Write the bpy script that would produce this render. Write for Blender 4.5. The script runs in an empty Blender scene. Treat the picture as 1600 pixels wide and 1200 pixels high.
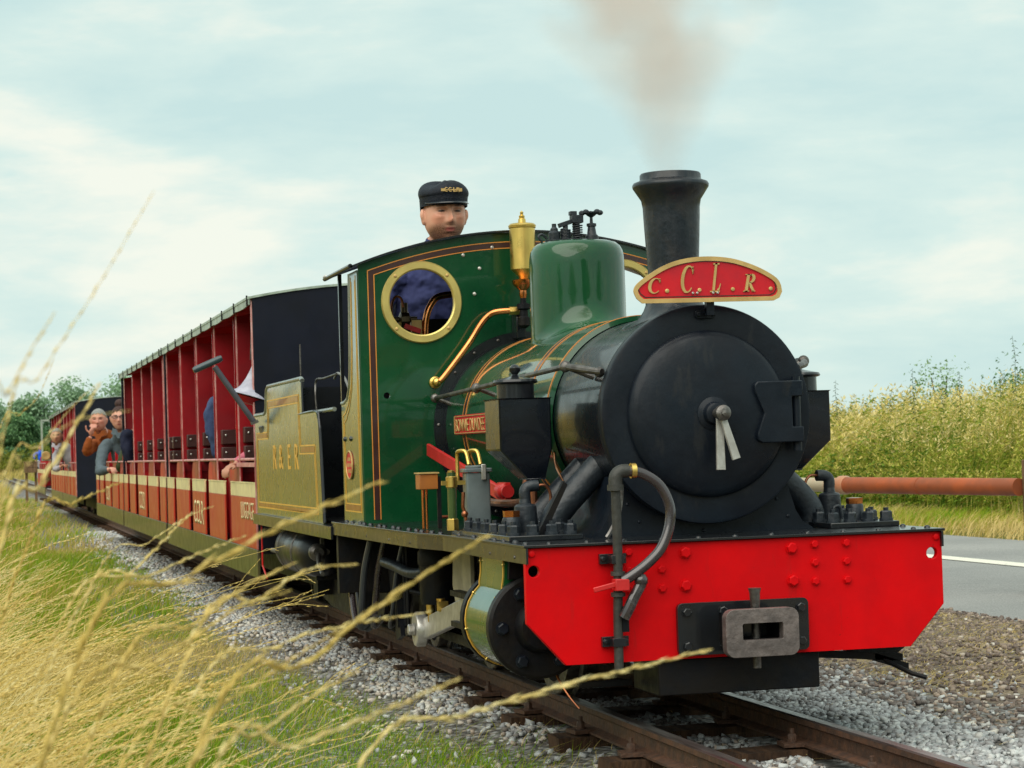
import bpy, bmesh, math, random
import numpy as np
from mathutils import Vector, Matrix

random.seed(7)
rng = np.random.default_rng(7)
PI = math.pi
R = math.radians
sc = bpy.context.scene
col = sc.collection

# ------------------------------------------------------------------ camera
cd = bpy.data.cameras.new('camera')
cam = bpy.data.objects.new('camera', cd)
col.objects.link(cam)
r_ = Vector((0.23484688, 0.97152087, -0.03152999))
u_ = Vector((0.03491909, 0.0239841, 0.99910231))
f_ = Vector((-0.97140496, 0.23573706, 0.02829203))
m = Matrix((r_, u_, -f_)).transposed().to_4x4()
m.translation = Vector((5.20817816, -1.81829019, 0.69820738))
cam.matrix_world = m
cd.sensor_width = 36.0
cd.lens = 3509.317 / 1600 * 36
cd.clip_start = 0.05
cd.clip_end = 2000
cd.dof.use_dof = True
cd.dof.focus_distance = 6.2
cd.dof.aperture_fstop = 18.0
cd.dof.aperture_blades = 7
sc.camera = cam
sc.cycles.volume_bounces = 3

# ------------------------------------------------------------------ world, sun, exposure
SUN_EL, SUN_AZ = R(52), R(-38)      # azimuth measured from +X towards +Y
sun_dir = Vector((math.cos(SUN_EL) * math.cos(SUN_AZ), math.cos(SUN_EL) * math.sin(SUN_AZ), math.sin(SUN_EL)))
world = bpy.data.worlds.new('World')
sc.world = world
world.use_nodes = True
nt = world.node_tree
nt.nodes.clear()
N = nt.nodes.new
Lk = nt.links.new
out = N('ShaderNodeOutputWorld')
sky = N('ShaderNodeTexSky'); sky.sky_type = 'NISHITA'; sky.sun_disc = False
sky.sun_elevation = SUN_EL; sky.sun_rotation = PI / 2 - SUN_AZ
bg1 = N('ShaderNodeBackground'); bg1.inputs[1].default_value = 0.12
Lk(sky.outputs[0], bg1.inputs[0])
tc = N('ShaderNodeTexCoord')
mp = N('ShaderNodeMapping'); mp.inputs['Scale'].default_value = (1.0, 1.0, 3.6); mp.inputs['Location'].default_value = (0.25, 0.6, 0.12)
Lk(tc.outputs['Generated'], mp.inputs[0])
n1 = N('ShaderNodeTexNoise'); n1.inputs['Scale'].default_value = 5.2; n1.inputs['Detail'].default_value = 6; n1.inputs['Roughness'].default_value = 0.52; n1.inputs['Distortion'].default_value = 0.35
Lk(mp.outputs[0], n1.inputs['Vector'])
rp = N('ShaderNodeValToRGB')
rp.color_ramp.elements[0].position = 0.38; rp.color_ramp.elements[0].color = (0.535, 0.715, 0.70, 1)
rp.color_ramp.elements[1].position = 0.62; rp.color_ramp.elements[1].color = (0.84, 0.87, 0.77, 1)
e = rp.color_ramp.elements.new(0.50); e.color = (0.63, 0.78, 0.735, 1)
n1b = N('ShaderNodeTexNoise'); n1b.inputs['Scale'].default_value = 17; n1b.inputs['Detail'].default_value = 7; n1b.inputs['Roughness'].default_value = 0.6
Lk(mp.outputs[0], n1b.inputs['Vector'])
mm_ = N('ShaderNodeMix'); mm_.inputs[0].default_value = 0.26
Lk(n1.outputs[0], mm_.inputs[2]); Lk(n1b.outputs[0], mm_.inputs[3])
Lk(mm_.outputs[0], rp.inputs[0])
bg2 = N('ShaderNodeBackground'); bg2.inputs[1].default_value = 1.0
Lk(rp.outputs[0], bg2.inputs[0])
mx = N('ShaderNodeMixShader'); mx.inputs[0].default_value = 0.96
Lk(bg1.outputs[0], mx.inputs[1]); Lk(bg2.outputs[0], mx.inputs[2]); Lk(mx.outputs[0], out.inputs[0])
sl = bpy.data.lights.new('sun', 'SUN'); sl.energy = 2.8; sl.angle = R(75); sl.color = (1.0, 0.93, 0.82)
so = bpy.data.objects.new('sun', sl); col.objects.link(so)
so.rotation_euler = sun_dir.to_track_quat('Z', 'Y').to_euler()
sc.view_settings.view_transform = 'Standard'
sc.view_settings.look = 'None'
sc.view_settings.exposure = 0.14
sc.view_settings.gamma = 1.0
sc.view_settings.use_curve_mapping = False

# ------------------------------------------------------------------ materials
MATS = {}
def mat(name, c, rough=0.5, metal=0.0, coat=0.0, c2=None, scale=8.0, bump=0.0, bscale=60.0, spec=0.5, det=4, rvar=0.08, lo=0.4, hi=0.62, stretch=None):
    if name in MATS: return MATS[name]
    m = bpy.data.materials.new(name); m.use_nodes = True
    t = m.node_tree; b = t.nodes['Principled BSDF']
    b.inputs['Roughness'].default_value = rough; b.inputs['Metallic'].default_value = metal
    b.inputs['Coat Weight'].default_value = coat; b.inputs['Coat Roughness'].default_value = 0.04
    b.inputs['Specular IOR Level'].default_value = spec
    tcn = t.nodes.new('ShaderNodeTexCoord'); nz = t.nodes.new('ShaderNodeTexNoise')
    nz.inputs['Scale'].default_value = scale; nz.inputs['Detail'].default_value = det; nz.inputs['Roughness'].default_value = 0.6
    src = tcn.outputs['Object']
    if stretch:
        mpn = t.nodes.new('ShaderNodeMapping'); mpn.inputs['Scale'].default_value = stretch
        t.links.new(src, mpn.inputs[0]); src = mpn.outputs[0]
    t.links.new(src, nz.inputs['Vector'])
    rmp = t.nodes.new('ShaderNodeValToRGB')
    if c2 is None: c2 = tuple(x * 0.8 for x in c)
    rmp.color_ramp.elements[0].position = lo; rmp.color_ramp.elements[0].color = (*c2, 1)
    rmp.color_ramp.elements[1].position = hi; rmp.color_ramp.elements[1].color = (*c, 1)
    t.links.new(nz.outputs[0], rmp.inputs[0]); t.links.new(rmp.outputs[0], b.inputs['Base Color'])
    mr = t.nodes.new('ShaderNodeMapRange'); mr.inputs['From Min'].default_value = 0.3; mr.inputs['From Max'].default_value = 0.7
    mr.inputs['To Min'].default_value = max(0.02, rough - rvar); mr.inputs['To Max'].default_value = min(1, rough + rvar)
    nz2 = t.nodes.new('ShaderNodeTexNoise'); nz2.inputs['Scale'].default_value = scale * 2.7; nz2.inputs['Detail'].default_value = 5
    t.links.new(src, nz2.inputs['Vector']); t.links.new(nz2.outputs[0], mr.inputs[0]); t.links.new(mr.outputs[0], b.inputs['Roughness'])
    if bump > 0:
        bn = t.nodes.new('ShaderNodeBump'); bn.inputs['Strength'].default_value = bump; bn.inputs['Distance'].default_value = 0.01
        nb = t.nodes.new('ShaderNodeTexNoise'); nb.inputs['Scale'].default_value = bscale; nb.inputs['Detail'].default_value = 3
        t.links.new(src, nb.inputs['Vector']); t.links.new(nb.outputs[0], bn.inputs['Height']); t.links.new(bn.outputs[0], b.inputs['Normal'])
        if coat: pass
    MATS[name] = m
    return m

GREEN = mat('green_paint', (0.003, 0.068, 0.020), 0.30, coat=0.9, c2=(0.002, 0.045, 0.016), scale=3, bump=0.02, bscale=7, spec=0.25)
GREENL = mat('green_paint_tank', (0.003, 0.076, 0.020), 0.30, coat=0.85, c2=(0.003, 0.058, 0.017), scale=3, bump=0.02, bscale=7, spec=0.2)
GREENS = mat('green_paint_side', (0.016, 0.072, 0.014), 0.30, coat=1.0, c2=(0.012, 0.052, 0.012), scale=3, bump=0.02, bscale=7, spec=0.5)
GREENS.node_tree.nodes['Principled BSDF'].inputs['Coat IOR'].default_value = 1.9
GREENS.node_tree.nodes['Principled BSDF'].inputs['Coat Roughness'].default_value = 0.13
BLACK = mat('black_gloss', (0.007, 0.009, 0.013), 0.32, spec=0.35, coat=0.5, c2=(0.008, 0.009, 0.011), scale=6, bump=0.03, bscale=20)
SMOKE = mat('smokebox_black', (0.008, 0.013, 0.021), 0.40, coat=0.05, c2=(0.004, 0.006, 0.011), scale=4, bump=0.10, bscale=38, rvar=0.14, spec=0.24, det=7)
BARREL = mat('smokebox_wrapper_black', (0.006, 0.010, 0.018), 0.27, coat=0.25, spec=0.4, c2=(0.005, 0.007, 0.012), scale=6, bump=0.05, bscale=24)
CHIM = mat('chimney_black', (0.009, 0.014, 0.021), 0.36, coat=0.12, spec=0.4, c2=(0.026, 0.026, 0.028), scale=14, bump=0.15, bscale=50, lo=0.30, hi=0.5)
DARK = mat('underframe_dark', (0.004, 0.005, 0.008), 0.5, spec=0.22, c2=(0.009, 0.007, 0.006), scale=12, bump=0.15)
CASTG = mat('grey_cast_iron', (0.020, 0.027, 0.036), 0.42, c2=(0.010, 0.014, 0.020), scale=20, bump=0.2, bscale=80)
RED = mat('beam_red', (0.70, 0.0015, 0.004), 0.50, coat=0.0, c2=(0.58, 0.002, 0.005), scale=5.5, bump=0.05, bscale=18, spec=0.12, det=9)
def specks(m, scale, stretch, thr, colr, amt):
    t = m.node_tree; b = t.nodes['Principled BSDF']; src = b.inputs['Base Color'].links[0].from_socket
    tcn = t.nodes.new('ShaderNodeTexCoord'); mpn = t.nodes.new('ShaderNodeMapping'); mpn.inputs['Scale'].default_value = stretch; nz = t.nodes.new('ShaderNodeTexNoise')
    nz.inputs['Scale'].default_value = scale; nz.inputs['Detail'].default_value = 6; nz.inputs['Roughness'].default_value = 0.65
    t.links.new(tcn.outputs['Object'], mpn.inputs[0]); t.links.new(mpn.outputs[0], nz.inputs['Vector'])
    mr = t.nodes.new('ShaderNodeMapRange'); mr.inputs['From Min'].default_value = thr; mr.inputs['From Max'].default_value = thr + 0.06; mr.inputs['To Max'].default_value = amt; t.links.new(nz.outputs[0], mr.inputs[0])
    mx_ = t.nodes.new('ShaderNodeMix'); mx_.data_type = 'RGBA'; t.links.new(mr.outputs[0], mx_.inputs[0]); t.links.new(src, mx_.inputs[6]); mx_.inputs[7].default_value = (*colr, 1)
    t.links.new(mx_.outputs[2], b.inputs['Base Color'])
specks(RED, 48, (1, 1, 1), 0.67, (0.18, 0.012, 0.010), 0.75)
specks(RED, 7, (1, 3.5, 0.6), 0.60, (0.42, 0.010, 0.010), 0.35)
specks(SMOKE, 9, (1, 1.6, 0.5), 0.60, (0.024, 0.024, 0.025), 0.40)
specks(CHIM, 12, (2, 2, 0.35), 0.56, (0.045, 0.045, 0.046), 0.6)
PLRED = mat('plate_red', (0.62, 0.012, 0.022), 0.45, c2=(0.50, 0.014, 0.026), scale=9, spec=0.3)
GOLD = mat('letter_gold', (0.62, 0.42, 0.16), 0.5, metal=0.3, c2=(0.5, 0.33, 0.12), scale=20)
BRASS = mat('brass', (0.80, 0.56, 0.16), 0.34, metal=1.0, c2=(0.68, 0.46, 0.13), scale=10)
BRASSR = mat('brass_ring', (0.78, 0.62, 0.20), 0.42, metal=0.75, c2=(0.64, 0.50, 0.17), scale=5)
COPPER = mat('copper', (0.80, 0.30, 0.10), 0.20, metal=1.0, c2=(0.60, 0.20, 0.07), scale=9)
COPD = mat('copper_tarnished', (0.42, 0.15, 0.07), 0.35, metal=0.9, c2=(0.22, 0.09, 0.05), scale=18)
STEEL = mat('bright_steel', (0.62, 0.60, 0.57), 0.36, metal=0.65, c2=(0.48, 0.46, 0.43), scale=30, bump=0.05)
WORN = mat('worn_steel', (0.20, 0.19, 0.18), 0.45, metal=0.85, c2=(0.10, 0.09, 0.085), scale=25, bump=0.25, bscale=60)
CREAMM = mat('motion_bracket_paint', (0.46, 0.41, 0.28), 0.5, c2=(0.30, 0.26, 0.18), scale=10)
GREYBOX = mat('lubricator_grey', (0.18, 0.22, 0.23), 0.38, metal=0.25, coat=0.2, c2=(0.12, 0.15, 0.16), scale=8)
LINE_O = mat('lining_orange', (0.70, 0.27, 0.045), 0.4, c2=(0.62, 0.22, 0.04))
LINE_Y = mat('lining_yellow', (0.75, 0.42, 0.06), 0.4, c2=(0.66, 0.36, 0.05))
LINE_B = mat('lining_brown', (0.045, 0.014, 0.012), 0.35, coat=0.5)
BANDG = mat('band_ochre', (0.36, 0.13, 0.015), 0.4, coat=0.5)
RUBBER = mat('hose_rubber', (0.040, 0.028, 0.032), 0.26, coat=1.0, c2=(0.03, 0.022, 0.024), scale=15)
TAPRED = mat('tap_red', (0.6, 0.02, 0.02), 0.4)
WHITE = mat('white_enamel', (0.75, 0.75, 0.72), 0.4, c2=(0.62, 0.62, 0.6))
PIPEO = mat('barrier_orange_pipe', (0.42, 0.095, 0.026), 0.55, c2=(0.27, 0.075, 0.030), scale=5, spec=0.35, stretch=(1, 1, 1))
PIPEG = mat('barrier_faded_pipe', (0.42, 0.36, 0.25), 0.6, c2=(0.45, 0.15, 0.06), scale=3)
SILV = mat('beading_silver', (0.42, 0.44, 0.40), 0.3, metal=0.8, c2=(0.3, 0.32, 0.3))
# coaches
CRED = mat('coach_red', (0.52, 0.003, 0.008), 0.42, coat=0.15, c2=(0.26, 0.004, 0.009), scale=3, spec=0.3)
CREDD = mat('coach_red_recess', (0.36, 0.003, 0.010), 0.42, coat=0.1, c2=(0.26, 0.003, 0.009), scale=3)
CPAN = mat('coach_panel_brown', (0.47, 0.038, 0.022), 0.45, coat=0.20, spec=0.3, c2=(0.48, 0.062, 0.022), scale=4)
CCRM = mat('coach_cream', (0.80, 0.70, 0.36), 0.45, c2=(0.66, 0.56, 0.30), scale=12)
CSKT = mat('coach_skirt_green', (0.085, 0.072, 0.024), 0.42, coat=0.3, c2=(0.06, 0.052, 0.018), scale=5)
CPOST = mat('coach_post', (0.66, 0.36, 0.33), 0.45, c2=(0.48, 0.14, 0.13), scale=12)
CROOF = mat('roof_grey_green', (0.42, 0.50, 0.42), 0.5, c2=(0.26, 0.32, 0.26), scale=10)
CNAVY = mat('endboard_navy', (0.004, 0.006, 0.016), 0.5, coat=0.04, c2=(0.003, 0.0045, 0.011), scale=5, spec=0.25)
CBRK = mat('coach_bracket', (0.060, 0.016, 0.014), 0.5)
COUP = mat('coupler_iron', (0.20, 0.165, 0.155), 0.5, metal=0.35, c2=(0.12, 0.10, 0.095), scale=22, bump=0.3, bscale=60)
WOOD = mat('sleeper_wood', (0.085, 0.045, 0.024), 0.85, c2=(0.035, 0.020, 0.013), scale=9, bump=0.6, bscale=30, stretch=(1, 5, 1), spec=0.2)
WOODP = mat('post_wood', (0.22, 0.13, 0.07), 0.85, c2=(0.12, 0.075, 0.04), scale=9, bump=0.4, stretch=(4, 4, 1), spec=0.2)
RAILS = mat('rail_rust', (0.105, 0.048, 0.026), 0.7, c2=(0.055, 0.030, 0.02), scale=30, bump=0.3, bscale=90, metal=0.1)
RAILT = mat('rail_head', (0.34, 0.30, 0.29), 0.34, metal=0.9, c2=(0.20, 0.16, 0.15), scale=25, stretch=(0.15, 3, 1))
COAL = mat('coal', (0.012, 0.012, 0.012), 0.5, bump=1.0, bscale=30)
# people
SKIN = mat('skin', (0.50, 0.235, 0.145), 0.5, c2=(0.42, 0.17, 0.11), scale=25, bump=0.1, bscale=200)
HAIRG = mat('grey_hair', (0.33, 0.33, 0.31), 0.8, c2=(0.18, 0.18, 0.18), scale=120, bump=0.6, bscale=200)
HAIRB = mat('brown_hair', (0.06, 0.022, 0.015), 0.7, c2=(0.03, 0.012, 0.01), scale=120, bump=0.6, bscale=200)
CAPN = mat('cap_navy', (0.006, 0.010, 0.020), 0.62, c2=(0.004, 0.006, 0.012), scale=20, bump=0.3, bscale=150, spec=0.3)
PEAK = mat('cap_peak', (0.006, 0.009, 0.014), 0.25, coat=0.3)
BLUEJ = mat('jacket_blue', (0.050, 0.060, 0.165), 0.8, c2=(0.030, 0.036, 0.115), scale=9, bump=0.5, bscale=14, spec=0.2)
CORNB = mat('sleeve_slate', (0.060, 0.090, 0.190), 0.8, c2=(0.035, 0.055, 0.13), scale=10, bump=0.5, bscale=18, spec=0.2)
NAVYJ = mat('jacket_navy', (0.016, 0.020, 0.045), 0.8, bump=0.5, bscale=18, spec=0.2)
GREYJ = mat('jumper_grey', (0.10, 0.13, 0.15), 0.85, bump=0.5, bscale=18, spec=0.2)
ORJ = mat('coat_orange', (0.26, 0.065, 0.014), 0.8, c2=(0.26, 0.065, 0.014), bump=0.5, bscale=18, spec=0.2)
OLVJ = mat('coat_olive', (0.045, 0.060, 0.025), 0.85, bump=0.5, bscale=18, spec=0.2)
PALEJ = mat('shirt_pale', (0.40, 0.38, 0.42), 0.85, bump=0.4, bscale=18, spec=0.2)
CLOTH = mat('cloth_pale', (0.50, 0.50, 0.58), 0.8, c2=(0.36, 0.36, 0.44), scale=14, bump=0.5, bscale=30, spec=0.2)
BRIGHTB = mat('jacket_bright_blue', (0.01, 0.10, 0.62), 0.8, spec=0.2)

# ------------------------------------------------------------------ mesh builder
class MB:
    def __init__(s): s.v = []; s.f = []; s.m = []
    def add(s, vs, fs, mi=0):
        o = len(s.v); s.v += [tuple(v) for v in vs]; s.f += [tuple(i + o for i in f) for f in fs]; s.m += [mi] * len(fs); return s
    def box(s, x0, x1, y0, y1, z0, z1, mi=0):
        v = [(x, y, z) for x in (x0, x1) for y in (y0, y1) for z in (z0, z1)]
        return s.add(v, [(0, 1, 3, 2), (4, 6, 7, 5), (0, 4, 5, 1), (2, 3, 7, 6), (0, 2, 6, 4), (1, 5, 7, 3)], mi)
    def obox(s, c, ax, ay, az, mi=0):
        c = Vector(c); ax = Vector(ax) / 2; ay = Vector(ay) / 2; az = Vector(az) / 2
        v = [c + ax * i + ay * j + az * k for i in (-1, 1) for j in (-1, 1) for k in (-1, 1)]
        return s.add(v, [(0, 1, 3, 2), (4, 6, 7, 5), (0, 4, 5, 1), (2, 3, 7, 6), (0, 2, 6, 4), (1, 5, 7, 3)], mi)
    def prism(s, poly, axis, a, b, mi=0):
        # polygon in the plane normal to axis: x -> (y,z), y -> (x,z), z -> (x,y)
        def P(p, t): return (t, p[0], p[1]) if axis == 'x' else (p[0], t, p[1]) if axis == 'y' else (p[0], p[1], t)
        n = len(poly); v = [P(p, a) for p in poly] + [P(p, b) for p in poly]
        fs = [tuple(range(n - 1, -1, -1)), tuple(range(n, 2 * n))] + [(i, (i + 1) % n, n + (i + 1) % n, n + i) for i in range(n)]
        return s.add(v, fs, mi)
    def lathe(s, prof, o=(0, 0, 0), axis='z', n=24, mi=0, cap=True):
        # prof: list of (radius, height)
        o = Vector(o); ex, ey, ez = {'z': ((1, 0, 0), (0, 1, 0), (0, 0, 1)), 'x': ((0, 1, 0), (0, 0, 1), (1, 0, 0)), 'y': ((0, 0, 1), (1, 0, 0), (0, 1, 0))}[axis] if isinstance(axis, str) else axis
        ex, ey, ez = Vector(ex), Vector(ey), Vector(ez)
        v = []
        for r, h in prof:
            for i in range(n):
                a = 2 * PI * i / n; v.append(o + ex * (r * math.cos(a)) + ey * (r * math.sin(a)) + ez * h)
        fs = []
        for k in range(len(prof) - 1):
            for i in range(n):
                j = (i + 1) % n; fs.append((k * n + i, k * n + j, (k + 1) * n + j, (k + 1) * n + i))
        if cap:
            if prof[0][0] > 1e-6: fs.append(tuple(range(n - 1, -1, -1)))
            if prof[-1][0] > 1e-6: fs.append(tuple((len(prof) - 1) * n + i for i in range(n)))
        return s.add(v, fs, mi)
    def cyl(s, a, b, r, r2=None, n=12, mi=0):
        a, b = Vector(a), Vector(b); d = (b - a); L = d.length; ez = d / L
        ex = ez.orthogonal().normalized(); ey = ez.cross(ex)
        return s.lathe([(r, 0), (r if r2 is None else r2, L)], a, (ex, ey, ez), n, mi)
    def tube(s, pts, r, n=8, mi=0, cap=True):
        pts = [Vector(p) for p in pts]; k = len(pts)
        rr = r if isinstance(r, (list, tuple)) else [r] * k
        t = [(pts[min(i + 1, k - 1)] - pts[max(i - 1, 0)]).normalized() for i in range(k)]
        ex = t[0].orthogonal().normalized(); v = []
        for i in range(k):
            ex = (ex - t[i] * ex.dot(t[i])).normalized(); ey = t[i].cross(ex)
            for j in range(n):
                a = 2 * PI * j / n; v.append(pts[i] + (ex * math.cos(a) + ey * math.sin(a)) * rr[i])
        fs = [(i * n + j, i * n + (j + 1) % n, (i + 1) * n + (j + 1) % n, (i + 1) * n + j) for i in range(k - 1) for j in range(n)]
        if cap: fs += [tuple(range(n - 1, -1, -1)), tuple((k - 1) * n + j for j in range(n))]
        return s.add(v, fs, mi)
    def ball(s, c, r, n=12, mi=0, sc3=(1, 1, 1)):
        k = n // 2; v = [(c[0], c[1], c[2] - r * sc3[2])]
        for i in range(1, k):
            a = -PI / 2 + PI * i / k
            for j in range(n):
                b = 2 * PI * j / n; v.append((c[0] + r * sc3[0] * math.cos(a) * math.cos(b), c[1] + r * sc3[1] * math.cos(a) * math.sin(b), c[2] + r * sc3[2] * math.sin(a)))
        v.append((c[0], c[1], c[2] + r * sc3[2])); fs = []
        for j in range(n): fs.append((0, 1 + (j + 1) % n, 1 + j))
        for i in range(k - 2):
            for j in range(n): fs.append((1 + i * n + j, 1 + i * n + (j + 1) % n, 1 + (i + 1) * n + (j + 1) % n, 1 + (i + 1) * n + j))
        L = len(v) - 1
        for j in range(n): fs.append((L, 1 + (k - 2) * n + j, 1 + (k - 2) * n + (j + 1) % n))
        return s.add(v, fs, mi)
    def hexbolt(s, c, d, r, h, mi=0, washer=True):
        # c base centre, d outward direction
        c = Vector(c); d = Vector(d).normalized()
        if washer: s.cyl(c, c + d * h * 0.25, r * 1.15, n=12, mi=mi)
        ex = d.orthogonal().normalized(); ey = d.cross(ex)
        s.lathe([(r, h * 0.25), (r, h * 0.85), (r * 0.8, h)], c, (ex, ey, d), 6, mi)
        return s
    def rivet(s, c, d, r, mi=0):
        c = Vector(c); d = Vector(d).normalized(); ex = d.orthogonal().normalized(); ey = d.cross(ex)
        return s.lathe([(r, 0), (r * 0.85, r * 0.45), (r * 0.4, r * 0.75)], c, (ex, ey, d), 8, mi)
    def ribbon(s, pts, w, nrm, mi=0, closed=False, t=0.0012):
        # flat strip of width w along pts, lying in the plane with normal nrm, with thickness t
        nrm = Vector(nrm).normalized(); pts = [Vector(p) for p in pts]; k = len(pts); v = []
        for i in range(k):
            if closed: a, b = pts[i - 1], pts[(i + 1) % k]
            else: a, b = pts[max(i - 1, 0)], pts[min(i + 1, k - 1)]
            d1 = (pts[i] - a); d2 = (b - pts[i])
            if d1.length < 1e-9: d1 = d2
            if d2.length < 1e-9: d2 = d1
            s1 = nrm.cross(d1.normalized()); s2 = nrm.cross(d2.normalized()); sd = (s1 + s2)
            if sd.length < 1e-6: sd = s1
            sd.normalize(); q = w / 2 / max(0.35, sd.dot(s1))
            v += [pts[i] + sd * q, pts[i] - sd * q, pts[i] + sd * q + nrm * t, pts[i] - sd * q + nrm * t]
        fs = []
        for i in range(k if closed else k - 1):
            a = 4 * i; b = 4 * ((i + 1) % k)
            fs += [(a + 2, a + 3, b + 3, b + 2), (a, a + 2, b + 2, b), (a + 1, b + 1, b + 3, a + 3)]
        if not closed:
            fs += [(0, 1, 3, 2), (4 * k - 4, 4 * k - 2, 4 * k - 1, 4 * k - 3)]
        return s.add(v, fs, mi)
    def mesh(s, name, mats, smooth=True, angle=35):
        me = bpy.data.meshes.new(name); me.from_pydata(s.v, [], s.f)
        for q in (mats if isinstance(mats, (list, tuple)) else [mats]): me.materials.append(q)
        if len(me.materials) > 1: me.polygons.foreach_set('material_index', s.m)
        if smooth:
            me.polygons.foreach_set('use_smooth', [True] * len(me.polygons)); me.set_sharp_from_angle(angle=R(angle))
        me.update(); return me
    def build(s, name, mats, parent=None, bevel=0.0, smooth=True, angle=35, **tags):
        return link(name, s.mesh(name, mats, smooth, angle), parent, bevel, **tags)

def link(name, me, parent=None, bevel=0.0, **tags):
    o = bpy.data.objects.new(name, me); col.objects.link(o)
    if parent is not None:
        o.parent = parent
        if parent.type == 'EMPTY': o.matrix_parent_inverse = Matrix.Translation(-parent.location)
    if bevel:
        b = o.modifiers.new('bevel', 'BEVEL'); b.width = bevel; b.segments = 2; b.limit_method = 'ANGLE'; b.angle_limit = R(40); b.harden_normals = False
    for k, v in tags.items(): o[k] = v
    return o

def thing(name, label, cat, loc, group=None):
    o = bpy.data.objects.new(name, None); col.objects.link(o); o.location = loc; o.empty_display_size = 0.1
    o['label'] = label; o['category'] = cat
    if group: o['group'] = group
    return o

def kids(o): return [c for c in bpy.data.objects if c.parent == o]
def copy_tree(o, dloc, parent=None):
    c = o.copy(); col.objects.link(c)
    if parent is None:
        c.location = Vector(o.location) + Vector(dloc)
    else: c.parent = parent
    for ch in CH.get(o.name, []): copy_tree(ch, dloc, c)
    return c
CH = {}
def index_children():
    CH.clear()
    for o in bpy.data.objects:
        if o.parent: CH.setdefault(o.parent.name, []).append(o)

def plate(outer, holes, t, mapf, mb, mi=0, res=1):
    """flat plate with holes: 2D curve -> mesh; mapf maps (u,v,w) to xyz, w in [-t/2,t/2]"""
    cu = bpy.data.curves.new('tmp', 'CURVE'); cu.dimensions = '2D'; cu.fill_mode = 'BOTH'; cu.extrude = t / 2; cu.resolution_u = 1
    for pl in [outer] + holes:
        sp = cu.splines.new('POLY'); sp.points.add(len(pl) - 1); sp.use_cyclic_u = True
        for i, p in enumerate(pl): sp.points[i].co = (p[0], p[1], 0, 1)
    ob = bpy.data.objects.new('tmp', cu); col.objects.link(ob)
    dg = bpy.context.evaluated_depsgraph_get(); me = bpy.data.meshes.new_from_object(ob.evaluated_get(dg))
    bm = bmesh.new(); bm.from_mesh(me); bmesh.ops.remove_doubles(bm, verts=bm.verts, dist=1e-6); bm.verts.index_update()
    vs = [mapf(v.co.x, v.co.y, v.co.z) for v in bm.verts]; fs = [[v.index for v in f.verts] for f in bm.faces]; bm.free()
    mb.add(vs, fs, mi); bpy.data.objects.remove(ob); bpy.data.curves.remove(cu); bpy.data.meshes.remove(me)
    return mb
def circ(cx, cy, r, n=40, a0=0): return [(cx + r * math.cos(a0 + 2 * PI * i / n), cy + r * math.sin(a0 + 2 * PI * i / n)) for i in range(n)]
def rrect(x0, x1, y0, y1, r, k=5):
    p = []
    for cx, cy, a in ((x1 - r, y1 - r, 0), (x0 + r, y1 - r, PI / 2), (x0 + r, y0 + r, PI), (x1 - r, y0 + r, 1.5 * PI)):
        for i in range(k + 1): b = a + PI / 2 * i / k; p.append((cx + r * math.cos(b), cy + r * math.sin(b)))
    return p
def spl(pts, n=8):
    pts = [Vector(p) for p in pts]; o = []
    for i in range(len(pts) - 1):
        p0 = pts[max(i - 1, 0)]; p1 = pts[i]; p2 = pts[i + 1]; p3 = pts[min(i + 2, len(pts) - 1)]
        for k in range(n):
            t = k / n; o.append(0.5 * ((2 * p1) + (p2 - p0) * t + (2 * p0 - 5 * p1 + 4 * p2 - p3) * t * t + (3 * p1 - p0 - 3 * p2 + p3) * t ** 3))
    o.append(pts[-1]); return o
def text_mesh(txt, h, wscale, bold, depth, org, eu, ev, mat_, name, parent, align='LEFT', shear=0.0, **tags):
    cu = bpy.data.curves.new('tmp', 'FONT'); cu.body = txt; cu.size = 1.0; cu.extrude = 0.0; cu.offset = bold; cu.shear = shear; cu.align_x = align; cu.resolution_u = 4
    ob = bpy.data.objects.new('tmp', cu); col.objects.link(ob)
    dg = bpy.context.evaluated_depsgraph_get(); me0 = bpy.data.meshes.new_from_object(ob.evaluated_get(dg))
    eu, ev, org = Vector(eu), Vector(ev), Vector(org); en = eu.cross(ev)
    zs = [v.co.y for v in me0.vertices]; k = h / (max(zs) - min(zs)); y0 = min(zs)
    bm = bmesh.new(); bm.from_mesh(me0); bmesh.ops.remove_doubles(bm, verts=bm.verts, dist=1e-5)
    bm.normal_update()
    ret = bmesh.ops.extrude_face_region(bm, geom=bm.faces[:]); vv = [g for g in ret['geom'] if isinstance(g, bmesh.types.BMVert)]
    for v in vv: v.co.z += 1.0
    for v in bm.verts: v.co = org + eu * (v.co.x * k * wscale) + ev * ((v.co.y - y0) * k) + en * (v.co.z * depth)
    me = bpy.data.meshes.new(name); bm.to_mesh(me); bm.free(); me.materials.append(mat_)
    bpy.data.objects.remove(ob); bpy.data.curves.remove(cu); bpy.data.meshes.remove(me0)
    return link(name, me, parent, **tags)

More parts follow.
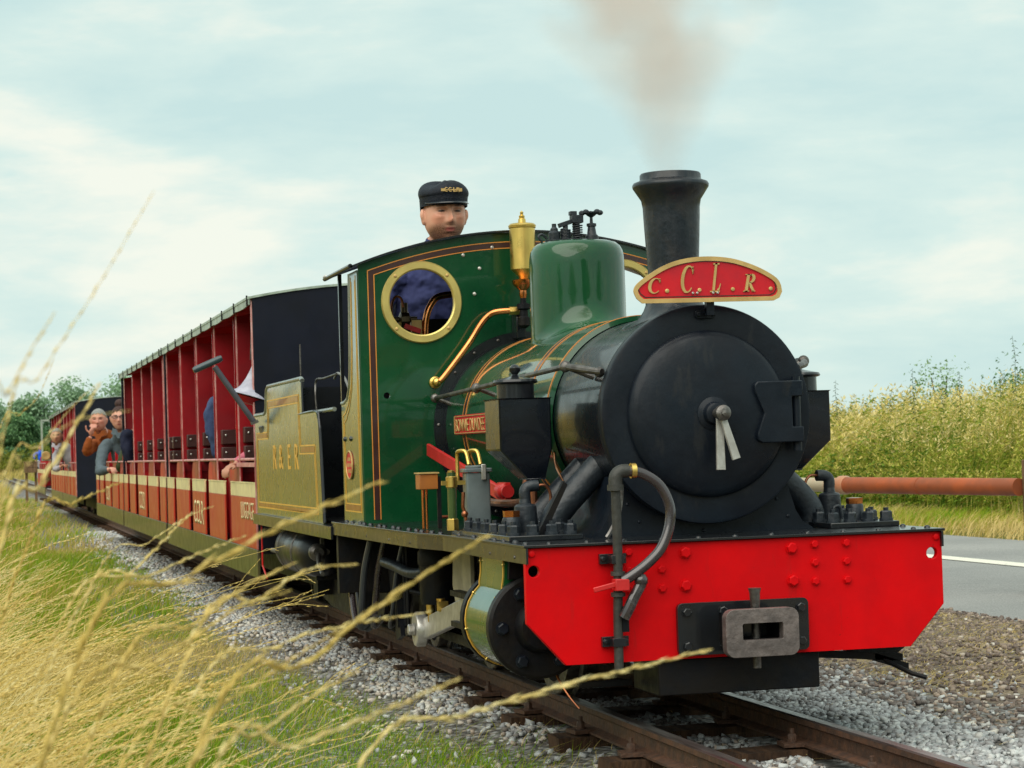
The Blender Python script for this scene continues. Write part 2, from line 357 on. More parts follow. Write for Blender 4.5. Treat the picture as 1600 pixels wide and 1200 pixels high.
# ------------------------------------------------------------------ numpy scatter helpers
def np_mesh(name, V, faces_list, mats, tone=None, smooth=False):
    """faces_list: list of (k, array(n,k)); tone per face"""
    me = bpy.data.meshes.new(name)
    me.vertices.add(len(V)); me.vertices.foreach_set('co', np.asarray(V, dtype=np.float32).ravel())
    loops = np.concatenate([f.ravel() for k, f in faces_list]).astype(np.int32)
    tot = np.concatenate([np.full(len(f), k, dtype=np.int32) for k, f in faces_list])
    start = np.concatenate([[0], np.cumsum(tot)[:-1]]).astype(np.int32)
    me.loops.add(len(loops)); me.loops.foreach_set('vertex_index', loops)
    me.polygons.add(len(tot)); me.polygons.foreach_set('loop_start', start); me.polygons.foreach_set('loop_total', tot)
    if tone is not None:
        at = me.attributes.new('tone', 'FLOAT', 'FACE'); at.data.foreach_set('value', np.asarray(tone, dtype=np.float32))
    for q in (mats if isinstance(mats, (list, tuple)) else [mats]): me.materials.append(q)
    if smooth: me.polygons.foreach_set('use_smooth', np.ones(len(tot), dtype=bool))
    me.update(calc_edges=True); me.validate()
    return me
def blades(P, H, W, LX, LY, tone, curl=1.0):
    """3-tri grass blades: P (n,3) base, heights, widths, lean offsets"""
    n = len(P); th = rng.uniform(0, 2 * PI, n); dx, dy = np.cos(th) * W / 2, np.sin(th) * W / 2
    V = np.zeros((n, 5, 3)); z0 = np.zeros(n)
    V[:, 0] = P + np.stack([dx, dy, z0], 1); V[:, 1] = P - np.stack([dx, dy, z0], 1)
    mid = P + np.stack([LX * 0.35 * curl, LY * 0.35 * curl, H * 0.6], 1)
    V[:, 2] = mid - np.stack([dx, dy, z0], 1) * 0.75; V[:, 3] = mid + np.stack([dx, dy, z0], 1) * 0.75
    V[:, 4] = P + np.stack([LX, LY, H], 1)
    b = (np.arange(n) * 5)[:, None]
    q = b + np.array([[0, 1, 2, 3]]); t = b + np.array([[3, 2, 4]])
    return V.reshape(-1, 3), q, t, np.asarray(tone)
def blade_obj(name, sets, material, **tags):
    Vs, Qs, Ts, tq = [], [], [], []; o = 0
    for V, q, t, tone in sets:
        Vs.append(V); Qs.append(q + o); Ts.append(t + o); tq.append(tone); o += len(V)
    tone = np.concatenate(tq); me = np_mesh(name, np.concatenate(Vs), [(4, np.concatenate(Qs)), (3, np.concatenate(Ts))], material, np.concatenate([tone, tone]))
    return link(name, me, None, **tags)
def tone_mat(name, stops, rough=0.7, trans=0.25, spec=0.25, metal=0):
    m = bpy.data.materials.new(name); m.use_nodes = True; t = m.node_tree; b = t.nodes['Principled BSDF']
    b.inputs['Roughness'].default_value = rough; b.inputs['Specular IOR Level'].default_value = spec
    at = t.nodes.new('ShaderNodeAttribute'); at.attribute_name = 'tone'
    rp = t.nodes.new('ShaderNodeValToRGB'); els = rp.color_ramp.elements
    els[0].position = stops[0][0]; els[0].color = (*stops[0][1], 1); els[1].position = stops[-1][0]; els[1].color = (*stops[-1][1], 1)
    for p, c in stops[1:-1]: e = els.new(p); e.color = (*c, 1)
    t.links.new(at.outputs['Fac'], rp.inputs[0]); t.links.new(rp.outputs[0], b.inputs['Base Color'])
    if trans > 0:
        tr = t.nodes.new('ShaderNodeBsdfTranslucent'); t.links.new(rp.outputs[0], tr.inputs[0])
        mxs = t.nodes.new('ShaderNodeMixShader'); mxs.inputs[0].default_value = trans
        t.links.new(b.outputs[0], mxs.inputs[1]); t.links.new(tr.outputs[0], mxs.inputs[2]); t.links.new(mxs.outputs[0], t.nodes['Material Output'].inputs[0])
    return m

# ================================================================== SETTING
def gmat(name, build):
    m = bpy.data.materials.new(name); m.use_nodes = True; t = m.node_tree; build(t, t.nodes['Principled BSDF']); return m
def noise(t, scale, det=5, src=None, rough=0.6):
    n = t.nodes.new('ShaderNodeTexNoise'); n.inputs['Scale'].default_value = scale; n.inputs['Detail'].default_value = det; n.inputs['Roughness'].default_value = rough
    t.links.new(src, n.inputs['Vector']); return n
def ramp(t, src, stops):
    r = t.nodes.new('ShaderNodeValToRGB'); els = r.color_ramp.elements
    els[0].position = stops[0][0]; els[0].color = (*stops[0][1], 1); els[1].position = stops[-1][0]; els[1].color = (*stops[-1][1], 1)
    for p, c in stops[1:-1]: e = els.new(p); e.color = (*c, 1)
    t.links.new(src, r.inputs[0]); return r
def mixc(t, fac, a, b, mode='MIX'):
    m = t.nodes.new('ShaderNodeMix'); m.data_type = 'RGBA'; m.blend_type = mode
    if isinstance(fac, float): m.inputs[0].default_value = fac
    else: t.links.new(fac, m.inputs[0])
    t.links.new(a, m.inputs[6]); t.links.new(b, m.inputs[7]); return m.outputs[2]
def bumpn(t, b, h, strength, dist=0.02):
    n = t.nodes.new('ShaderNodeBump'); n.inputs['Strength'].default_value = strength; n.inputs['Distance'].default_value = dist
    t.links.new(h, n.inputs['Height']); t.links.new(n.outputs[0], b.inputs['Normal'])
def g_field(t, b):
    s = t.nodes.new('ShaderNodeTexCoord').outputs['Object']
    n1 = noise(t, 0.35, 6, s); n2 = noise(t, 9, 5, s); n3 = noise(t, 60, 4, s)
    c = ramp(t, n1.outputs[0], [(0.35, (0.10, 0.12, 0.02)), (0.5, (0.20, 0.17, 0.05)), (0.62, (0.34, 0.26, 0.09))])
    d = ramp(t, n2.outputs[0], [(0.35, (0.06, 0.10, 0.012)), (0.65, (0.24, 0.18, 0.07))])
    o = mixc(t, 0.5, c.outputs[0], d.outputs[0]); t.links.new(o, b.inputs['Base Color']); b.inputs['Roughness'].default_value = 0.95
    b.inputs['Specular IOR Level'].default_value = 0.1; bumpn(t, b, n3.outputs[0], 0.8)
def g_ballast(t, b):
    s = t.nodes.new('ShaderNodeTexCoord').outputs['Object']
    v = t.nodes.new('ShaderNodeTexVoronoi'); v.inputs['Scale'].default_value = 38; t.links.new(s, v.inputs['Vector'])
    n = noise(t, 3, 4, s)
    bw = t.nodes.new('ShaderNodeSeparateColor'); t.links.new(v.outputs['Color'], bw.inputs[0])
    c = ramp(t, bw.outputs[0], [(0.0, (0.20, 0.17, 0.15)), (0.4, (0.34, 0.33, 0.32)), (0.75, (0.50, 0.50, 0.48)), (1.0, (0.38, 0.31, 0.25))])
    dk = ramp(t, v.outputs['Distance'], [(0.0, (1, 1, 1)), (0.75, (0.25, 0.24, 0.22))])
    o = mixc(t, 1.0, c.outputs[0], dk.outputs[0], 'MULTIPLY'); t.links.new(o, b.inputs['Base Color']); b.inputs['Roughness'].default_value = 0.9
    inv = t.nodes.new('ShaderNodeMath'); inv.operation = 'SUBTRACT'; inv.inputs[0].default_value = 1; t.links.new(v.outputs['Distance'], inv.inputs[1]); bumpn(t, b, inv.outputs[0], 1.0, 0.02)
def g_dirt(t, b):
    s = t.nodes.new('ShaderNodeTexCoord').outputs['Object']
    n1 = noise(t, 1.6, 6, s); n2 = noise(t, 45, 5, s)
    c = ramp(t, n1.outputs[0], [(0.38, (0.18, 0.14, 0.11)), (0.52, (0.32, 0.25, 0.17)), (0.62, (0.52, 0.39, 0.21))])
    d = ramp(t, n2.outputs[0], [(0.3, (0.35, 0.33, 0.3)), (0.7, (1, 1, 1))])
    o = mixc(t, 1.0, c.outputs[0], d.outputs[0], 'MULTIPLY'); t.links.new(o, b.inputs['Base Color']); b.inputs['Roughness'].default_value = 0.95; bumpn(t, b, n2.outputs[0], 0.9)
def g_road(t, b):
    s = t.nodes.new('ShaderNodeTexCoord').outputs['Object']
    n1 = noise(t, 0.9, 6, s); n2 = noise(t, 110, 3, s)
    c = ramp(t, n1.outputs[0], [(0.3, (0.25, 0.255, 0.25)), (0.7, (0.35, 0.348, 0.335))])
    d = ramp(t, n2.outputs[0], [(0.32, (0.55, 0.55, 0.55)), (0.62, (1, 1, 1))])
    o = mixc(t, 1.0, c.outputs[0], d.outputs[0], 'MULTIPLY'); t.links.new(o, b.inputs['Base Color']); b.inputs['Roughness'].default_value = 0.85; bumpn(t, b, n2.outputs[0], 0.5, 0.004)
def g_paintline(t, b):
    s = t.nodes.new('ShaderNodeTexCoord').outputs['Object']
    n2 = noise(t, 40, 6, s); c = ramp(t, n2.outputs[0], [(0.30, (0.30, 0.30, 0.27)), (0.42, (0.72, 0.70, 0.60))]); t.links.new(c.outputs[0], b.inputs['Base Color']); b.inputs['Roughness'].default_value = 0.7

FIELD = gmat('field_grass_ground', g_field); BAL = gmat('ballast_ground', g_ballast); DIRT = gmat('dry_dirt', g_dirt); ROAD = gmat('asphalt', g_road); PLINE = gmat('road_paint', g_paintline)

GZ = -0.135
def grid(name, x0, x1, y0, y1, nx, ny, zf, material, **tags):
    xs = np.linspace(x0, x1, nx); ys = np.linspace(y0, y1, ny); X, Y = np.meshgrid(xs, ys, indexing='ij'); Z = zf(X, Y)
    V = np.stack([X, Y, Z], -1).reshape(-1, 3); i = np.arange(nx - 1)[:, None] * ny + np.arange(ny - 1)[None, :]
    F = np.stack([i, i + ny, i + ny + 1, i + 1], -1).reshape(-1, 4)
    return link(name, np_mesh(name, V, [(4, F)], material, smooth=True), None, **tags)
def wav(X, Y, s, a): return a * (np.sin(X * s + 1.3 * np.sin(Y * s * 0.7)) * np.cos(Y * s * 1.17 + np.sin(X * s * 0.5)))
ground = grid('ground', -900, 60, -500, 500, 80, 80, lambda X, Y: X * 0 + GZ - 0.01, FIELD, kind='structure')
# low berm of ballast under the track
def yedge(X):   # left limit of the bare stones
    X = np.asarray(X, dtype=float)
    return np.interp(X, [-60, -8, -5, -3.4, -2.5, -1.6, -1.07, -0.78, -0.4, 0.2, 2], [-0.58, -0.58, -0.58, -0.51, -0.46, -0.43, -0.36, -0.30, -0.25, -0.18, -0.06])
def bz(X, Y):
    yl = yedge(X); a = np.clip((Y - (yl - 0.25)) / 0.30, 0, 1); b = np.clip((1.35 - Y) / 0.7, 0, 1)
    k = np.minimum(a, b); k = k * k * (3 - 2 * k)
    return GZ + 0.004 + (0.033) * k + wav(X, Y, 5, 0.003)
grid('ballast_bed', -40, 6, -1.1, 1.5, 400, 60, bz, BAL, kind='structure')
grid('far_ballast_bed', -106, -40.05, -0.8, 1.2, 60, 8, lambda X, Y: X * 0 + GZ + 0.03, BAL, kind='structure')
grid('gravel_shoulder', -40, 6, 1.2, 2.46, 300, 20, lambda X, Y: GZ + 0.006 + (Y - 1.2) * 0.022 + wav(X, Y, 4, 0.003), DIRT, kind='structure')
def rz(X, Y): return X * 0 - 0.104
road = grid('road', -120, 12, 2.40, 5.72, 100, 8, lambda X, Y: -0.104 + 0.012 * np.sin((Y - 2.4) / 3.32 * PI), ROAD, kind='structure')
grid('road_white_line', -120, 12, 4.13, 4.30, 200, 2, lambda X, Y: -0.104 + 0.012 * np.sin((Y - 2.4) / 3.32 * PI) + 0.004, PLINE, kind='structure')
grid('road_verge', -120, 12, 5.66, 12, 200, 20, lambda X, Y: -0.125 + np.clip((Y - 5.66) * 0.18, 0, 0.05) + wav(X, Y, 2, 0.012), FIELD, kind='structure')

# ---- track
track = bpy.data.objects.new('railway_track', None); col.objects.link(track); track['kind'] = 'structure'
track.location = (0, 0, -0.13)
def rail_profile(y0):
    p = [(-0.032, -0.066), (-0.032, -0.060), (-0.006, -0.053), (-0.0045, -0.024), (-0.0165, -0.017), (-0.0165, -0.004), (-0.013, 0.0), (0.013, 0.0), (0.0165, -0.004), (0.0165, -0.017), (0.0045, -0.024), (0.006, -0.053), (0.032, -0.060), (0.032, -0.066)]
    return [(y0 + a, z) for a, z in p]
for s in (-1, 1):
    y0 = s * (0.1905 + 0.0165)
    mb = MB(); mb.prism(rail_profile(y0), 'x', -104, 5.0)
    for i in range(len(mb.f)):
        vs = [mb.v[j] for j in mb.f[i]]
        if all(v[2] > -0.0045 for v in vs) and len(vs) == 4: mb.m[i] = 1
    ra = mb.build('rail', [RAILS, RAILT], track)
slmesh = []
for k in range(4):
    mb = MB(); L = 0.66
    n = 7; vs = []
    for i in range(n):
        y = -L / 2 + L * i / (n - 1)
        for (dx, z) in ((-0.058, -0.135), (-0.058 + random.uniform(-.002, .002), -0.070 + random.uniform(-.002, .001)), (0.058, -0.070 + random.uniform(-.002, .001)), (0.058, -0.135)): vs.append((dx, y + (random.uniform(-.008, .008) if i in (0, n - 1) else 0), z))
    fs = [(i * 4 + j, i * 4 + (j + 1) % 4, (i + 1) * 4 + (j + 1) % 4, (i + 1) * 4 + j) for i in range(n - 1) for j in range(4)] + [(3, 2, 1, 0), tuple((n - 1) * 4 + j for j in range(4))]
    mb.add(vs, fs); slmesh.append(mb.mesh('sleeper', WOOD, smooth=False))
clm = MB()
clm.box(-0.035, 0.035, -0.03, 0.03, -0.068, -0.058); clm.hexbolt((0, 0, -0.060), (0, 0, 1), 0.012, 0.022)
clm.cyl((0, 0, -0.05), (0, 0, -0.025), 0.006, n=8)
clme = clm.mesh('rail_clip', RAILS)
sx = [-0.595, -1.097, -1.612, -2.073, -2.74, -3.265, -3.807]
xs = [x for x in (2.05, 1.5, 0.98, 0.45, -0.10)] + sx
x = -3.807
while x > -44: x -= 0.52; xs.append(x)
for i, x in enumerate(xs):
    o = bpy.data.objects.new('sleeper', slmesh[i % 4]); col.objects.link(o); o.parent = track; o.matrix_parent_inverse = Matrix.Translation(-track.location)
    o.location = (x, -0.005 + random.uniform(-.012, .012), random.uniform(-.003, .001)); o.rotation_euler = (0, 0, random.uniform(-.03, .03))
    if -9 < x < 2.2:
        for s in (-1, 1):
            for q in (-1, 1):
                c = bpy.data.objects.new('rail_clip', clme); col.objects.link(c); c.parent = o
                c.location = (random.uniform(-.01, .01), s * 0.207 + q * 0.054, 0.003); c.rotation_euler = (0, 0, random.uniform(-.2, .2))

# ---- loose ballast stones: real stones, one mesh
def ico():
    t = (1 + 5 ** .5) / 2
    v = np.array([(-1, t, 0), (1, t, 0), (-1, -t, 0), (1, -t, 0), (0, -1, t), (0, 1, t), (0, -1, -t), (0, 1, -t), (t, 0, -1), (t, 0, 1), (-t, 0, -1), (-t, 0, 1)]) / math.sqrt(1 + t * t)
    f = np.array([(0, 11, 5), (0, 5, 1), (0, 1, 7), (0, 7, 10), (0, 10, 11), (1, 5, 9), (5, 11, 4), (11, 10, 2), (10, 7, 6), (7, 1, 8), (3, 9, 4), (3, 4, 2), (3, 2, 6), (3, 6, 8), (3, 8, 9), (4, 9, 5), (2, 4, 11), (6, 2, 10), (8, 6, 7), (9, 8, 1)])
    return v, f
def chip():
    v = np.array([(x, y, z) for x in (-.62, .62) for y in (-.62, .62) for z in (-.62, .62)], dtype=float)
    f = np.array([(0, 1, 3), (0, 3, 2), (4, 6, 7), (4, 7, 5), (0, 4, 5), (0, 5, 1), (2, 3, 7), (2, 7, 6), (0, 2, 6), (0, 6, 4), (1, 5, 7), (1, 7, 3)]); return v, f
def stones(name, X, Y, Z, S, tone, material, flat=0.62):
    v, f = chip(); n = len(X); nv = 8
    sc3 = np.stack([rng.uniform(0.7, 1.35, n), rng.uniform(0.7, 1.2, n), rng.uniform(0.45, 0.85, n) * flat / 0.62], 1) * S[:, None]
    P = v[None] * (1 + rng.uniform(-0.45, 0.38, (n, nv, 3))) * sc3[:, None, :]
    a = rng.uniform(0, 2 * PI, n); b = rng.uniform(-0.9, 0.9, n)
    ca, sa, cb, sb = np.cos(a)[:, None], np.sin(a)[:, None], np.cos(b)[:, None], np.sin(b)[:, None]
    x, y, z = P[..., 0], P[..., 1], P[..., 2]; y, z = y * cb - z * sb, y * sb + z * cb; x, y = x * ca - y * sa, x * sa + y * ca
    V = np.stack([x + X[:, None], y + Y[:, None], z + Z[:, None]], -1).reshape(-1, 3)
    F = (f[None] + (np.arange(n) * nv)[:, None, None]).reshape(-1, 3)
    me = np_mesh(name, V, [(3, F)], material, np.repeat(tone, 12)); return me
STONE = tone_mat('ballast_stone', [(0.0, (0.075, 0.058, 0.050)), (0.25, (0.19, 0.165, 0.15)), (0.45, (0.34, 0.35, 0.36)), (0.64, (0.54, 0.56, 0.55)), (0.76, (0.42, 0.34, 0.27)), (0.88, (0.60, 0.56, 0.50)), (1.0, (0.75, 0.72, 0.64))], 0.85, 0.0, 0.3)
DIRTSTONE = tone_mat('dirt_pebble', [(0.0, (0.095, 0.075, 0.068)), (0.4, (0.21, 0.165, 0.14)), (0.75, (0.38, 0.30, 0.235)), (1.0, (0.60, 0.56, 0.50))], 0.9, 0.0, 0.2)
def accept(X, Y):
    k = np.ones(len(X), bool)
    for s in (-1, 1): k &= np.abs(Y - s * 0.207) > 0.045
    sl = np.zeros(len(X), bool)
    for sxx in xs: sl |= (np.abs(X - sxx) < 0.052) & (np.abs(Y) < 0.325)
    return k & (~sl | (rng.random(len(X)) < 0.04))
def gen(n, x0, x1, y0, y1, smin, smax, power=1.0):
    X = x0 + (x1 - x0) * rng.random(n) ** power; Y = rng.uniform(y0, y1, n); k = accept(X, Y); X, Y = X[k], Y[k]
    return X, Y, rng.uniform(smin, smax, len(X))
parts = [gen(52000, -4.5, 2.2, -0.75, 1.5, 0.008, 0.0135), gen(19000, -9, -4.5, -0.75, 0.0, 0.010, 0.015), gen(9000, -20, -9, -0.85, -0.3, 0.013, 0.020), gen(5000, -4.5, 2.2, -0.75, 1.5, 0.013, 0.018)]
X, Y, S = (np.concatenate([p[i] for p in parts]) for i in range(3))
ye = yedge(X) + 0.05 * np.sin(X * 9) + rng.normal(0, 0.03, len(X))
edgeR = 0.92 + 0.10 * np.sin(X * 2.3) + rng.normal(0, 0.06, len(X))
k = ((Y > ye) | (rng.random(len(X)) < 0.06)) & ((Y < edgeR) | (rng.random(len(X)) < 0.10)); X, Y, S = X[k], Y[k], S[k]
Z = bz(X, Y) + S * 0.25 + rng.uniform(-0.004, 0.007, len(X))
T = np.clip(rng.beta(1.7, 1.5, len(X)) * 0.9 + 0.12 * np.sin(X * 1.7 + Y * 3) + 0.02, 0, 1)
T = np.where(np.abs(Y - 0.34 - 0.04 * np.sin(X * 5)) < 0.11, T * 0.32, T)
T = np.where((np.abs(Y) < 0.19), T * 0.9, T)
T = np.where((Y < -0.24), np.clip(T * 0.85 + 0.17, 0, 1), T)       # darker band of stones beside the far rail
T = np.where(np.abs(Y - 0.62) < 0.16, 0.25 + 0.42 * T, T)
T = np.where((Y > 0.80) & (rng.random(len(X)) < 0.6), T * 0.45, T)
link('ballast_stones', stones('ballast_stones', X, Y, Z, S, T, STONE), None, kind='stuff')
# finer grit and pebbles on the shoulder
n = 17000; X = rng.uniform(-6.5, 1.6, n); Y = rng.uniform(0.85, 2.5, n); S = rng.uniform(0.006, 0.014, n); k = rng.random(n) < np.where(Y > 2.1, 0.9, 0.7); X, Y, S = X[k], Y[k], S[k]
Z = np.maximum(GZ + 0.006 + (Y - 1.2) * 0.022, np.where(Y < 1.5, bz(X, Y), -1)) + S * 0.2
link('shoulder_pebbles', stones('shoulder_pebbles', X, Y, Z, S, np.clip(rng.beta(1.4, 2.2, len(X)), 0, 1), DIRTSTONE), None, kind='stuff')

# ---- level crossing barrier beyond the train: long orange pipe and its post
bt = thing('barrier_pipe', 'long orange-painted pipe barrier with a faded end crossing behind the buffer beam', 'barrier', (-4.91, 3.20, -0.12))
A = Vector((-4.90, 3.185, 0.4265)); B = Vector((-6.684, 2.659, 0.442)); d = (B - A).normalized(); J = A + d * ((A - B).length * 0.745)
MB().tube([A + d * 0.02, A + d * 0.6, A + d * 1.0, J], 0.044, n=20).build('pipe', PIPEO, bt)
MB().tube([J, J + d * 0.5, B + d * 1.8], 0.039, n=20).build('pipe', PIPEG, bt, label='faded grey and orange end length of pipe')
MB().lathe([(0.046, 0), (0.051, 0.01), (0.051, 0.055), (0.046, 0.065)], J - d * 0.03, (d.orthogonal().normalized(), d.cross(d.orthogonal().normalized()), d), 24).build('coupling', PIPEG, bt)
MB().lathe([(0.046, 0), (0.0465, 0.006)], A + d * 0.75, (d.orthogonal().normalized(), d.cross(d.orthogonal().normalized()), d), 24).build('joint', PIPEO, bt)
pt = thing('barrier_post', 'weathered brown wooden post holding up the end of the orange pipe', 'post', (-4.86, 3.27, -0.13))
pm = MB(); pm.prism(rrect(-4.92, -4.81, 3.193, 3.30, 0.012, 3), 'z', -0.16, 0.56); pm.build('shaft', WOODP, pt, bevel=0.004)
MB().lathe([(0.02, 0), (0.02, 0.03), (0.03, 0.034), (0.03, 0.05)], (-4.80, 3.22, 0.43), 'x', 12).build('bolt', WORN, pt)

# ================================================================== LOCOMOTIVE
loco = thing('steam_locomotive', 'green narrow gauge steam locomotive with red buffer beam and black smokebox', 'locomotive', (-1.2, 0, 0))
# --- buffer beam
W, ZT, ZB = 1.072, 0.456, 0.174
bp = [(-W / 2, ZT), (-W / 2, ZB + 0.102), (-W / 2 + 0.092, ZB), (W / 2 - 0.092, ZB), (W / 2, ZB + 0.102), (W / 2, ZT)]
mb = MB(); plate(bp, [circ(-0.515, 0.401, 0.014, 20), circ(0.509, 0.403, 0.0145, 20)], 0.020, lambda u, v, w: (w - 0.010, u, v), mb)
beam = mb.build('buffer_beam', RED, loco, bevel=0.0015)
def bolts(parent, mate, lst, r, h, d=(1, 0, 0), x=0.0, name='bolt'):
    b = MB().hexbolt((0, 0, 0), d, r, h); me = b.mesh(name, mate)
    for c in lst:
        o = bpy.data.objects.new(name, me); col.objects.link(o); o.parent = parent; o.location = c; ax = Vector(d)
        o.rotation_euler = (random.uniform(0, 1) * ax.x, random.uniform(0, 1) * ax.y, random.uniform(0, 1) * ax.z)
for s in (-1, 1):
    bolts(beam, RED, [(0, s * 0.137, 0.431), (0, s * 0.138, 0.351)], 0.0135, 0.013)
    bolts(beam, RED, [(0, s * 0.197, z) for z in (0.438, 0.393, 0.347)], 0.0095, 0.010)
    bolts(beam, RED, [(0, s * 0.280, z) for z in (0.438, 0.393, 0.347)], 0.0095, 0.010)
    bolts(beam, RED, [(0, s * 0.520, 0.443)], 0.008, 0.006)
# --- footplate
fp = [(0.012, -0.541), (0.012, 0.541), (-0.9, 0.553), (-1.10, 0.585), (-2.44, 0.615), (-2.44, -0.615), (-1.10, -0.585), (-0.9, -0.553)]
foot = MB().prism(fp, 'z', 0.4575, 0.4640).build('footplate', BLACK, loco, bevel=0.001)
rv = MB()
xx = -0.05
while xx > -2.4:
    w = 0.535 if xx > -0.9 else 0.565 + ( -xx - 1.0) * 0.022
    for s in (-1, 1): rv.rivet((xx, s * (w - 0.018 - 0.004 * math.sin(xx * 23)), 0.464), (0, 0, 1), 0.0085)
    xx -= 0.10 if int(xx * 7) % 3 else 0.135
for i in range(11): rv.rivet((-0.02, -0.47 + i * 0.094, 0.464), (0, 0, 1), 0.007)
rv.build('rivet_row', BLACK, foot, kind='stuff')
for s in (-1, 1):
    e = [(p[0], p[1] + (0.0075 if s > 0 else -0.0075) * -1) for p in fp if p[1] * s > 0 ]
    e.sort(key=lambda p: -p[0]); mb = MB()
    for a, b in zip(e[:-1], e[1:]):
        a = Vector((a[0], a[1], 0)); b = Vector((b[0], b[1], 0)); d = b - a; nn = Vector((-d.y, d.x, 0)).normalized() * 0.005
        c = (a + b) / 2; mb.obox((c.x, c.y, 0.438), d, nn, (0, 0, 0.038))
    v = mb.build('valance', BLACK, loco)
    rr = MB()
    for x_ in (-0.10, -0.35, -0.62, -1.2, -1.5, -1.85, -2.2):
        w = np.interp(-x_, [0, 0.9, 1.1, 2.44], [0.535, 0.546, 0.578, 0.608]); rr.rivet((x_, s * (w + 0.0), 0.432), (0, s, 0), 0.005)
    rr.build('rivet_row', WORN, v, kind='stuff')
# --- frames, wheels, rods
mb = MB()
for s in (-1, 1): mb.box(-3.0, -0.03, s * 0.15 - 0.008, s * 0.15 + 0.008, 0.16, 0.40)
for x_ in (-0.2, -0.75, -1.35, -2.0, -2.6): mb.box(x_ - 0.01, x_ + 0.01, -0.14, 0.14, 0.17, 0.40)
mb.box(-1.9, -0.05, -0.43, 0.43, 0.405, 0.455)
mb.build('main_frame', DARK, loco)
def wheel(x_, s, r, nm='driving_wheel', parent=None):
    y = s * 0.207
    prof = [(r * 0.80, -0.02 * s), (r, -0.022 * s), (r * 1.0, 0.02 * s), (r * 0.84, 0.026 * s), (r * 0.80, 0.01 * s)]
    t = MB().lathe([(r + 0.014, -0.026 * s), (r + 0.014, -0.016 * s), (r, -0.010 * s), (r - 0.002, 0.024 * s), (r * 0.82, 0.026 * s), (r * 0.80, 0.0)], (x_, y, r), ((1, 0, 0), (0, 0, 1), (0, 1, 0)), 40, cap=False).build(nm, WORN, parent)
    h = MB(); h.lathe([(0.001, 0.035 * s), (r * 0.24, 0.035 * s), (r * 0.27, -0.02 * s)], (x_, y, r), ((1, 0, 0), (0, 0, 1), (0, 1, 0)), 20)
    for k in range(9):
        a = 2 * PI * k / 9; h.obox((x_ + math.cos(a) * r * 0.52, y, r + math.sin(a) * r * 0.52), (math.cos(a) * r * 0.62, 0, math.sin(a) * r * 0.62), (0, 0.018, 0), (-math.sin(a) * 0.03, 0, math.cos(a) * 0.03))
    h.build('spokes', DARK, t)
for x_ in (-0.95, -1.75):
    for s in (-1, 1): wheel(x_, s, 0.20, parent=loco)
for x_ in (-2.62,):
    for s in (-1, 1): wheel(x_, s, 0.13, 'trailing_wheel', loco)
for s in (-1, 1):
    cr = MB()
    cr.obox((-1.35, s * 0.265, 0.165), (0.86, 0, 0), (0, 0.02, 0), (0, 0, 0.045))
    for x_ in (-0.95, -1.75): cr.cyl((x_, s * 0.25, 0.165), (x_, s * 0.29, 0.165), 0.045, n=20)
    cr.build('coupling_rod', DARK, loco)
    # crosshead slide bar and connecting rod big end
    sb = MB(); sb.obox((-0.95, s * 0.43, 0.275), (0.72, 0, 0.0), (0, 0.03, 0), (0, 0, 0.016)); sb.obox((-0.95, s * 0.43, 0.185), (0.72, 0, 0), (0, 0.03, 0), (0, 0, 0.016)); sb.build('slide_bar', DARK, loco)
    rd = MB(); rd.obox((-1.42, s * 0.415, 0.198), (0.82, 0, 0.135), (0, 0.026, 0), (-0.013, 0, 0.066)); rd.build('connecting_rod', STEEL, loco, bevel=0.004)
    be = MB(); be.lathe([(0.02, 0), (0.052, 0.0), (0.056, 0.006), (0.056, 0.030), (0.050, 0.036), (0.02, 0.036)], (-1.86, s * 0.43 - 0.018, 0.128), ((1, 0, 0), (0, 0, 1), (0, 1, 0)), 28); be.hexbolt((-1.86, s * 0.45, 0.128), (0, s, 0), 0.018, 0.02)
    be.build('big_end', STEEL, loco)
    oc = MB(); oc.cyl((-1.73, s * 0.42, 0.16), (-1.73, s * 0.42, 0.185), 0.010, n=12); oc.cyl((-1.73, s * 0.42, 0.185), (-1.73, s * 0.42, 0.215), 0.014, n=14); oc.build('oil_cup', BRASS, loco)
    oc = MB(); oc.box(-1.56, -1.53, s * 0.42 - 0.015, s * 0.42 + 0.015, 0.205, 0.235); oc.cyl((-1.57, s * 0.42, 0.236), (-1.57, s * 0.42, 0.242), 0.014); oc.build('oil_cup', BRASS, loco)
    # motion bracket, pale painted plate
    mbk = MB(); mbk.prism([(-1.44, 0.385), (-1.19, 0.385), (-1.19, 0.27), (-1.25, 0.25), (-1.31, 0.17), (-1.38, 0.17), (-1.46, 0.29)], 'y', s * 0.395, s * 0.405)
    mbk.box(-1.28, -1.17, s * 0.408 - 0.004, s * 0.408 + 0.006, 0.275, 0.40); mbk.build('motion_bracket', CREAMM, loco)
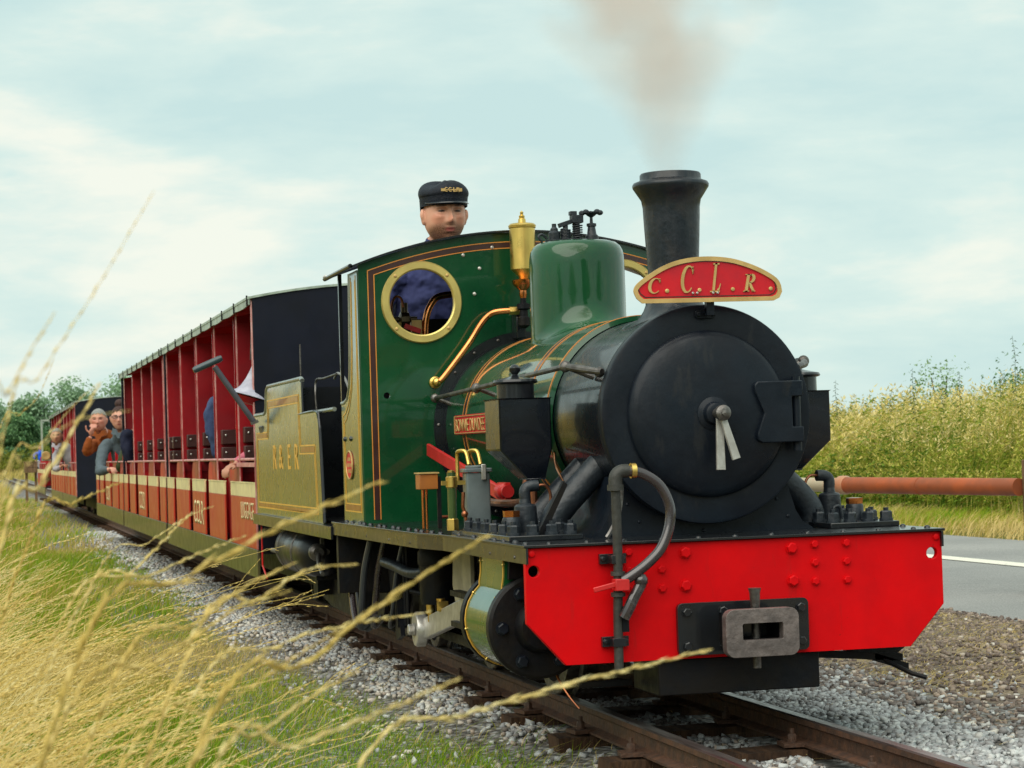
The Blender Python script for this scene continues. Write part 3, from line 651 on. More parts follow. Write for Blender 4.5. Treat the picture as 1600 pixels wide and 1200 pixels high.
# --- cylinders with valve chest wrapper
def cyl_section(s, off=0.0, zlow=0.0):
    """outline of the cylinder casing in (y,z): round cylinder blending up into the valve chest"""
    cy, cz, rr = 0.447, 0.250, 0.122 + off
    pts = []
    for i in range(25):
        a = R(52 - 284 * i / 24) if False else R(48) - R(276) * i / 24
        pts.append((cy + rr * math.cos(a), cz + rr * math.sin(a)))
    # pts run from upper outer side, down and round to the upper inner side
    outer = [(0.525 + off, 0.455), (0.523 + off, 0.405), (0.524 + off, 0.375), (0.528 + off, 0.352)]
    inner = [(0.31, 0.36), (0.31, 0.455)]
    return [(s * y, z) for y, z in outer + pts + inner]
for s in (-1, 1):
    p = cyl_section(s); c = MB(); c.prism(p, 'x', -0.545, -0.270)
    cyl = c.build('cylinder', GREENL, loco)
    # orange lined edges and rivets
    q = cyl_section(s, 0.0015)[:26]
    ln = MB()
    for x_ in (-0.535, -0.280): ln.tube([(x_, y, z) for y, z in q], 0.0018, n=6)
    ln.build('lining', LINE_Y, cyl)
    rr = MB()
    for x_ in (-0.535, -0.280):
        for k in range(1, 24, 4): rr.ball((x_, q[k][0], q[k][1]), 0.0042, 8)
    rr.build('rivet_row', BRASS, cyl, kind='stuff')
    cv = MB(); o = (0, s * 0.447, 0.250)
    cv.lathe([(0.128, -0.270), (0.130, -0.265), (0.130, -0.237), (0.122, -0.231), (0.066, -0.229), (0.062, -0.210), (0.052, -0.196), (0.0, -0.192)], o, 'x', 48)
    cv.prism([(s * 0.315, 0.37), (s * 0.518, 0.37), (s * 0.512, 0.455), (s * 0.315, 0.455)], 'x', -0.269, -0.250)
    cov = cv.build('cylinder_cover', DARK, cyl, angle=30)
    cv2 = MB()
    bolts(cyl, SMOKE, [(-0.231, o[1] + 0.096 * math.cos(R(60 * k)), 0.250 + 0.096 * math.sin(R(60 * k))) for k in range(6)], 0.0150, 0.017)
    MB().lathe([(0.128, -0.58), (0.128, -0.546)], o, 'x', 40).lathe([(0.03, -0.72), (0.03, -0.58)], o, 'x', 16).build('rear_cover', DARK, cyl)
    if s < 0: MB().tube(spl([(-0.28, s * 0.40, 0.14), (-0.25, s * 0.395, 0.11), (-0.22, s * 0.38, 0.075), (-0.20, s * 0.36, 0.045)], 4), 0.003).build('drain_pipe', COPD, cyl)
# --- smokebox
axis = (0, 0, 0.768)
sm = MB().lathe([(0.268, -0.72), (0.268, -0.235)], axis, 'x', 72, cap=True).build('smokebox', BARREL, loco)
MB().lathe([(0.266, -0.245), (0.2755, -0.242), (0.2780, -0.238), (0.2780, -0.206), (0.2760, -0.201), (0.2680, -0.1985), (0.20, -0.1985)], axis, 'x', 96).build('smokebox_ring', SMOKE, sm, angle=50)
dr = MB().lathe([(0.211, -0.1984), (0.211, -0.190), (0.207, -0.186), (0.203, -0.180), (0.190, -0.174), (0.160, -0.167), (0.12, -0.1615), (0.07, -0.158), (0.0, -0.157)], axis, 'x', 96).build('smokebox_door', SMOKE, loco, angle=60)
h = MB()
hp = [(0.118, 0.835), (0.124, 0.843), (0.134, 0.845), (0.238, 0.846), (0.240, 0.806), (0.212, 0.806), (0.212, 0.729), (0.240, 0.729), (0.240, 0.688), (0.134, 0.690), (0.122, 0.697), (0.121, 0.712), (0.140, 0.765), (0.118, 0.822)]
hp = [(0.112, 0.838), (0.120, 0.846), (0.240, 0.846), (0.240, 0.806), (0.211, 0.806), (0.211, 0.729), (0.240, 0.729), (0.240, 0.690), (0.128, 0.690), (0.116, 0.698), (0.116, 0.715), (0.136, 0.765), (0.112, 0.822)]
h.prism(hp, 'x', -0.198, -0.150); h.build('hinge', SMOKE, dr, bevel=0.003)
MB().cyl((-0.172, 0.229, 0.668), (-0.172, 0.229, 0.856), 0.011, n=16).build('hinge_pin', SMOKE, dr)
k = MB(); k.lathe([(0.042, -0.160), (0.042, -0.155), (0.030, -0.150), (0.026, -0.135), (0.020, -0.132)], (0, 0.002, 0.768), 'x', 28); k.build('centre_boss', SMOKE, dr)
k = MB(); k.lathe([(0.012, -0.14), (0.012, -0.098), (0.0165, -0.098), (0.0195, -0.095), (0.0195, -0.078), (0.014, -0.074), (0.008, -0.073), (0.008, -0.066), (0.0, -0.064)], (0, 0.002, 0.768), 'x', 28); k.build('hub', WORN, dr, angle=40)
for (ye, ze, w0, w1, xo) in ((0.000, 0.626, 0.009, 0.012, -0.112), (0.036, 0.652, 0.008, 0.011, -0.096)):
    a = Vector((xo, 0.002, 0.768)); b = Vector((xo + 0.004, ye, ze)); d = (b - a); n_ = Vector((0, -d.z, d.y)).normalized()
    mb = MB(); vs = []
    for t, w in ((0, w0), (0.12, w0), (1, w1)):
        c = a + d * t
        for sx_, sy_ in ((-1, -1), (1, -1), (1, 1), (-1, 1)): vs.append(c + Vector((sx_ * 0.004, 0, 0)) + n_ * sy_ * w)
    mb.add(vs, [(i * 4 + j, i * 4 + (j + 1) % 4, (i + 1) * 4 + (j + 1) % 4, (i + 1) * 4 + j) for i in range(2) for j in range(4)] + [(3, 2, 1, 0), (8, 9, 10, 11)])
    mb.build('door_handle', STEEL, dr, bevel=0.0015)
# saddle
sp_ = [(-0.300, 0.464), (0.300, 0.464)]
right = [(0.295, 0.470), (0.270, 0.485), (0.252, 0.515), (0.238, 0.560), (0.222, 0.615)]
arc = [(0.262 * math.cos(a), 0.768 + 0.262 * math.sin(a)) for a in np.linspace(R(-36), R(-144), 20)]
left = [(-y, z) for y, z in reversed(right)]
sd = MB().prism(sp_ + right + arc + left, 'x', -0.64, -0.262).build('saddle', SMOKE, loco)
rr = MB()
for y, z in ((-0.20, 0.545), (-0.23, 0.50), (-0.17, 0.50), (0.20, 0.545), (0.23, 0.50), (0, 0.472), (-0.245, 0.47)): rr.rivet((-0.262, y, z), (1, 0, 0), 0.005)
rr.build('rivet_row', SMOKE, sd, kind='stuff')
# small dark bracket plates each side of the saddle
for s in (-1, 1):
    if s < 0: MB().tube(spl([(-0.20, -0.232, 0.585), (-0.20, -0.240, 0.53), (-0.20, -0.262, 0.485), (-0.20, -0.275, 0.466)], 4), 0.006, n=6).build('strut', WORN, loco)
    MB().prism([(s * 0.35, 0.60), (s * 0.36, 0.61), (s * 0.44, 0.464), (s * 0.42, 0.464)], 'x', -0.30, -0.28).build('gusset', DARK, loco) if s < 0 else None
# exhaust steam pipes from smokebox to valve chests
for s in (-1, 1):
    for (x_, r_p, dy) in ((-0.42, 0.036, 0.0), (-0.58, 0.030, 0.0)):
        MB().tube(spl([(x_, s * 0.19, 0.68), (x_, s * 0.245, 0.625), (x_, s * 0.325, 0.545), (x_, s * 0.352, 0.505), (x_, s * 0.355, 0.466)], 5), r_p, n=18).lathe([(r_p + 0.014, 0.464), (r_p + 0.014, 0.476), (r_p + 0.004, 0.480)], (x_, s * 0.355, 0), 'z', 20).build('exhaust_pipe', CASTG, loco, label='bent grey exhaust pipe beside the smokebox')
# chimney
ch = (-0.44, 0.0, 0.0)
cprof = [(0.0, 1.355), (0.052, 1.360), (0.055, 1.400), (0.061, 1.408), (0.078, 1.4085), (0.081, 1.404), (0.081, 1.392), (0.084, 1.389), (0.098, 1.384), (0.1015, 1.378), (0.1005, 1.371), (0.088, 1.352), (0.079, 1.338), (0.0755, 1.318), (0.0745, 1.29), (0.071, 1.22), (0.067, 1.15), (0.066, 1.118)]
chi = MB().lathe(list(reversed(cprof)), ch, 'z', 56, cap=False).build('chimney', CHIM, loco, angle=50)
mb = MB(); n = 56; rows = []
for t in np.linspace(0, 1, 8):
    row = []
    for i in range(n):
        a = 2 * PI * i / n; rr0 = 0.066 + 0.075 * (1 - math.cos(t * PI / 2)); y = rr0 * math.sin(a); re = 0.141
        zs = 0.768 + math.sqrt(0.2695 ** 2 - (re * math.sin(a)) ** 2)
        z = zs + (1.120 - zs) * (1 - math.sin(t * PI / 2)); row.append((ch[0] + rr0 * math.cos(a), y, z))
    rows.append(row)
row = [(ch[0] + 0.141 * math.cos(2 * PI * i / n), 0.141 * math.sin(2 * PI * i / n), 0.764 + math.sqrt(0.2695 ** 2 - (0.141 * math.sin(2 * PI * i / n)) ** 2) - 0.01) for i in range(n)]; rows.append(row)
mb.add([p for r__ in rows for p in r__], [(k * n + i, k * n + (i + 1) % n, (k + 1) * n + (i + 1) % n, (k + 1) * n + i) for k in range(len(rows) - 1) for i in range(n)])
mb.build('chimney_base', CHIM, chi, angle=60)
# --- boiler with lining bands
bo = MB().lathe([(0.2835, -2.095), (0.2835, -0.722), (0.270, -0.718)], axis, 'x', 96, cap=False).build('boiler', GREEN, loco)
for x_, both in ((-0.735, 0), (-0.98, 1), (-1.78, 1)):
    if both: MB().lathe([(0.2838, x_ - 0.016), (0.2852, x_ - 0.0155), (0.2852, x_ + 0.0155), (0.2838, x_ + 0.016)], axis, 'x', 96, cap=False).build('boiler_band', LINE_B, bo)
    for dx in ((-0.021, 0.021) if both else (0,)):
        MB().lathe([(0.2838, x_ + dx - 0.0022), (0.2856, x_ + dx - 0.0018), (0.2856, x_ + dx + 0.0018), (0.2838, x_ + dx + 0.0022)], axis, 'x', 96, cap=False).build('lining', LINE_O, bo)
fl = MB().lathe([(0.283, -2.06), (0.2865, -2.06), (0.2865, -2.085), (0.318, -2.085), (0.318, -2.095)], axis, 'x', 80, cap=False)
fl = fl.build('boiler_flange', BLACK, bo)
rr = MB()
for i in range(20): a = R(20 + i * 17.5); rr.rivet((-2.085, 0.303 * math.cos(a), 0.768 + 0.303 * math.sin(a)), (1, 0, 0), 0.006)
rr.build('rivet_row', WORN, fl, kind='stuff')
# --- dome
dx_, dy_ = -1.42, 0.006
mb = MB(); n = 72; rows = []
def dring(r, z): return [(dx_ + r * math.cos(2 * PI * i / n), dy_ + r * math.sin(2 * PI * i / n), z) for i in range(n)]
for r, z in ((0.0, 1.324), (0.06, 1.3235), (0.105, 1.321), (0.122, 1.316), (0.134, 1.306), (0.1415, 1.292), (0.1450, 1.274), (0.1462, 1.25), (0.1466, 1.16)): rows.append(dring(r, z))
for t in np.linspace(0, 1, 12):
    row = []
    for i in range(n):
        a = 2 * PI * i / n; rr0 = 0.1468 + 0.062 * (1 - math.cos(t * PI / 2)); re = 0.2088
        zs = 0.768 + math.sqrt(0.2865 ** 2 - (re * math.sin(a)) ** 2); zt_ = zs + 0.085 - 0.02 * abs(math.sin(a))
        row.append((dx_ + rr0 * math.cos(a), dy_ + rr0 * math.sin(a), zs + (zt_ - zs) * (1 - math.sin(t * PI / 2))))
    rows.append(row)
rows.append([(p[0], p[1], p[2] - 0.006) for p in rows[-1]])
mb.add([p for r__ in rows for p in r__], [(k * n + i, k * n + (i + 1) % n, (k + 1) * n + (i + 1) % n, (k + 1) * n + i) for k in range(len(rows) - 1) for i in range(n)])
dome = mb.build('dome', GREENL, loco, angle=75)
z0 = 1.322
sv = MB(); sv.lathe([(0.030, z0 - .004), (0.030, z0 + .006), (0.018, z0 + .008)], (dx_, -0.062, 0), 'z', 16); sv.lathe([(0.017, z0), (0.018, z0 + .028), (0.012, z0 + .034), (0.012, z0 + .040), (0.007, z0 + .046), (0.007, z0 + .056)], (dx_, -0.062, 0), 'z', 16)
sv.tube(spl([(dx_, -0.10, z0), (dx_, -0.112, z0 + .016), (dx_, -0.10, z0 + .024), (dx_, -0.085, z0 + .01)], 4), 0.004)
sv.build('check_valve', CASTG, dome)
sv = MB(); sv.box(dx_ - 0.03, dx_ + 0.03, -0.045, 0.035, z0 - .002, z0 + .008)
for y, h in ((-0.026, 0.044), (0.012, 0.060)):
    pts = []
    for i in range(60): a = i * 0.75; pts.append((dx_ + 0.0145 * math.cos(a), y + 0.0145 * math.sin(a), z0 + 0.008 + (h - 0.012) * i / 59))
    sv.tube(pts, 0.0028, n=6); sv.cyl((dx_, y, z0), (dx_, y, z0 + h + 0.012), 0.008, n=12)
sv.obox((dx_, -0.022, z0 + 0.058), (0.02, 0, 0), (0, 0.050, 0.016), (0, -0.004, 0.013)); sv.box(dx_ - 0.016, dx_ + 0.016, -0.008, 0.028, z0 + 0.058, z0 + 0.082); sv.box(dx_ - 0.012, dx_ + 0.012, -0.012, 0.009, z0 + 0.082, z0 + 0.094)
sv.build('safety_valve', CASTG, dome, bevel=0.0015)
sv = MB(); sv.lathe([(0.021, z0 - .003), (0.020, z0 + .018), (0.0145, z0 + .024), (0.0115, z0 + .046), (0.015, z0 + .048), (0.015, z0 + .056), (0.005, z0 + .058), (0.0045, z0 + .075), (0.012, z0 + .080), (0.021, z0 + .088), (0.021, z0 + .092), (0.0, z0 + .094)], (dx_, 0.057, 0), 'z', 20)
for k in range(5): a = 2 * PI * k / 5 + 0.4; sv.ball((dx_ + 0.029 * math.cos(a), 0.057 + 0.029 * math.sin(a), z0 + .090), 0.0105, 10, sc3=(1, 1, 0.8))
sv.build('hand_wheel_valve', CASTG, dome)
# --- cab
XC = -2.10
def arcz(y): return 1.420 - 0.335 * y * y
ys = np.linspace(0.556, -0.556, 40)
outl = [(-0.556, 0.464), (0.556, 0.464)] + [(float(y), float(arcz(y))) for y in ys]
mb = MB(); plate(outl, [circ(-0.346, 1.190, 0.113, 48), circ(0.346, 1.190, 0.113, 48), circ(-0.472, 0.883, 0.011, 12)], 0.008, lambda u, v, w: (XC + w, u, v), mb)
cabf = mb.build('cab_front', GREEN, loco)
for s in (-1, 1):
    rg = MB().lathe([(0.1085, -0.008), (0.1085, 0.006), (0.113, 0.0095), (0.133, 0.0095), (0.1365, 0.004), (0.1365, 0.0)], (XC + 0.004, s * 0.346, 1.190), 'x', 72, cap=False).build('window_frame', BRASSR, cabf, angle=30)
    rr = MB()
    for k in range(4): a = R(45 + 90 * k); rr.rivet((XC + 0.0135, s * 0.346 + 0.124 * math.cos(a), 1.190 + 0.124 * math.sin(a)), (1, 0, 0), 0.006)
    rr.build('screw_ring', GOLD, rg, kind='stuff')
xl = XC + 0.0042
def offpath(o, z0_=0.475):
    yy = 0.556 - o; return [(xl, -yy, z0_)] + [(xl, float(y), float(arcz(y) - o)) for y in np.linspace(-yy, yy, 40)] + [(xl, yy, z0_)]
for o, w, mt in ((0.031, 0.0030, LINE_O), (0.0415, 0.016, LINE_B), (0.052, 0.0030, LINE_O)):
    MB().ribbon(offpath(o), w, (1, 0, 0)).build('lining', mt, cabf)
rr = MB()
for y, z in ((-0.20, 1.345), (-0.145, 1.30), (-0.165, 1.215), (-0.10, 1.37), (0.2, 1.345)): rr.rivet((XC + 0.004, y, z), (1, 0, 0), 0.0065)
rr.build('rivet_row', STEEL, cabf, kind='stuff')
for s in (-1, 1):
    Yc = s * 0.556
    p = [(-2.104, 0.464), (-2.49, 0.464), (-2.49, 0.868), (-2.43, 0.868), (-2.37, 0.880), (-2.325, 0.915), (-2.30, 0.965), (-2.285, 1.04), (-2.27, 1.18), (-2.262, 1.30), (-2.104, 1.30)]
    cs = MB().prism(p, 'y', Yc - 0.004, Yc + 0.004).build('cab_side', GREENS, loco)
    yo = Yc + s * 0.0042; g = (0, s, 0)
    lp1 = [(-2.135, yo, 1.285), (-2.135, yo, 0.50), (-2.455, yo, 0.50), (-2.455, yo, 0.825), (-2.40, yo, 0.835), (-2.335, yo, 0.865), (-2.275, yo, 0.925), (-2.248, yo, 1.04), (-2.235, yo, 1.20), (-2.230, yo, 1.285)]
    lp2 = [(-2.150, yo, 1.27), (-2.150, yo, 0.525), (-2.435, yo, 0.525), (-2.435, yo, 0.80), (-2.385, yo, 0.815), (-2.32, yo, 0.850), (-2.26, yo, 0.915), (-2.232, yo, 1.04), (-2.22, yo, 1.20), (-2.218, yo, 1.27)]
    for lp, w in ((lp1, 0.0045), (lp2, 0.0045)): MB().ribbon(lp, w, g).build('lining', LINE_Y, cs)
    MB().ribbon([(-2.143, yo, 0.5125), (-2.446, yo, 0.5125)], 0.018, g).build('lining', BANDG, cs)
    MB().tube([(-2.492, Yc, 0.870), (-2.43, Yc, 0.870), (-2.37, Yc, 0.882), (-2.327, Yc, 0.917), (-2.302, Yc, 0.967), (-2.287, Yc, 1.04), (-2.272, Yc, 1.18), (-2.264, Yc, 1.30)], 0.008, n=10).build('beading', SILV if True else BLACK, cs)
    MB().box(-2.485, -2.470, Yc - 0.006, Yc + 0.006, 0.875, 1.315).build('pillar', BLACK, loco)
    rr = MB()
    for x_ in (-2.43, -2.31): rr.rivet((x_, yo, 0.745), g, 0.009)
    rr.build('rivet_row', BLACK, cs, kind='stuff')
    ov = MB(); pl_ = [(-2.335 + 0.062 * math.cos(a), 0.656 + 0.047 * math.sin(a)) for a in np.linspace(0, 2 * PI, 36, endpoint=False)]
    ov.prism(pl_, 'y', yo, yo + s * 0.004); plq = ov.build('works_plate', PLRED, cs)
    MB().tube([(x, yo + s * 0.004, z) for x, z in pl_ + pl_[:1]], 0.003, n=6).build('rim', GOLD, plq)
    for zz, ww in ((0.676, 0.030), (0.656, 0.044), (0.636, 0.030)):
        mb = MB()
        for k in range(6): mb.box(-2.335 - ww + k * ww * 0.36, -2.335 - ww + k * ww * 0.36 + ww * 0.2, yo + s * 0.003 - 0.0015, yo + s * 0.003 + 0.0025, zz - 0.006, zz + 0.006)
        mb.build('raised_marks', GOLD, plq, kind='stuff')
# roof
rp_ = []; ths = np.linspace(-0.585, 0.585, 44)
for y in ths: rp_.append((float(y), float(arcz(y) + 0.0005)))
rp2 = [(y, z + 0.006) for y, z in reversed(rp_)]
rf = MB().prism(rp_ + rp2, 'x', -2.62, -2.075).build('cab_roof', BLACK, loco)
for s in (-1, 1):
    e = MB().tube([(-2.62, s * 0.585, arcz(0.585) + 0.006), (-2.075, s * 0.585, arcz(0.585) + 0.006)], 0.008, n=8); e.build('roof_edge', BLACK, rf)
rr = MB()
for x_ in (-2.60, -2.57): rr.rivet((x_, -0.590, arcz(0.585) + 0.012), (0, -1, 0.3), 0.006)
rr.build('rivet_row', STEEL, rf, kind='stuff')
# backhead and fittings visible through the round window
bk = MB().lathe([(0.0, -2.40), (0.27, -2.40), (0.28, -2.36), (0.2835, -2.104)], (0, 0, 0.74), 'x', 40); bk.build('firebox_backhead', DARK, loco)
XF = -2.34
ft = MB(); ft.cyl((XF, -0.455, 1.148), (XF, -0.315, 1.148), 0.010, n=12); ft.lathe([(0.012, 0), (0.026, 0.006), (0.028, 0.02), (0.026, 0.034), (0.012, 0.04)], (XF, -0.378, 1.148), 'y', 10); ft.cyl((XF, -0.358, 1.06), (XF, -0.358, 1.205), 0.012, n=12); ft.lathe([(0.014, 0), (0.021, 0.004), (0.021, 0.022), (0.014, 0.026)], (XF, -0.358, 1.10), 'z', 8)
ft.lathe([(0.008, -0.455), (0.017, -0.452), (0.017, -0.425), (0.008, -0.42)], (XF, 0, 1.148), 'y', 8); ft.build('injector_valve', mat('oily_brass', (0.10, 0.075, 0.045), 0.35, metal=0.8), loco)
MB().box(XF - 0.02, XF + 0.01, -0.335, -0.30, 1.02, 1.145).build('gauge_bracket', GOLD, loco)
MB().box(XF - 0.30, XF - 0.20, -0.34, 0.34, 1.05, 1.16).build('regulator_box', DARK, loco)
MB().tube(spl([(XF + .01, -0.385, 1.08), (XF + .01, -0.402, 1.16), (XF + .01, -0.402, 1.20), (XF + .01, -0.388, 1.226), (XF + .01, -0.370, 1.220), (XF + .01, -0.362, 1.19)], 6), 0.0045, n=8).build('small_pipe', COPD, loco)
MB().obox((XF + 0.02, -0.335, 1.115), (0.01, 0, 0), (0, 0.055, -0.02), (0, 0.006, 0.016)).build('red_lever', TAPRED, loco)
MB().tube(spl([(XF, -0.290, 0.98), (XF, -0.288, 1.10), (XF, -0.280, 1.16), (XF, -0.262, 1.20), (XF, -0.235, 1.225), (XF, -0.16, 1.235)], 6), 0.012, n=12).build('copper_pipe', COPPER, loco)
# --- whistle in front of the cab
wx, wy = -1.975, -0.024
wh = MB().lathe([(0.006, 1.225), (0.018, 1.262), (0.0425, 1.285), (0.0425, 1.42), (0.045, 1.422), (0.046, 1.430), (0.040, 1.436), (0.013, 1.440), (0.012, 1.452), (0.009, 1.454), (0.010, 1.462), (0.005, 1.466), (0.006, 1.474), (0.0, 1.480)], (wx, wy, 0), 'z', 36).build('whistle', BRASS, loco, angle=40)
MB().lathe([(0.010, 1.19), (0.013, 1.20), (0.012, 1.215), (0.034, 1.236), (0.036, 1.248), (0.030, 1.252), (0.0, 1.252)], (wx, wy - 0.004, 0), 'z', 28).build('whistle_cup', COPPER, wh, angle=40)
MB().lathe([(0.008, 1.09), (0.020, 1.10), (0.020, 1.125), (0.014, 1.13), (0.014, 1.15), (0.022, 1.155), (0.022, 1.17), (0.010, 1.175), (0.010, 1.195)], (wx, wy - 0.004, 0), 'z', 20).build('valve_body', DARK, wh)
MB().box(-2.092, -2.02, wy - 0.018, wy + 0.014, 1.06, 1.145).build('bracket', BLACK, wh, bevel=0.003)
cpts = [(-2.03, -0.306, 0.924), (-2.03, -0.284, 0.947), (-2.03, -0.205, 1.045), (-2.03, -0.163, 1.107), (-2.03, -0.135, 1.137), (-2.02, -0.109, 1.149), (-2.01, -0.054, 1.152)]
pp = MB().tube(spl(cpts, 6), 0.0105, n=14).build('copper_pipe', COPPER, loco, label='bright bent copper pipe on the green cab front')
MB().lathe([(0.020, 0), (0.020, 0.010), (0.014, 0.012), (0.014, 0.025)], (-2.095, -0.309, 0.922), 'x', 18).ball((-2.06, -0.309, 0.922), 0.016, 12).build('flange', BRASS, pp)
MB().cyl((-2.012, -0.068, 1.152), (-2.012, -0.030, 1.152), 0.0145, n=6).build('union_nut', BRASS, pp)
# --- handrails
for s in (-1, 1):
    hr = MB(); y = s * 0.325
    hr.cyl((-2.02, y, 0.868), (-0.36, y, 0.902), 0.0075, n=10); hr.tube([(-0.36, y, 0.902), (-0.30, s * 0.305, 0.893), (-0.243, s * 0.262, 0.882)], [0.008, 0.010, 0.008], n=10)
    hr.build('handrail', WORN, loco)
    for x_, z_ in ((-0.36, 0.902), (-1.40, 0.881), (-2.02, 0.868)): MB().ball((x_, y, z_), 0.0155, 14).cyl((x_, y, z_), (x_ - 0.0, s * 0.25, z_ - 0.03), 0.007, n=8).build('handrail_knob', WORN, loco)
    MB().ball((-0.262, s * 0.262, 0.882), 0.014, 12).build('handrail_knob', WORN, loco)
# --- sandboxes
for s in (-1, 1):
    y0, y1 = s * 0.463, s * 0.322
    sb = MB(); F_, B_ = -0.53, -0.70
    zt_, zm, zb_ = 0.828, 0.692, 0.612
    a = [(F_, y0, zt_), (F_, y1, zt_), (B_, y1, zt_), (B_, y0, zt_)]; b = [(F_, y0, zm), (F_, y1, zm), (B_, y1, zm), (B_, y0, zm)]
    c = [(F_ - 0.03, s * 0.385, zb_), (F_ - 0.03, s * 0.335, zb_), (B_ + 0.05, s * 0.335, zb_), (B_ + 0.05, s * 0.385, zb_)]
    sb.add(a + b + c, [(0, 1, 2, 3), (11, 10, 9, 8)] + [(i + 4 * k, (i + 1) % 4 + 4 * k, (i + 1) % 4 + 4 * (k + 1), i + 4 * (k + 1)) for k in range(2) for i in range(4)])
    bx = sb.build('sandbox', BARREL, loco, bevel=0.004)
    yc = s * 0.400
    MB().lathe([(0.050, 0.826), (0.050, 0.866), (0.058, 0.868), (0.061, 0.872), (0.058, 0.878), (0.030, 0.884), (0.012, 0.888), (0.008, 0.893), (0.015, 0.902), (0.015, 0.910), (0.008, 0.918), (0.0, 0.920)], (-0.60, yc, 0), 'z', 36).build('lid', BLACK, bx, angle=40)
    MB().lathe([(0.016, 0.612), (0.020, 0.600), (0.020, 0.585), (0.010, 0.580)], (-0.60, s * 0.36, 0), 'z', 14).build('union_nut', COPD, bx)
    MB().tube([(-0.60, s * 0.36, 0.585), (-0.60, s * 0.36, 0.53), (-0.595, s * 0.358, 0.466)], 0.011, n=10).build('sand_pipe', COPD, bx)
# --- name plate on the boiler side
for s in (-1, 1):
    nx0, nx1 = -1.845, -1.245
    npl = MB().prism(rrect(nx0, nx1, 0.745, 0.806, 0.004, 2), 'y', s * 0.292, s * 0.300).build('name_plate', PLRED, loco)
    MB().ribbon([(nx0 + .004, s * 0.300, 0.749), (nx1 - .004, s * 0.300, 0.749), (nx1 - .004, s * 0.300, 0.802), (nx0 + .004, s * 0.300, 0.802)], 0.0025, (0, s, 0), closed=True, t=0.003).build('rim', GOLD, npl)
    if s < 0: text_mesh('BONNIE DUNDEE', 0.040, 0.88, -0.012, 0.003, (-1.825, -0.300, 0.754), (1, 0, 0), (0, 0, 1), GOLD, 'raised_letters', npl, kind='stuff')
    else: text_mesh('BONNIE DUNDEE', 0.040, 0.88, -0.012, 0.003, (-1.265, 0.300, 0.754), (-1, 0, 0), (0, 0, 1), GOLD, 'raised_letters', npl, kind='stuff')
# --- reversing rod (bright red) and other plumbing on the near side
rr_ = MB(); a = Vector((-2.06, -0.345, 0.700)); b = Vector((-0.98, -0.345, 0.560)); d = (b - a); rr_.obox((a + b) / 2, d, (0, 0.012, 0), Vector((-d.z, 0, d.x)).normalized() * 0.040); rr_.build('reach_rod', TAPRED, loco, bevel=0.002)
mb = MB().lathe([(0.018, 0), (0.024, 0.004), (0.024, 0.05), (0.018, 0.055), (0.018, 0.08)], (-1.03, -0.345, 0.575), 'x', 16); mb.box(-1.06, -0.96, -0.35, -0.335, 0.53, 0.60); mb.build('reach_rod_joint', TAPRED, loco)
lb = MB().prism(rrect(-0.905, -0.850, -0.486, -0.418, 0.006, 3), 'z', 0.475, 0.632).build('lubricator', GREYBOX, loco, bevel=0.002)
MB().prism(rrect(-0.910, -0.845, -0.492, -0.412, 0.006, 3), 'z', 0.633, 0.644).cyl((-0.878, -0.452, 0.644), (-0.878, -0.452, 0.652), 0.030, n=20).build('lid', GREYBOX, lb, bevel=0.002)
MB().box(-0.846, -0.838, -0.445, -0.432, 0.612, 0.655).build('lid_clasp', STEEL, lb, bevel=0.002)
MB().box(-0.93, -0.82, -0.515, -0.40, 0.464, 0.475).build('base', BLACK, lb, bevel=0.002)
for y in (-0.495, -0.462):
    MB().tube(spl([(-0.92, y, 0.60), (-0.92, y, 0.675), (-0.915, y, 0.690), (-0.90, y + 0.008, 0.694), (-0.885, y + 0.018, 0.688), (-0.87, y + 0.022, 0.655)], 5), 0.0055, n=8).build('oil_pipe', BRASS, lb)
g = MB(); g.cyl((-0.87, -0.524, 0.50), (-0.87, -0.524, 0.635), 0.0125, n=14); gl = g.build('sight_glass', mat('sight_glass_green', (0.05, 0.09, 0.03), 0.1, coat=1.0), lb)
g = MB(); g.lathe([(0.017, 0.475), (0.017, 0.505), (0.013, 0.508)], (-0.87, -0.524, 0), 'z', 6); g.lathe([(0.013, 0.592), (0.016, 0.595), (0.016, 0.622), (0.010, 0.626), (0.010, 0.640), (0.0, 0.642)], (-0.87, -0.524, 0), 'z', 14); g.obox((-0.87, -0.515, 0.606), (0.012, 0, 0), (0, 0.075, 0), (0, 0, 0.012)); g.build('gauge_fitting', BRASS, lb, kind='stuff')
MB().tube([(-0.83, -0.50, 0.58), (-0.83, -0.503, 0.54), (-0.83, -0.497, 0.52), (-0.83, -0.49, 0.475)], 0.005, n=8).ball((-0.83, -0.498, 0.52), 0.010, 10).build('oil_pipe', COPD, lb)
ob_ = MB().box(-1.34, -1.275, -0.533, -0.478, 0.583, 0.628).build('oil_box', mat('oil_box_orange', (0.42, 0.14, 0.02), 0.45, c2=(0.3, 0.1, 0.02)), loco, bevel=0.002)
MB().box(-1.345, -1.27, -0.536, -0.475, 0.629, 0.633).build('lid', GOLD, ob_)
for y in (-0.520, -0.510): MB().tube([(-1.30, y, 0.582), (-1.30, y, 0.466)], 0.004, n=8).build('oil_pipe', COPPER, ob_)
MB().box(-1.29, -1.283, -0.480, -0.468, 0.466, 0.62).build('stand', DARK, ob_)
MB().tube([(-1.29, -0.474, 0.50), (-1.30, -0.44, 0.50), (-1.31, -0.42, 0.52)], 0.005, n=8).build('oil_pipe', COPD, ob_)
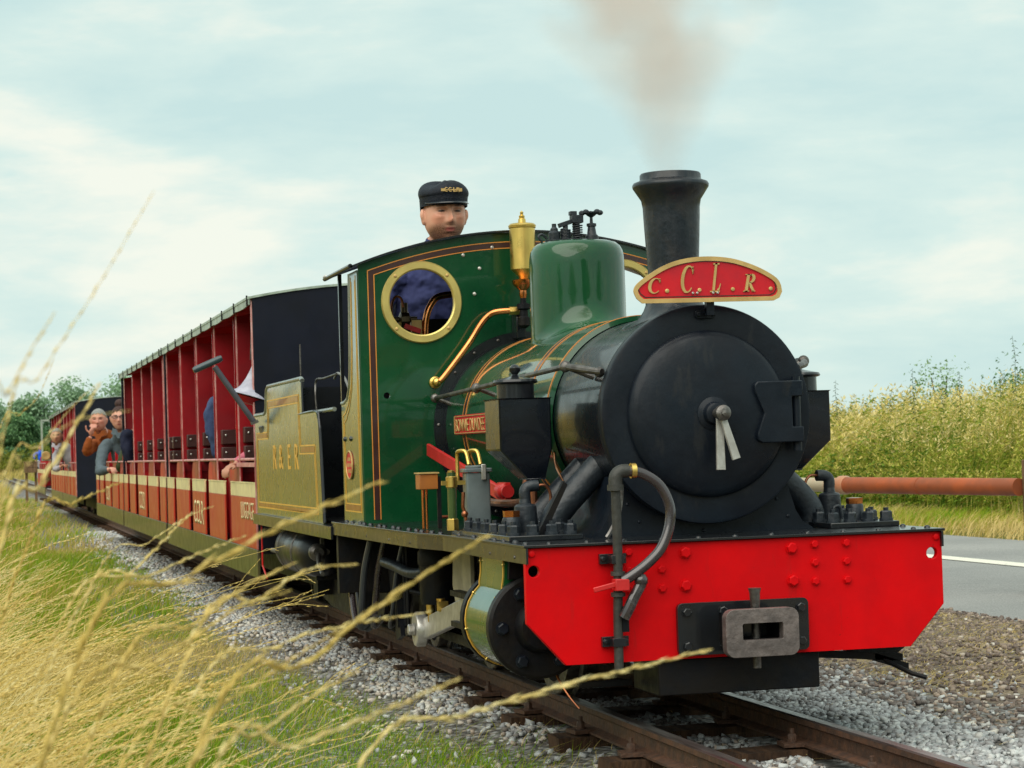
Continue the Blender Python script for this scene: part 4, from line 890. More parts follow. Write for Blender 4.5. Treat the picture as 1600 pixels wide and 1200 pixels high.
# valve chest tops on the footplate both sides
for s in (-1, 1):
    bs = MB().box(-0.80, -0.22, s * 0.435 - 0.105, s * 0.435 + 0.085, 0.464, 0.478) if s > 0 else MB().box(-0.80, -0.22, -0.520, -0.330, 0.464, 0.478)
    bs = bs.build('valve_chest_cover', BLACK, loco, bevel=0.002)
    bl = [(-0.76 + i * 0.10, s * y, 0.478) for i in range(6) for y in (0.352, 0.500)] + [(-0.26, s * 0.40, 0.478), (-0.26, s * 0.45, 0.478)]
    b_ = MB().hexbolt((0, 0, 0), (0, 0, 1), 0.016, 0.026).cyl((0, 0, 0.022), (0, 0, 0.034), 0.007, n=8).mesh('bolt', CASTG)
    for c in bl:
        o = bpy.data.objects.new('bolt', b_); col.objects.link(o); o.parent = bs; o.location = c; o.rotation_euler = (0, 0, random.uniform(0, 1))
    v1 = MB(); v1.lathe([(0.030, 0.478), (0.032, 0.50), (0.029, 0.545), (0.024, 0.55), (0.016, 0.552), (0.014, 0.570)], (-0.45, s * 0.420, 0), 'z', 22)
    v1.tube(spl([(-0.45, s * 0.420, 0.565), (-0.45, s * 0.420, 0.585), (-0.45, s * 0.410, 0.596), (-0.45, s * 0.385, 0.598)], 4), 0.015, n=14); v1.build('snifting_valve', CASTG, bs)
    MB().tube(spl([(-0.45, s * 0.385, 0.598), (-0.45, s * 0.365, 0.597), (-0.45, s * 0.352, 0.575), (-0.45, s * 0.356, 0.53), (-0.45, s * 0.375, 0.49)], 5), 0.004, n=8).build('oil_pipe', COPD, bs)
    v2 = MB(); v2.lathe([(0.024, 0.478), (0.024, 0.515), (0.021, 0.520)], (-0.40, s * 0.470, 0), 'z', 20); v2 = v2.build('relief_valve', CASTG, bs)
    MB().lathe([(0.022, 0.5205), (0.023, 0.536), (0.0, 0.537)], (-0.40, s * 0.470, 0), 'z', 6).build('brass_cap', COPPER, v2)
    v3 = MB(); v3.cyl((-0.33, s * 0.38, 0.478), (-0.33, s * 0.38, 0.50), 0.012, n=6); v3.tube(spl([(-0.33, s * 0.38, 0.50), (-0.33, s * 0.385, 0.515), (-0.33, s * 0.40, 0.515), (-0.33, s * 0.405, 0.485)], 4), 0.0045, n=8); v3.build('oil_union', CASTG, bs)
MB().tube(spl([(-0.98, -0.40, 0.548), (-0.85, -0.385, 0.545), (-0.72, -0.375, 0.548), (-0.60, -0.37, 0.56)], 5), 0.011, n=10).build('copper_pipe', COPD, loco)
MB().tube(spl([(-0.75, -0.31, 0.68), (-0.74, -0.33, 0.64), (-0.73, -0.345, 0.60), (-0.72, -0.35, 0.57)], 5), 0.012, n=10).build('copper_pipe', COPD, loco)
MB().tube(spl([(-0.70, -0.272, 0.68), (-0.62, -0.29, 0.645), (-0.50, -0.30, 0.60)], 5), 0.003, n=8).build('small_pipe', COPPER, loco)
# --- brake pipe standing in front of the beam, with its hose
bpipe = MB(); bpipe.tube([(0.035, -0.322, 0.16), (0.035, -0.320, 0.30), (0.05, -0.320, 0.42), (0.055, -0.322, 0.605)], 0.0115, n=12)
bpipe.tube(spl([(0.055, -0.322, 0.60), (0.055, -0.320, 0.622), (0.055, -0.308, 0.633), (0.055, -0.290, 0.634)], 4), 0.0165, n=14)
bpipe.lathe([(0.020, 0.588), (0.020, 0.602)], (0.055, -0.322, 0), 'z', 14); bpipe.lathe([(0.018, 0.385), (0.018, 0.395)], (0.045, -0.320, 0), 'z', 12); bpipe.lathe([(0.018, 0.335), (0.018, 0.345)], (0.042, -0.320, 0), 'z', 12)
bpipe = bpipe.build('brake_pipe', mat('iron_pipe', (0.055, 0.055, 0.050), 0.5, metal=0.3, bump=0.2), loco)
MB().tube(spl([(0.058, -0.290, 0.634), (0.060, -0.255, 0.626), (0.062, -0.215, 0.598), (0.064, -0.192, 0.550), (0.066, -0.194, 0.500), (0.068, -0.215, 0.450), (0.068, -0.245, 0.418), (0.066, -0.280, 0.392), (0.06, -0.312, 0.372)], 6), 0.0130, n=14).build('brake_hose', RUBBER, bpipe)
MB().lathe([(0.0185, -0.284), (0.0185, -0.272)], (0.058, 0, 0.634), 'y', 16).build('hose_clamp', BRASS, bpipe)
for z_, y_ in ((0.424, -0.322), (0.226, -0.322)):
    b = MB().box(0.001, 0.014, y_ - 0.033, y_ + 0.033, z_ - 0.012, z_ + 0.012).box(0.014, 0.058 if z_ > 0.3 else 0.05, y_ - 0.016, y_ + 0.016, z_ - 0.010, z_ + 0.010); b.hexbolt((0.014, y_ - 0.025, z_), (1, 0, 0), 0.006, 0.006); b.hexbolt((0.014, y_ + 0.025, z_), (1, 0, 0), 0.006, 0.006); b.build('pipe_bracket', BLACK, bpipe, bevel=0.002)
tp = MB(); tp.box(0.040, 0.075, -0.335, -0.300, 0.350, 0.378); tp.obox((0.066, -0.350, 0.362), (0.006, 0, 0), (0, 0.075, 0.016), (0, -0.003, 0.012)); tp.build('tap', TAPRED, bpipe, bevel=0.002)
MB().tube(spl([(0.062, -0.270, 0.384), (0.062, -0.268, 0.365), (0.062, -0.285, 0.335), (0.060, -0.300, 0.305), (0.055, -0.310, 0.285)], 5), 0.014, n=10).ball((0.062, -0.268, 0.372), 0.018, 10).build('hose_end', RUBBER, bpipe)
MB().box(0.020, 0.045, -0.312, -0.296, 0.25, 0.31).build('hose_dummy', DARK, bpipe)
# --- coupling
plb = MB(); plate(rrect(-0.165, 0.171, 0.182, 0.309, 0.014), [], 0.014, lambda u, v, w: (0.0085 + w, u, v), plb); plb = plb.build('coupling_plate', BLACK, loco, bevel=0.002)
bolts(plb, BLACK, [(0.0155, y, z) for y in (-0.142, -0.05, 0.150) for z in (0.287, 0.205)], 0.011, 0.010)
cp = MB(); plate(rrect(-0.082, 0.102, 0.182, 0.296, 0.022), [rrect(-0.040, 0.062, 0.222, 0.262, 0.004, 2)], 0.030, lambda u, v, w: (0.115 + w, u, v), cp)
cpl = cp.build('coupler', COUP, loco, bevel=0.004)
cs = MB(); 
for (a, b, c, d) in ((-0.060, 0.080, 0.200, 0.222), (-0.060, 0.080, 0.262, 0.280), (-0.060, -0.040, 0.222, 0.262), (0.062, 0.080, 0.222, 0.262)): cs.box(0.0155, 0.100, a, b, c, d)
cs.build('coupler_pocket', DARK, cpl)
MB().lathe([(0.010, 0.150), (0.011, 0.28), (0.013, 0.33), (0.016, 0.342), (0.0, 0.343)], (0.075, 0.012, 0), 'z', 14).build('coupling_pin', WORN, cpl)
# --- box under the beam, guard irons, scraper
ub = MB().box(-0.24, -0.025, -0.205, 0.210, 0.084, 0.172).build('buffer_stretcher_box', DARK, loco, bevel=0.003)
mb = MB(); mb.obox((-0.10, 0.33, 0.150), (0.02, 0, 0), (0, 0.26, -0.022), (0, 0, 0.018)); mb.obox((-0.10, 0.43, 0.128), (0.02, 0, 0), (0, 0.09, -0.03), (0, 0, 0.02)); mb.tube([(-0.10, 0.40, 0.14), (-0.06, 0.47, 0.10), (-0.04, 0.50, 0.09)], 0.006)
mb.build('drain_cock_linkage', DARK, loco)
mb = MB()
mb.box(-0.22, -0.20, -0.36, -0.22, 0.095, 0.11); mb.build('guard_iron', DARK, loco); MB().box(-0.22, -0.20, 0.21, 0.26, 0.10, 0.12).build('guard_iron', DARK, loco)
# --- hoses, springs and gear under the cab
ug = MB(); ug.prism([(-2.36, 0.42), (-2.10, 0.42), (-2.02, 0.30), (-2.05, 0.12), (-2.30, 0.10)], 'y', -0.30, -0.28); ug.box(-2.02, -1.75, -0.40, -0.30, 0.12, 0.335); ug.box(-2.44, -2.40, -0.60, -0.2, 0.22, 0.456)
ug.box(-1.95, -1.48, -0.34, -0.31, 0.09, 0.13); ug.prism([(-2.20, 0.34), (-2.10, 0.34), (-1.98, 0.10), (-2.06, 0.08)], 'y', -0.47, -0.455)
ug.build('firebox_bottom', DARK, loco)
sp2 = MB()
for k in range(7): sp2.obox((-1.75, -0.34, 0.315 - k * 0.011), (0.46 - k * 0.055, 0, 0), (0, 0.045, 0), (0, 0, 0.009))
for k in range(7): sp2.obox((-0.95, -0.34, 0.315 - k * 0.011), (0.40 - k * 0.05, 0, 0), (0, 0.045, 0), (0, 0, 0.009))
sp2.build('leaf_spring', WORN, loco)
MB().tube(spl([(-2.08, -0.50, 0.335), (-1.95, -0.49, 0.328), (-1.80, -0.47, 0.312), (-1.70, -0.44, 0.318), (-1.62, -0.40, 0.34)], 5), 0.017, n=12).build('steam_pipe', CASTG, loco)
MB().lathe([(0.05, 0.22), (0.055, 0.24), (0.055, 0.34), (0.06, 0.345), (0.06, 0.38), (0.05, 0.40)], (-1.66, -0.41, 0), 'z', 22).build('air_pump', DARK, loco)
for k, (x0_, y_, xb, z1) in enumerate(((-2.50, -0.52, -2.36, 0.10), (-2.44, -0.55, -2.35, 0.115), (-2.24, -0.54, -2.34, 0.105), (-2.20, -0.50, -2.32, 0.11), (-1.98, -0.48, -2.12, 0.12))):
    MB().tube(spl([(x0_ + 0.02, y_ + 0.02, 0.40), (x0_, y_, 0.30), (x0_ + (xb - x0_) * 0.35, y_ - 0.005, 0.19), (xb, y_, z1), (xb + 0.02, y_ + 0.03, z1 + 0.03)], 6), 0.0115 if k < 4 else 0.007, n=10).build('hose', RUBBER if k in (1, 3) else mat('grey_hose', (0.040, 0.045, 0.055), 0.4, coat=0.3), loco)
lk = MB()
for x_ in (-2.00, -1.95): lk.cyl((x_, -0.45, 0.13), (x_, -0.45, 0.39), 0.006, n=8)
lk.box(-2.0, -1.0, -0.37, -0.355, 0.10, 0.13); lk.tube([(-2.05, -0.47, 0.25), (-1.9, -0.40, 0.235), (-1.7, -0.35, 0.25)], 0.008)
for x_ in (-2.02, -2.10): lk.obox((x_, -0.46, 0.17), (0.03, 0, 0), (0, 0.03, 0), (0, 0, 0.09))
lk.build('brake_linkage', DARK, loco)
MB().prism([(-1.15, 0.40), (-0.74, 0.40), (-0.74, 0.15), (-0.80, 0.12), (-1.0, 0.13), (-1.10, 0.22)], 'y', -0.32, -0.30).build('splash_guard', DARK, loco)
# --- headboard with raised italic letters
hb = [(-0.190, 1.062), (-0.178, 1.052)] + [(0.165, 1.054), (0.178, 1.060), (0.184, 1.072), (0.182, 1.086)]
top = [(0.172, 1.102), (0.140, 1.122), (0.100, 1.139), (0.055, 1.1515), (0.005, 1.1565), (-0.045, 1.1545), (-0.090, 1.146), (-0.130, 1.130), (-0.165, 1.109), (-0.188, 1.092), (-0.196, 1.078)]
tops = [(float(v[0]), float(v[1])) for v in spl([(a, b, 0) for a, b in [(0.182, 1.086)] + top + [(-0.190, 1.062)]], 4)]
hpoly = hb[:5] + tops[:-1]
head = MB().prism(hpoly, 'x', -0.150, -0.144).build('headboard', PLRED, loco)
cy_ = sum(p[0] for p in hpoly) / len(hpoly); cz_ = sum(p[1] for p in hpoly) / len(hpoly)
MB().ribbon([(-0.1442, y, z) for y, z in reversed(hpoly)], 0.011, (1, 0, 0), closed=True, t=0.0045).build('rim', GOLD, head)
MB().ribbon([(-0.1440, cy_ + (y - cy_) * 0.955, cz_ + (z - cz_) * 0.85) for y, z in reversed(hpoly)], 0.0025, (1, 0, 0), closed=True, t=0.001).build('rim_line', LINE_B, head)
def stroke_letter(name, strokes, oy, oz, h, w, shear, parent):
    mb = MB()
    for pts, wid in strokes:
        L_, R_ = [], []
        for i, (x, y) in enumerate(pts):
            a = pts[max(i - 1, 0)]; b = pts[min(i + 1, len(pts) - 1)]; d = Vector((b[0] - a[0], b[1] - a[1])); d = d.normalized() if d.length else Vector((0, 1))
            q = (wid[i] if isinstance(wid, (list, tuple)) else wid) / 2; L_.append((x - d.y * q, y + d.x * q)); R_.append((x + d.y * q, y - d.x * q))
        T = lambda p, xx: (xx, oy + (p[0] * w + p[1] * shear) * h, oz + p[1] * h)
        n = len(pts); vs = [T(p, -0.1436) for p in L_] + [T(p, -0.1436) for p in R_] + [T(p, -0.1400) for p in L_] + [T(p, -0.1400) for p in R_]
        fs = []
        for i in range(n - 1): fs += [(2 * n + i, 3 * n + i, 3 * n + i + 1, 2 * n + i + 1), (i, 2 * n + i, 2 * n + i + 1, i + 1), (n + i, n + i + 1, 3 * n + i + 1, 3 * n + i)]
        fs += [(0, n, 3 * n, 2 * n), (n - 1, 3 * n - 1, 4 * n - 1, 2 * n - 1) if False else (n - 1, 3 * n - 1, 4 * n - 1, 2 * n - 1)]
        mb.add(vs, fs)
    return mb.build(name, GOLD, parent, smooth=False)
def arcp(cx, cy, rx, ry, a0, a1, n=18): return [(cx + rx * math.cos(R(a0 + (a1 - a0) * i / n)), cy + ry * math.sin(R(a0 + (a1 - a0) * i / n))) for i in range(n + 1)]
ca = arcp(0.42, 0.5, 0.36, 0.46, 52, 318)
cw = [0.05 + 0.15 * max(0, -math.cos(R(52 + 266 * i / 18))) for i in range(19)]
Cst = [(ca, cw), ([(0.62, 0.93), (0.67, 0.82), (0.70, 0.68)], [0.05, 0.11, 0.04]), ([(0.66, 0.96), (0.70, 0.68)], 0.035)]
Lst = [([(0.30, 0.0), (0.30, 1.0)], 0.18), ([(0.08, 0.975), (0.56, 0.975)], 0.05), ([(0.05, 0.025), (0.78, 0.025)], 0.05), ([(0.62, 0.03), (0.74, 0.14), (0.80, 0.30)], [0.14, 0.07, 0.03])]
Rst = [([(0.28, 0.0), (0.28, 1.0)], 0.19), ([(0.06, 0.975), (0.50, 0.975)], 0.05), ([(0.08, 0.025), (0.48, 0.025)], 0.05), (arcp(0.42, 0.75, 0.26, 0.225, 90, -90, 14), [0.05 + 0.15 * math.sin(PI * i / 14) for i in range(15)]), ([(0.36, 0.525), (0.46, 0.525)], 0.05), ([(0.44, 0.50), (0.58, 0.26), (0.78, 0.03)], [0.12, 0.17, 0.12]), ([(0.66, 0.025), (0.90, 0.025)], 0.05)]
stroke_letter('raised_letter', Cst, -0.165, 1.070, 0.040, 1.0, 0.18, head)
stroke_letter('raised_letter', Cst, -0.080, 1.070, 0.071, 0.58, 0.13, head)
stroke_letter('raised_letter', Lst, -0.003, 1.072, 0.073, 0.46, 0.14, head)
stroke_letter('raised_letter', Rst, 0.083, 1.0725, 0.044, 0.88, 0.20, head)
for y, z, r in ((-0.114, 1.077, 0.0052), (-0.029, 1.078, 0.0048), (0.059, 1.079, 0.0050), (0.160, 1.079, 0.0050)):
    MB().lathe([(r, -0.1436), (r, -0.1405), (r * 0.7, -0.1395)], (0, y, z), 'x', 16).build('raised_dot', GOLD, head)
for y in (-0.047, -0.036, 0.006, 0.018): MB().lathe([(0.0032, -0.143), (0.0032, -0.138), (0.002, -0.1365)], (0, y, 1.0705), 'x', 12).build('screw', STEEL, head)
hbk = MB(); hbk.box(-0.170, -0.151, -0.008, 0.012, 1.015, 1.085); plate(rrect(-0.026, 0.028, 1.010, 1.030, 0.008), [], 0.006, lambda u, v, w: (-0.193 + w, u, v), hbk); hbk.box(-0.196, -0.158, -0.008, 0.012, 1.022, 1.034)
for y in (-0.018, 0.020): hbk.hexbolt((-0.190, y, 1.020), (1, 0, 0), 0.006, 0.006)
hbk.build('bracket', SMOKE, head, bevel=0.0015)

# ================================================================== TENDER
tender = thing('tender', 'olive green four-wheeled tender lettered in yellow behind the cab', 'tender', (-3.7, 0, 0))
tb = MB(); tb.box(-4.62, -2.46, -0.612, 0.612, 0.438, 0.446); tb.build('footplate', BLACK, tender)
for s in (-1, 1): MB().box(-4.62, -2.45, s * 0.6125 - 0.004, s * 0.6125 + 0.004, 0.402, 0.4455).build('valance', BLACK, tender)
for s in (-1, 1):
    Yt = s * 0.590
    p = [(-4.64, 0.447), (-4.64, 0.872), (-4.33, 0.872), (-4.29, 0.878), (-4.262, 0.90), (-4.255, 0.94), (-4.235, 0.972), (-4.19, 0.984), (-3.235, 0.982), (-3.205, 0.97), (-3.200, 0.848), (-2.86, 0.848), (-2.80, 0.80), (-2.755, 0.447)]
    sd2 = MB().prism(p, 'y', Yt - 0.004, Yt + 0.004).build('side_panel', GREENS, tender)
    yo = Yt + s * 0.0045; g = (0, s, 0)
    MB().tube([(-4.64, Yt, 0.874), (-4.33, Yt, 0.874), (-4.285, Yt, 0.882), (-4.262, Yt, 0.905), (-4.255, Yt, 0.945), (-4.235, Yt, 0.974), (-4.19, Yt, 0.986), (-3.235, Yt, 0.984), (-3.205, Yt, 0.975)], 0.009, n=10).build('beading', SILV, sd2)
    MB().tube([(-3.205, Yt, 0.97), (-3.20, Yt, 0.855)], 0.006, n=8).build('beading', BLACK, sd2)
    MB().tube(spl([(-3.32, Yt, 0.850), (-2.88, Yt, 0.852), (-2.815, Yt, 0.82), (-2.795, Yt, 0.74), (-2.755, Yt, 0.45)], 5), 0.006, n=8).build('grab_rail', BLACK, sd2)
    top_ = [(-4.585, yo, 0.475), (-4.585, yo, 0.795), (-4.235, yo, 0.795), (-4.215, yo, 0.84), (-4.20, yo, 0.925), (-3.285, yo, 0.925), (-3.265, yo, 0.73), (-2.90, yo, 0.73), (-2.86, yo, 0.48)]
    top2 = [(-4.56, yo, 0.497), (-4.56, yo, 0.768), (-4.21, yo, 0.768), (-4.18, yo, 0.83), (-4.17, yo, 0.895), (-3.31, yo, 0.895), (-3.29, yo, 0.70), (-2.92, yo, 0.70), (-2.89, yo, 0.50)]
    MB().ribbon(top_, 0.0055, g, closed=True).build('lining', LINE_Y, sd2)
    MB().ribbon(top2, 0.0055, g, closed=True).build('lining', LINE_Y, sd2)
    for a, b, z, w in ((-4.575, -4.24, 0.7815, 0.018), (-4.18, -3.30, 0.910, 0.020), (-3.25, -2.915, 0.715, 0.020), (-4.57, -2.88, 0.486, 0.014)): MB().ribbon([(a, yo, z), (b, yo, z)], w, g).build('lining', BANDG, sd2)
    if s < 0:
        for ch_, x_ in (('R', -4.07), ('&', -3.885), ('E', -3.63), ('R', -3.44)): text_mesh(ch_, 0.098, 1.25, 0.0, 0.0015, (x_, yo, 0.641), (1, 0, 0), (0, 0, 1), LINE_Y, 'painted_letter', sd2)
    else:
        for ch_, x_ in (('R', -3.35), ('&', -3.55), ('E', -3.75), ('R', -3.93)): text_mesh(ch_, 0.098, 1.25, 0.0, 0.0015, (x_, yo, 0.641), (-1, 0, 0), (0, 0, 1), LINE_Y, 'painted_letter', sd2)
tk = MB(); tk.box(-4.60, -3.25, -0.575, 0.575, 0.45, 0.82); tk.box(-4.64, -4.625, -0.585, 0.585, 0.45, 0.86); tk.box(-3.24, -3.22, -0.58, 0.58, 0.45, 0.95); tk.build('water_tank', BLACK, tender)
mb = MB(); mb.box(-3.215, -2.62, -0.56, 0.56, 0.446, 0.456); mb.box(-3.15, -2.98, -0.30, 0.30, 0.456, 0.76); mb.box(-3.16, -2.96, -0.31, 0.31, 0.76, 0.80); mb.build('driver_seat', DARK, tender)
cm = MB()
for k in range(260):
    x_ = random.uniform(-4.45, -3.35); y_ = random.uniform(-0.5, 0.5); r0 = random.uniform(0.025, 0.06); cm.ball((x_, y_, 0.80 + 0.10 * (1 - abs(y_) / 0.5) * (1 - abs(x_ + 3.9) / 0.6) + random.uniform(0, 0.03)), r0, 6, sc3=(random.uniform(.7, 1.3), random.uniform(.7, 1.3), random.uniform(.6, 1)))
cm.build('coal_heap', COAL, tender, smooth=False, kind='stuff')
MB().box(-3.20, -2.70, -0.35, -0.10, 0.985, 0.997).box(-3.20, -3.17, -0.35, -0.10, 0.90, 0.985).build('canopy_rail', DARK, tender)
MB().cyl((-3.36, -0.572, 0.88), (-3.36, -0.572, 1.12), 0.003, n=6).build('aerial_rod', WORN, tender)
MB().tube(spl([(-3.18, -0.54, 0.84), (-3.18, -0.545, 0.92), (-3.18, -0.54, 0.975), (-3.0, -0.54, 0.975), (-2.7, -0.54, 0.98)], 6), 0.004, n=8).build('hand_rail', WORN, tender)
MB().tube(spl([(-3.0, -0.50, 0.974), (-2.92, -0.50, 0.99), (-2.82, -0.49, 0.965), (-2.77, -0.48, 0.90), (-2.77, -0.48, 0.82), (-2.80, -0.48, 0.76)], 6), 0.005, n=8).build('cable', mat('grey_cable', (0.25, 0.26, 0.26), 0.5), tender)
MB().tube([(-3.30, -0.575, 0.850), (-2.55, -0.575, 0.852)], 0.008, n=8).build('cross_bar', SILV, tender)
fr = MB()
for s in (-1, 1):
    fr.box(-4.6, -2.6, s * 0.30 - 0.008, s * 0.30 + 0.008, 0.20, 0.43)
for x_ in (-4.58, -3.6, -2.64): fr.box(x_ - 0.012, x_ + 0.012, -0.5, 0.5, 0.20, 0.43)
fr.prism([(-4.60, 0.44), (-4.60, 0.16), (-4.45, 0.10), (-4.10, 0.06), (-3.4, 0.05), (-2.9, 0.10), (-2.75, 0.25), (-2.75, 0.44)], 'y', -0.36, -0.345)
fr.build('frame', DARK, tender)
for x_ in (-4.15, -3.15):
    for s in (-1, 1): wheel(x_, s, 0.16, 'wheel', tender)
tn = MB(); tn.lathe([(0.0, -4.36), (0.055, -4.35), (0.086, -4.31), (0.098, -4.26), (0.098, -3.64), (0.090, -3.57), (0.066, -3.52), (0.035, -3.495), (0.0, -3.49)], (0, -0.475, 0.305), 'x', 36); tn = tn.build('air_reservoir', mat('reservoir_black', (0.006, 0.008, 0.012), 0.38, coat=0.12, spec=0.3), tender, angle=50)
for x_ in (-4.18, -3.78): MB().lathe([(0.0985, x_ - 0.012), (0.1015, x_ - 0.010), (0.1015, x_ + 0.010), (0.0985, x_ + 0.012)], (0, -0.475, 0.305), 'x', 32).build('strap', WORN, tn)
b = MB(); b.cyl((-3.53, -0.485, 0.318), (-3.40, -0.485, 0.318), 0.012, n=12); b.lathe([(0.028, -3.44), (0.034, -3.43), (0.034, -3.39), (0.02, -3.38)], (0, -0.52, 0.318), 'x', 16); b.box(-3.47, -3.455, -0.50, -0.485, 0.25, 0.37); b.cyl((-4.36, -0.57, 0.295), (-4.2, -0.57, 0.295), 0.010, n=10); b.tube([(-3.38, -0.52, 0.31), (-3.25, -0.54, 0.28), (-3.10, -0.55, 0.25)], 0.008); b.build('reservoir_fittings', WORN, tn, kind='stuff')
MB().tube([(-4.585, -0.585, 0.40), (-4.585, -0.585, 0.22), (-4.45, -0.585, 0.17)], 0.004, n=6).build('red_cable', TAPRED, tender)
ls = MB()
for k in range(6): ls.obox((-4.15, -0.36, 0.33 + k * 0.010), (0.50 - k * 0.06, 0, 0), (0, 0.045, 0), (0, 0, 0.009))
for x_ in (-4.15, -3.15): ls.box(x_ - 0.06, x_ + 0.06, -0.42, -0.35, 0.11, 0.22)
ls.build('axlebox', DARK, tender, kind='stuff')

sh = thing('shovel', 'dark T-handled shovel sticking out over the rear corner of the tender', 'shovel', (-4.4, -0.6, 0.8))
a = Vector((-4.40, -0.790, 1.083)); b = Vector((-4.40, -0.630, 0.845))
hgrip = mat('shovel_handle_grey', (0.07, 0.07, 0.085), 0.5, c2=(0.045, 0.045, 0.06))
MB().tube([a, (a + b) / 2, b], 0.0125, n=12).build('shaft', hgrip, sh)
MB().tube([(-4.40, -0.880, 1.068), (-4.40, -0.870, 1.073), (-4.40, -0.770, 1.115), (-4.40, -0.758, 1.120)], [0.011, 0.0145, 0.0145, 0.012], n=14).build('cross_grip', mat('grip_slate', (0.030, 0.055, 0.065), 0.4, coat=0.3), sh)
MB().obox((b + Vector((0, 0.004, -0.004))), (0.02, 0, 0), (0, 0.03, 0.012), (0, -0.005, 0.012)).obox(b + Vector((-0.02, 0.05, -0.09)), (0.10, 0, 0), (0, 0.012, 0.01), (0, -0.03, 0.14)).build('blade', WORN, sh)

ct = thing('cloth_hat', 'pale grey bell-shaped cloth hat hanging at the front corner of the leading coach', 'hat', (-4.66, -0.64, 0.95))
hc = (-4.765, -0.590, 0); q_ = R(17); HAX = ((1, 0, 0), (0, math.cos(q_), -math.sin(q_)), (0, math.sin(q_), math.cos(q_))); HO = Vector((-4.765, -0.602, 0.962)) - Vector(HAX[2]) * 0.962
MB().lathe([(0.0, 1.128), (0.022, 1.128), (0.026, 1.118), (0.024, 1.100), (0.027, 1.075), (0.036, 1.035), (0.050, 1.000), (0.064, 0.982), (0.086, 0.968), (0.090, 0.962), (0.084, 0.960), (0.058, 0.972), (0.03, 1.00)], HO, HAX, 28).build('cloth', CLOTH, ct, angle=60)
MB().lathe([(0.058, 0.962), (0.075, 0.956), (0.050, 0.930), (0.0, 0.930)], HO, HAX, 20).build('lining', CREDD, ct)
MB().cyl((-4.765, -0.590, 1.125), (-4.765, -0.575, 1.36), 0.004, n=6).build('hook', WORN, ct)

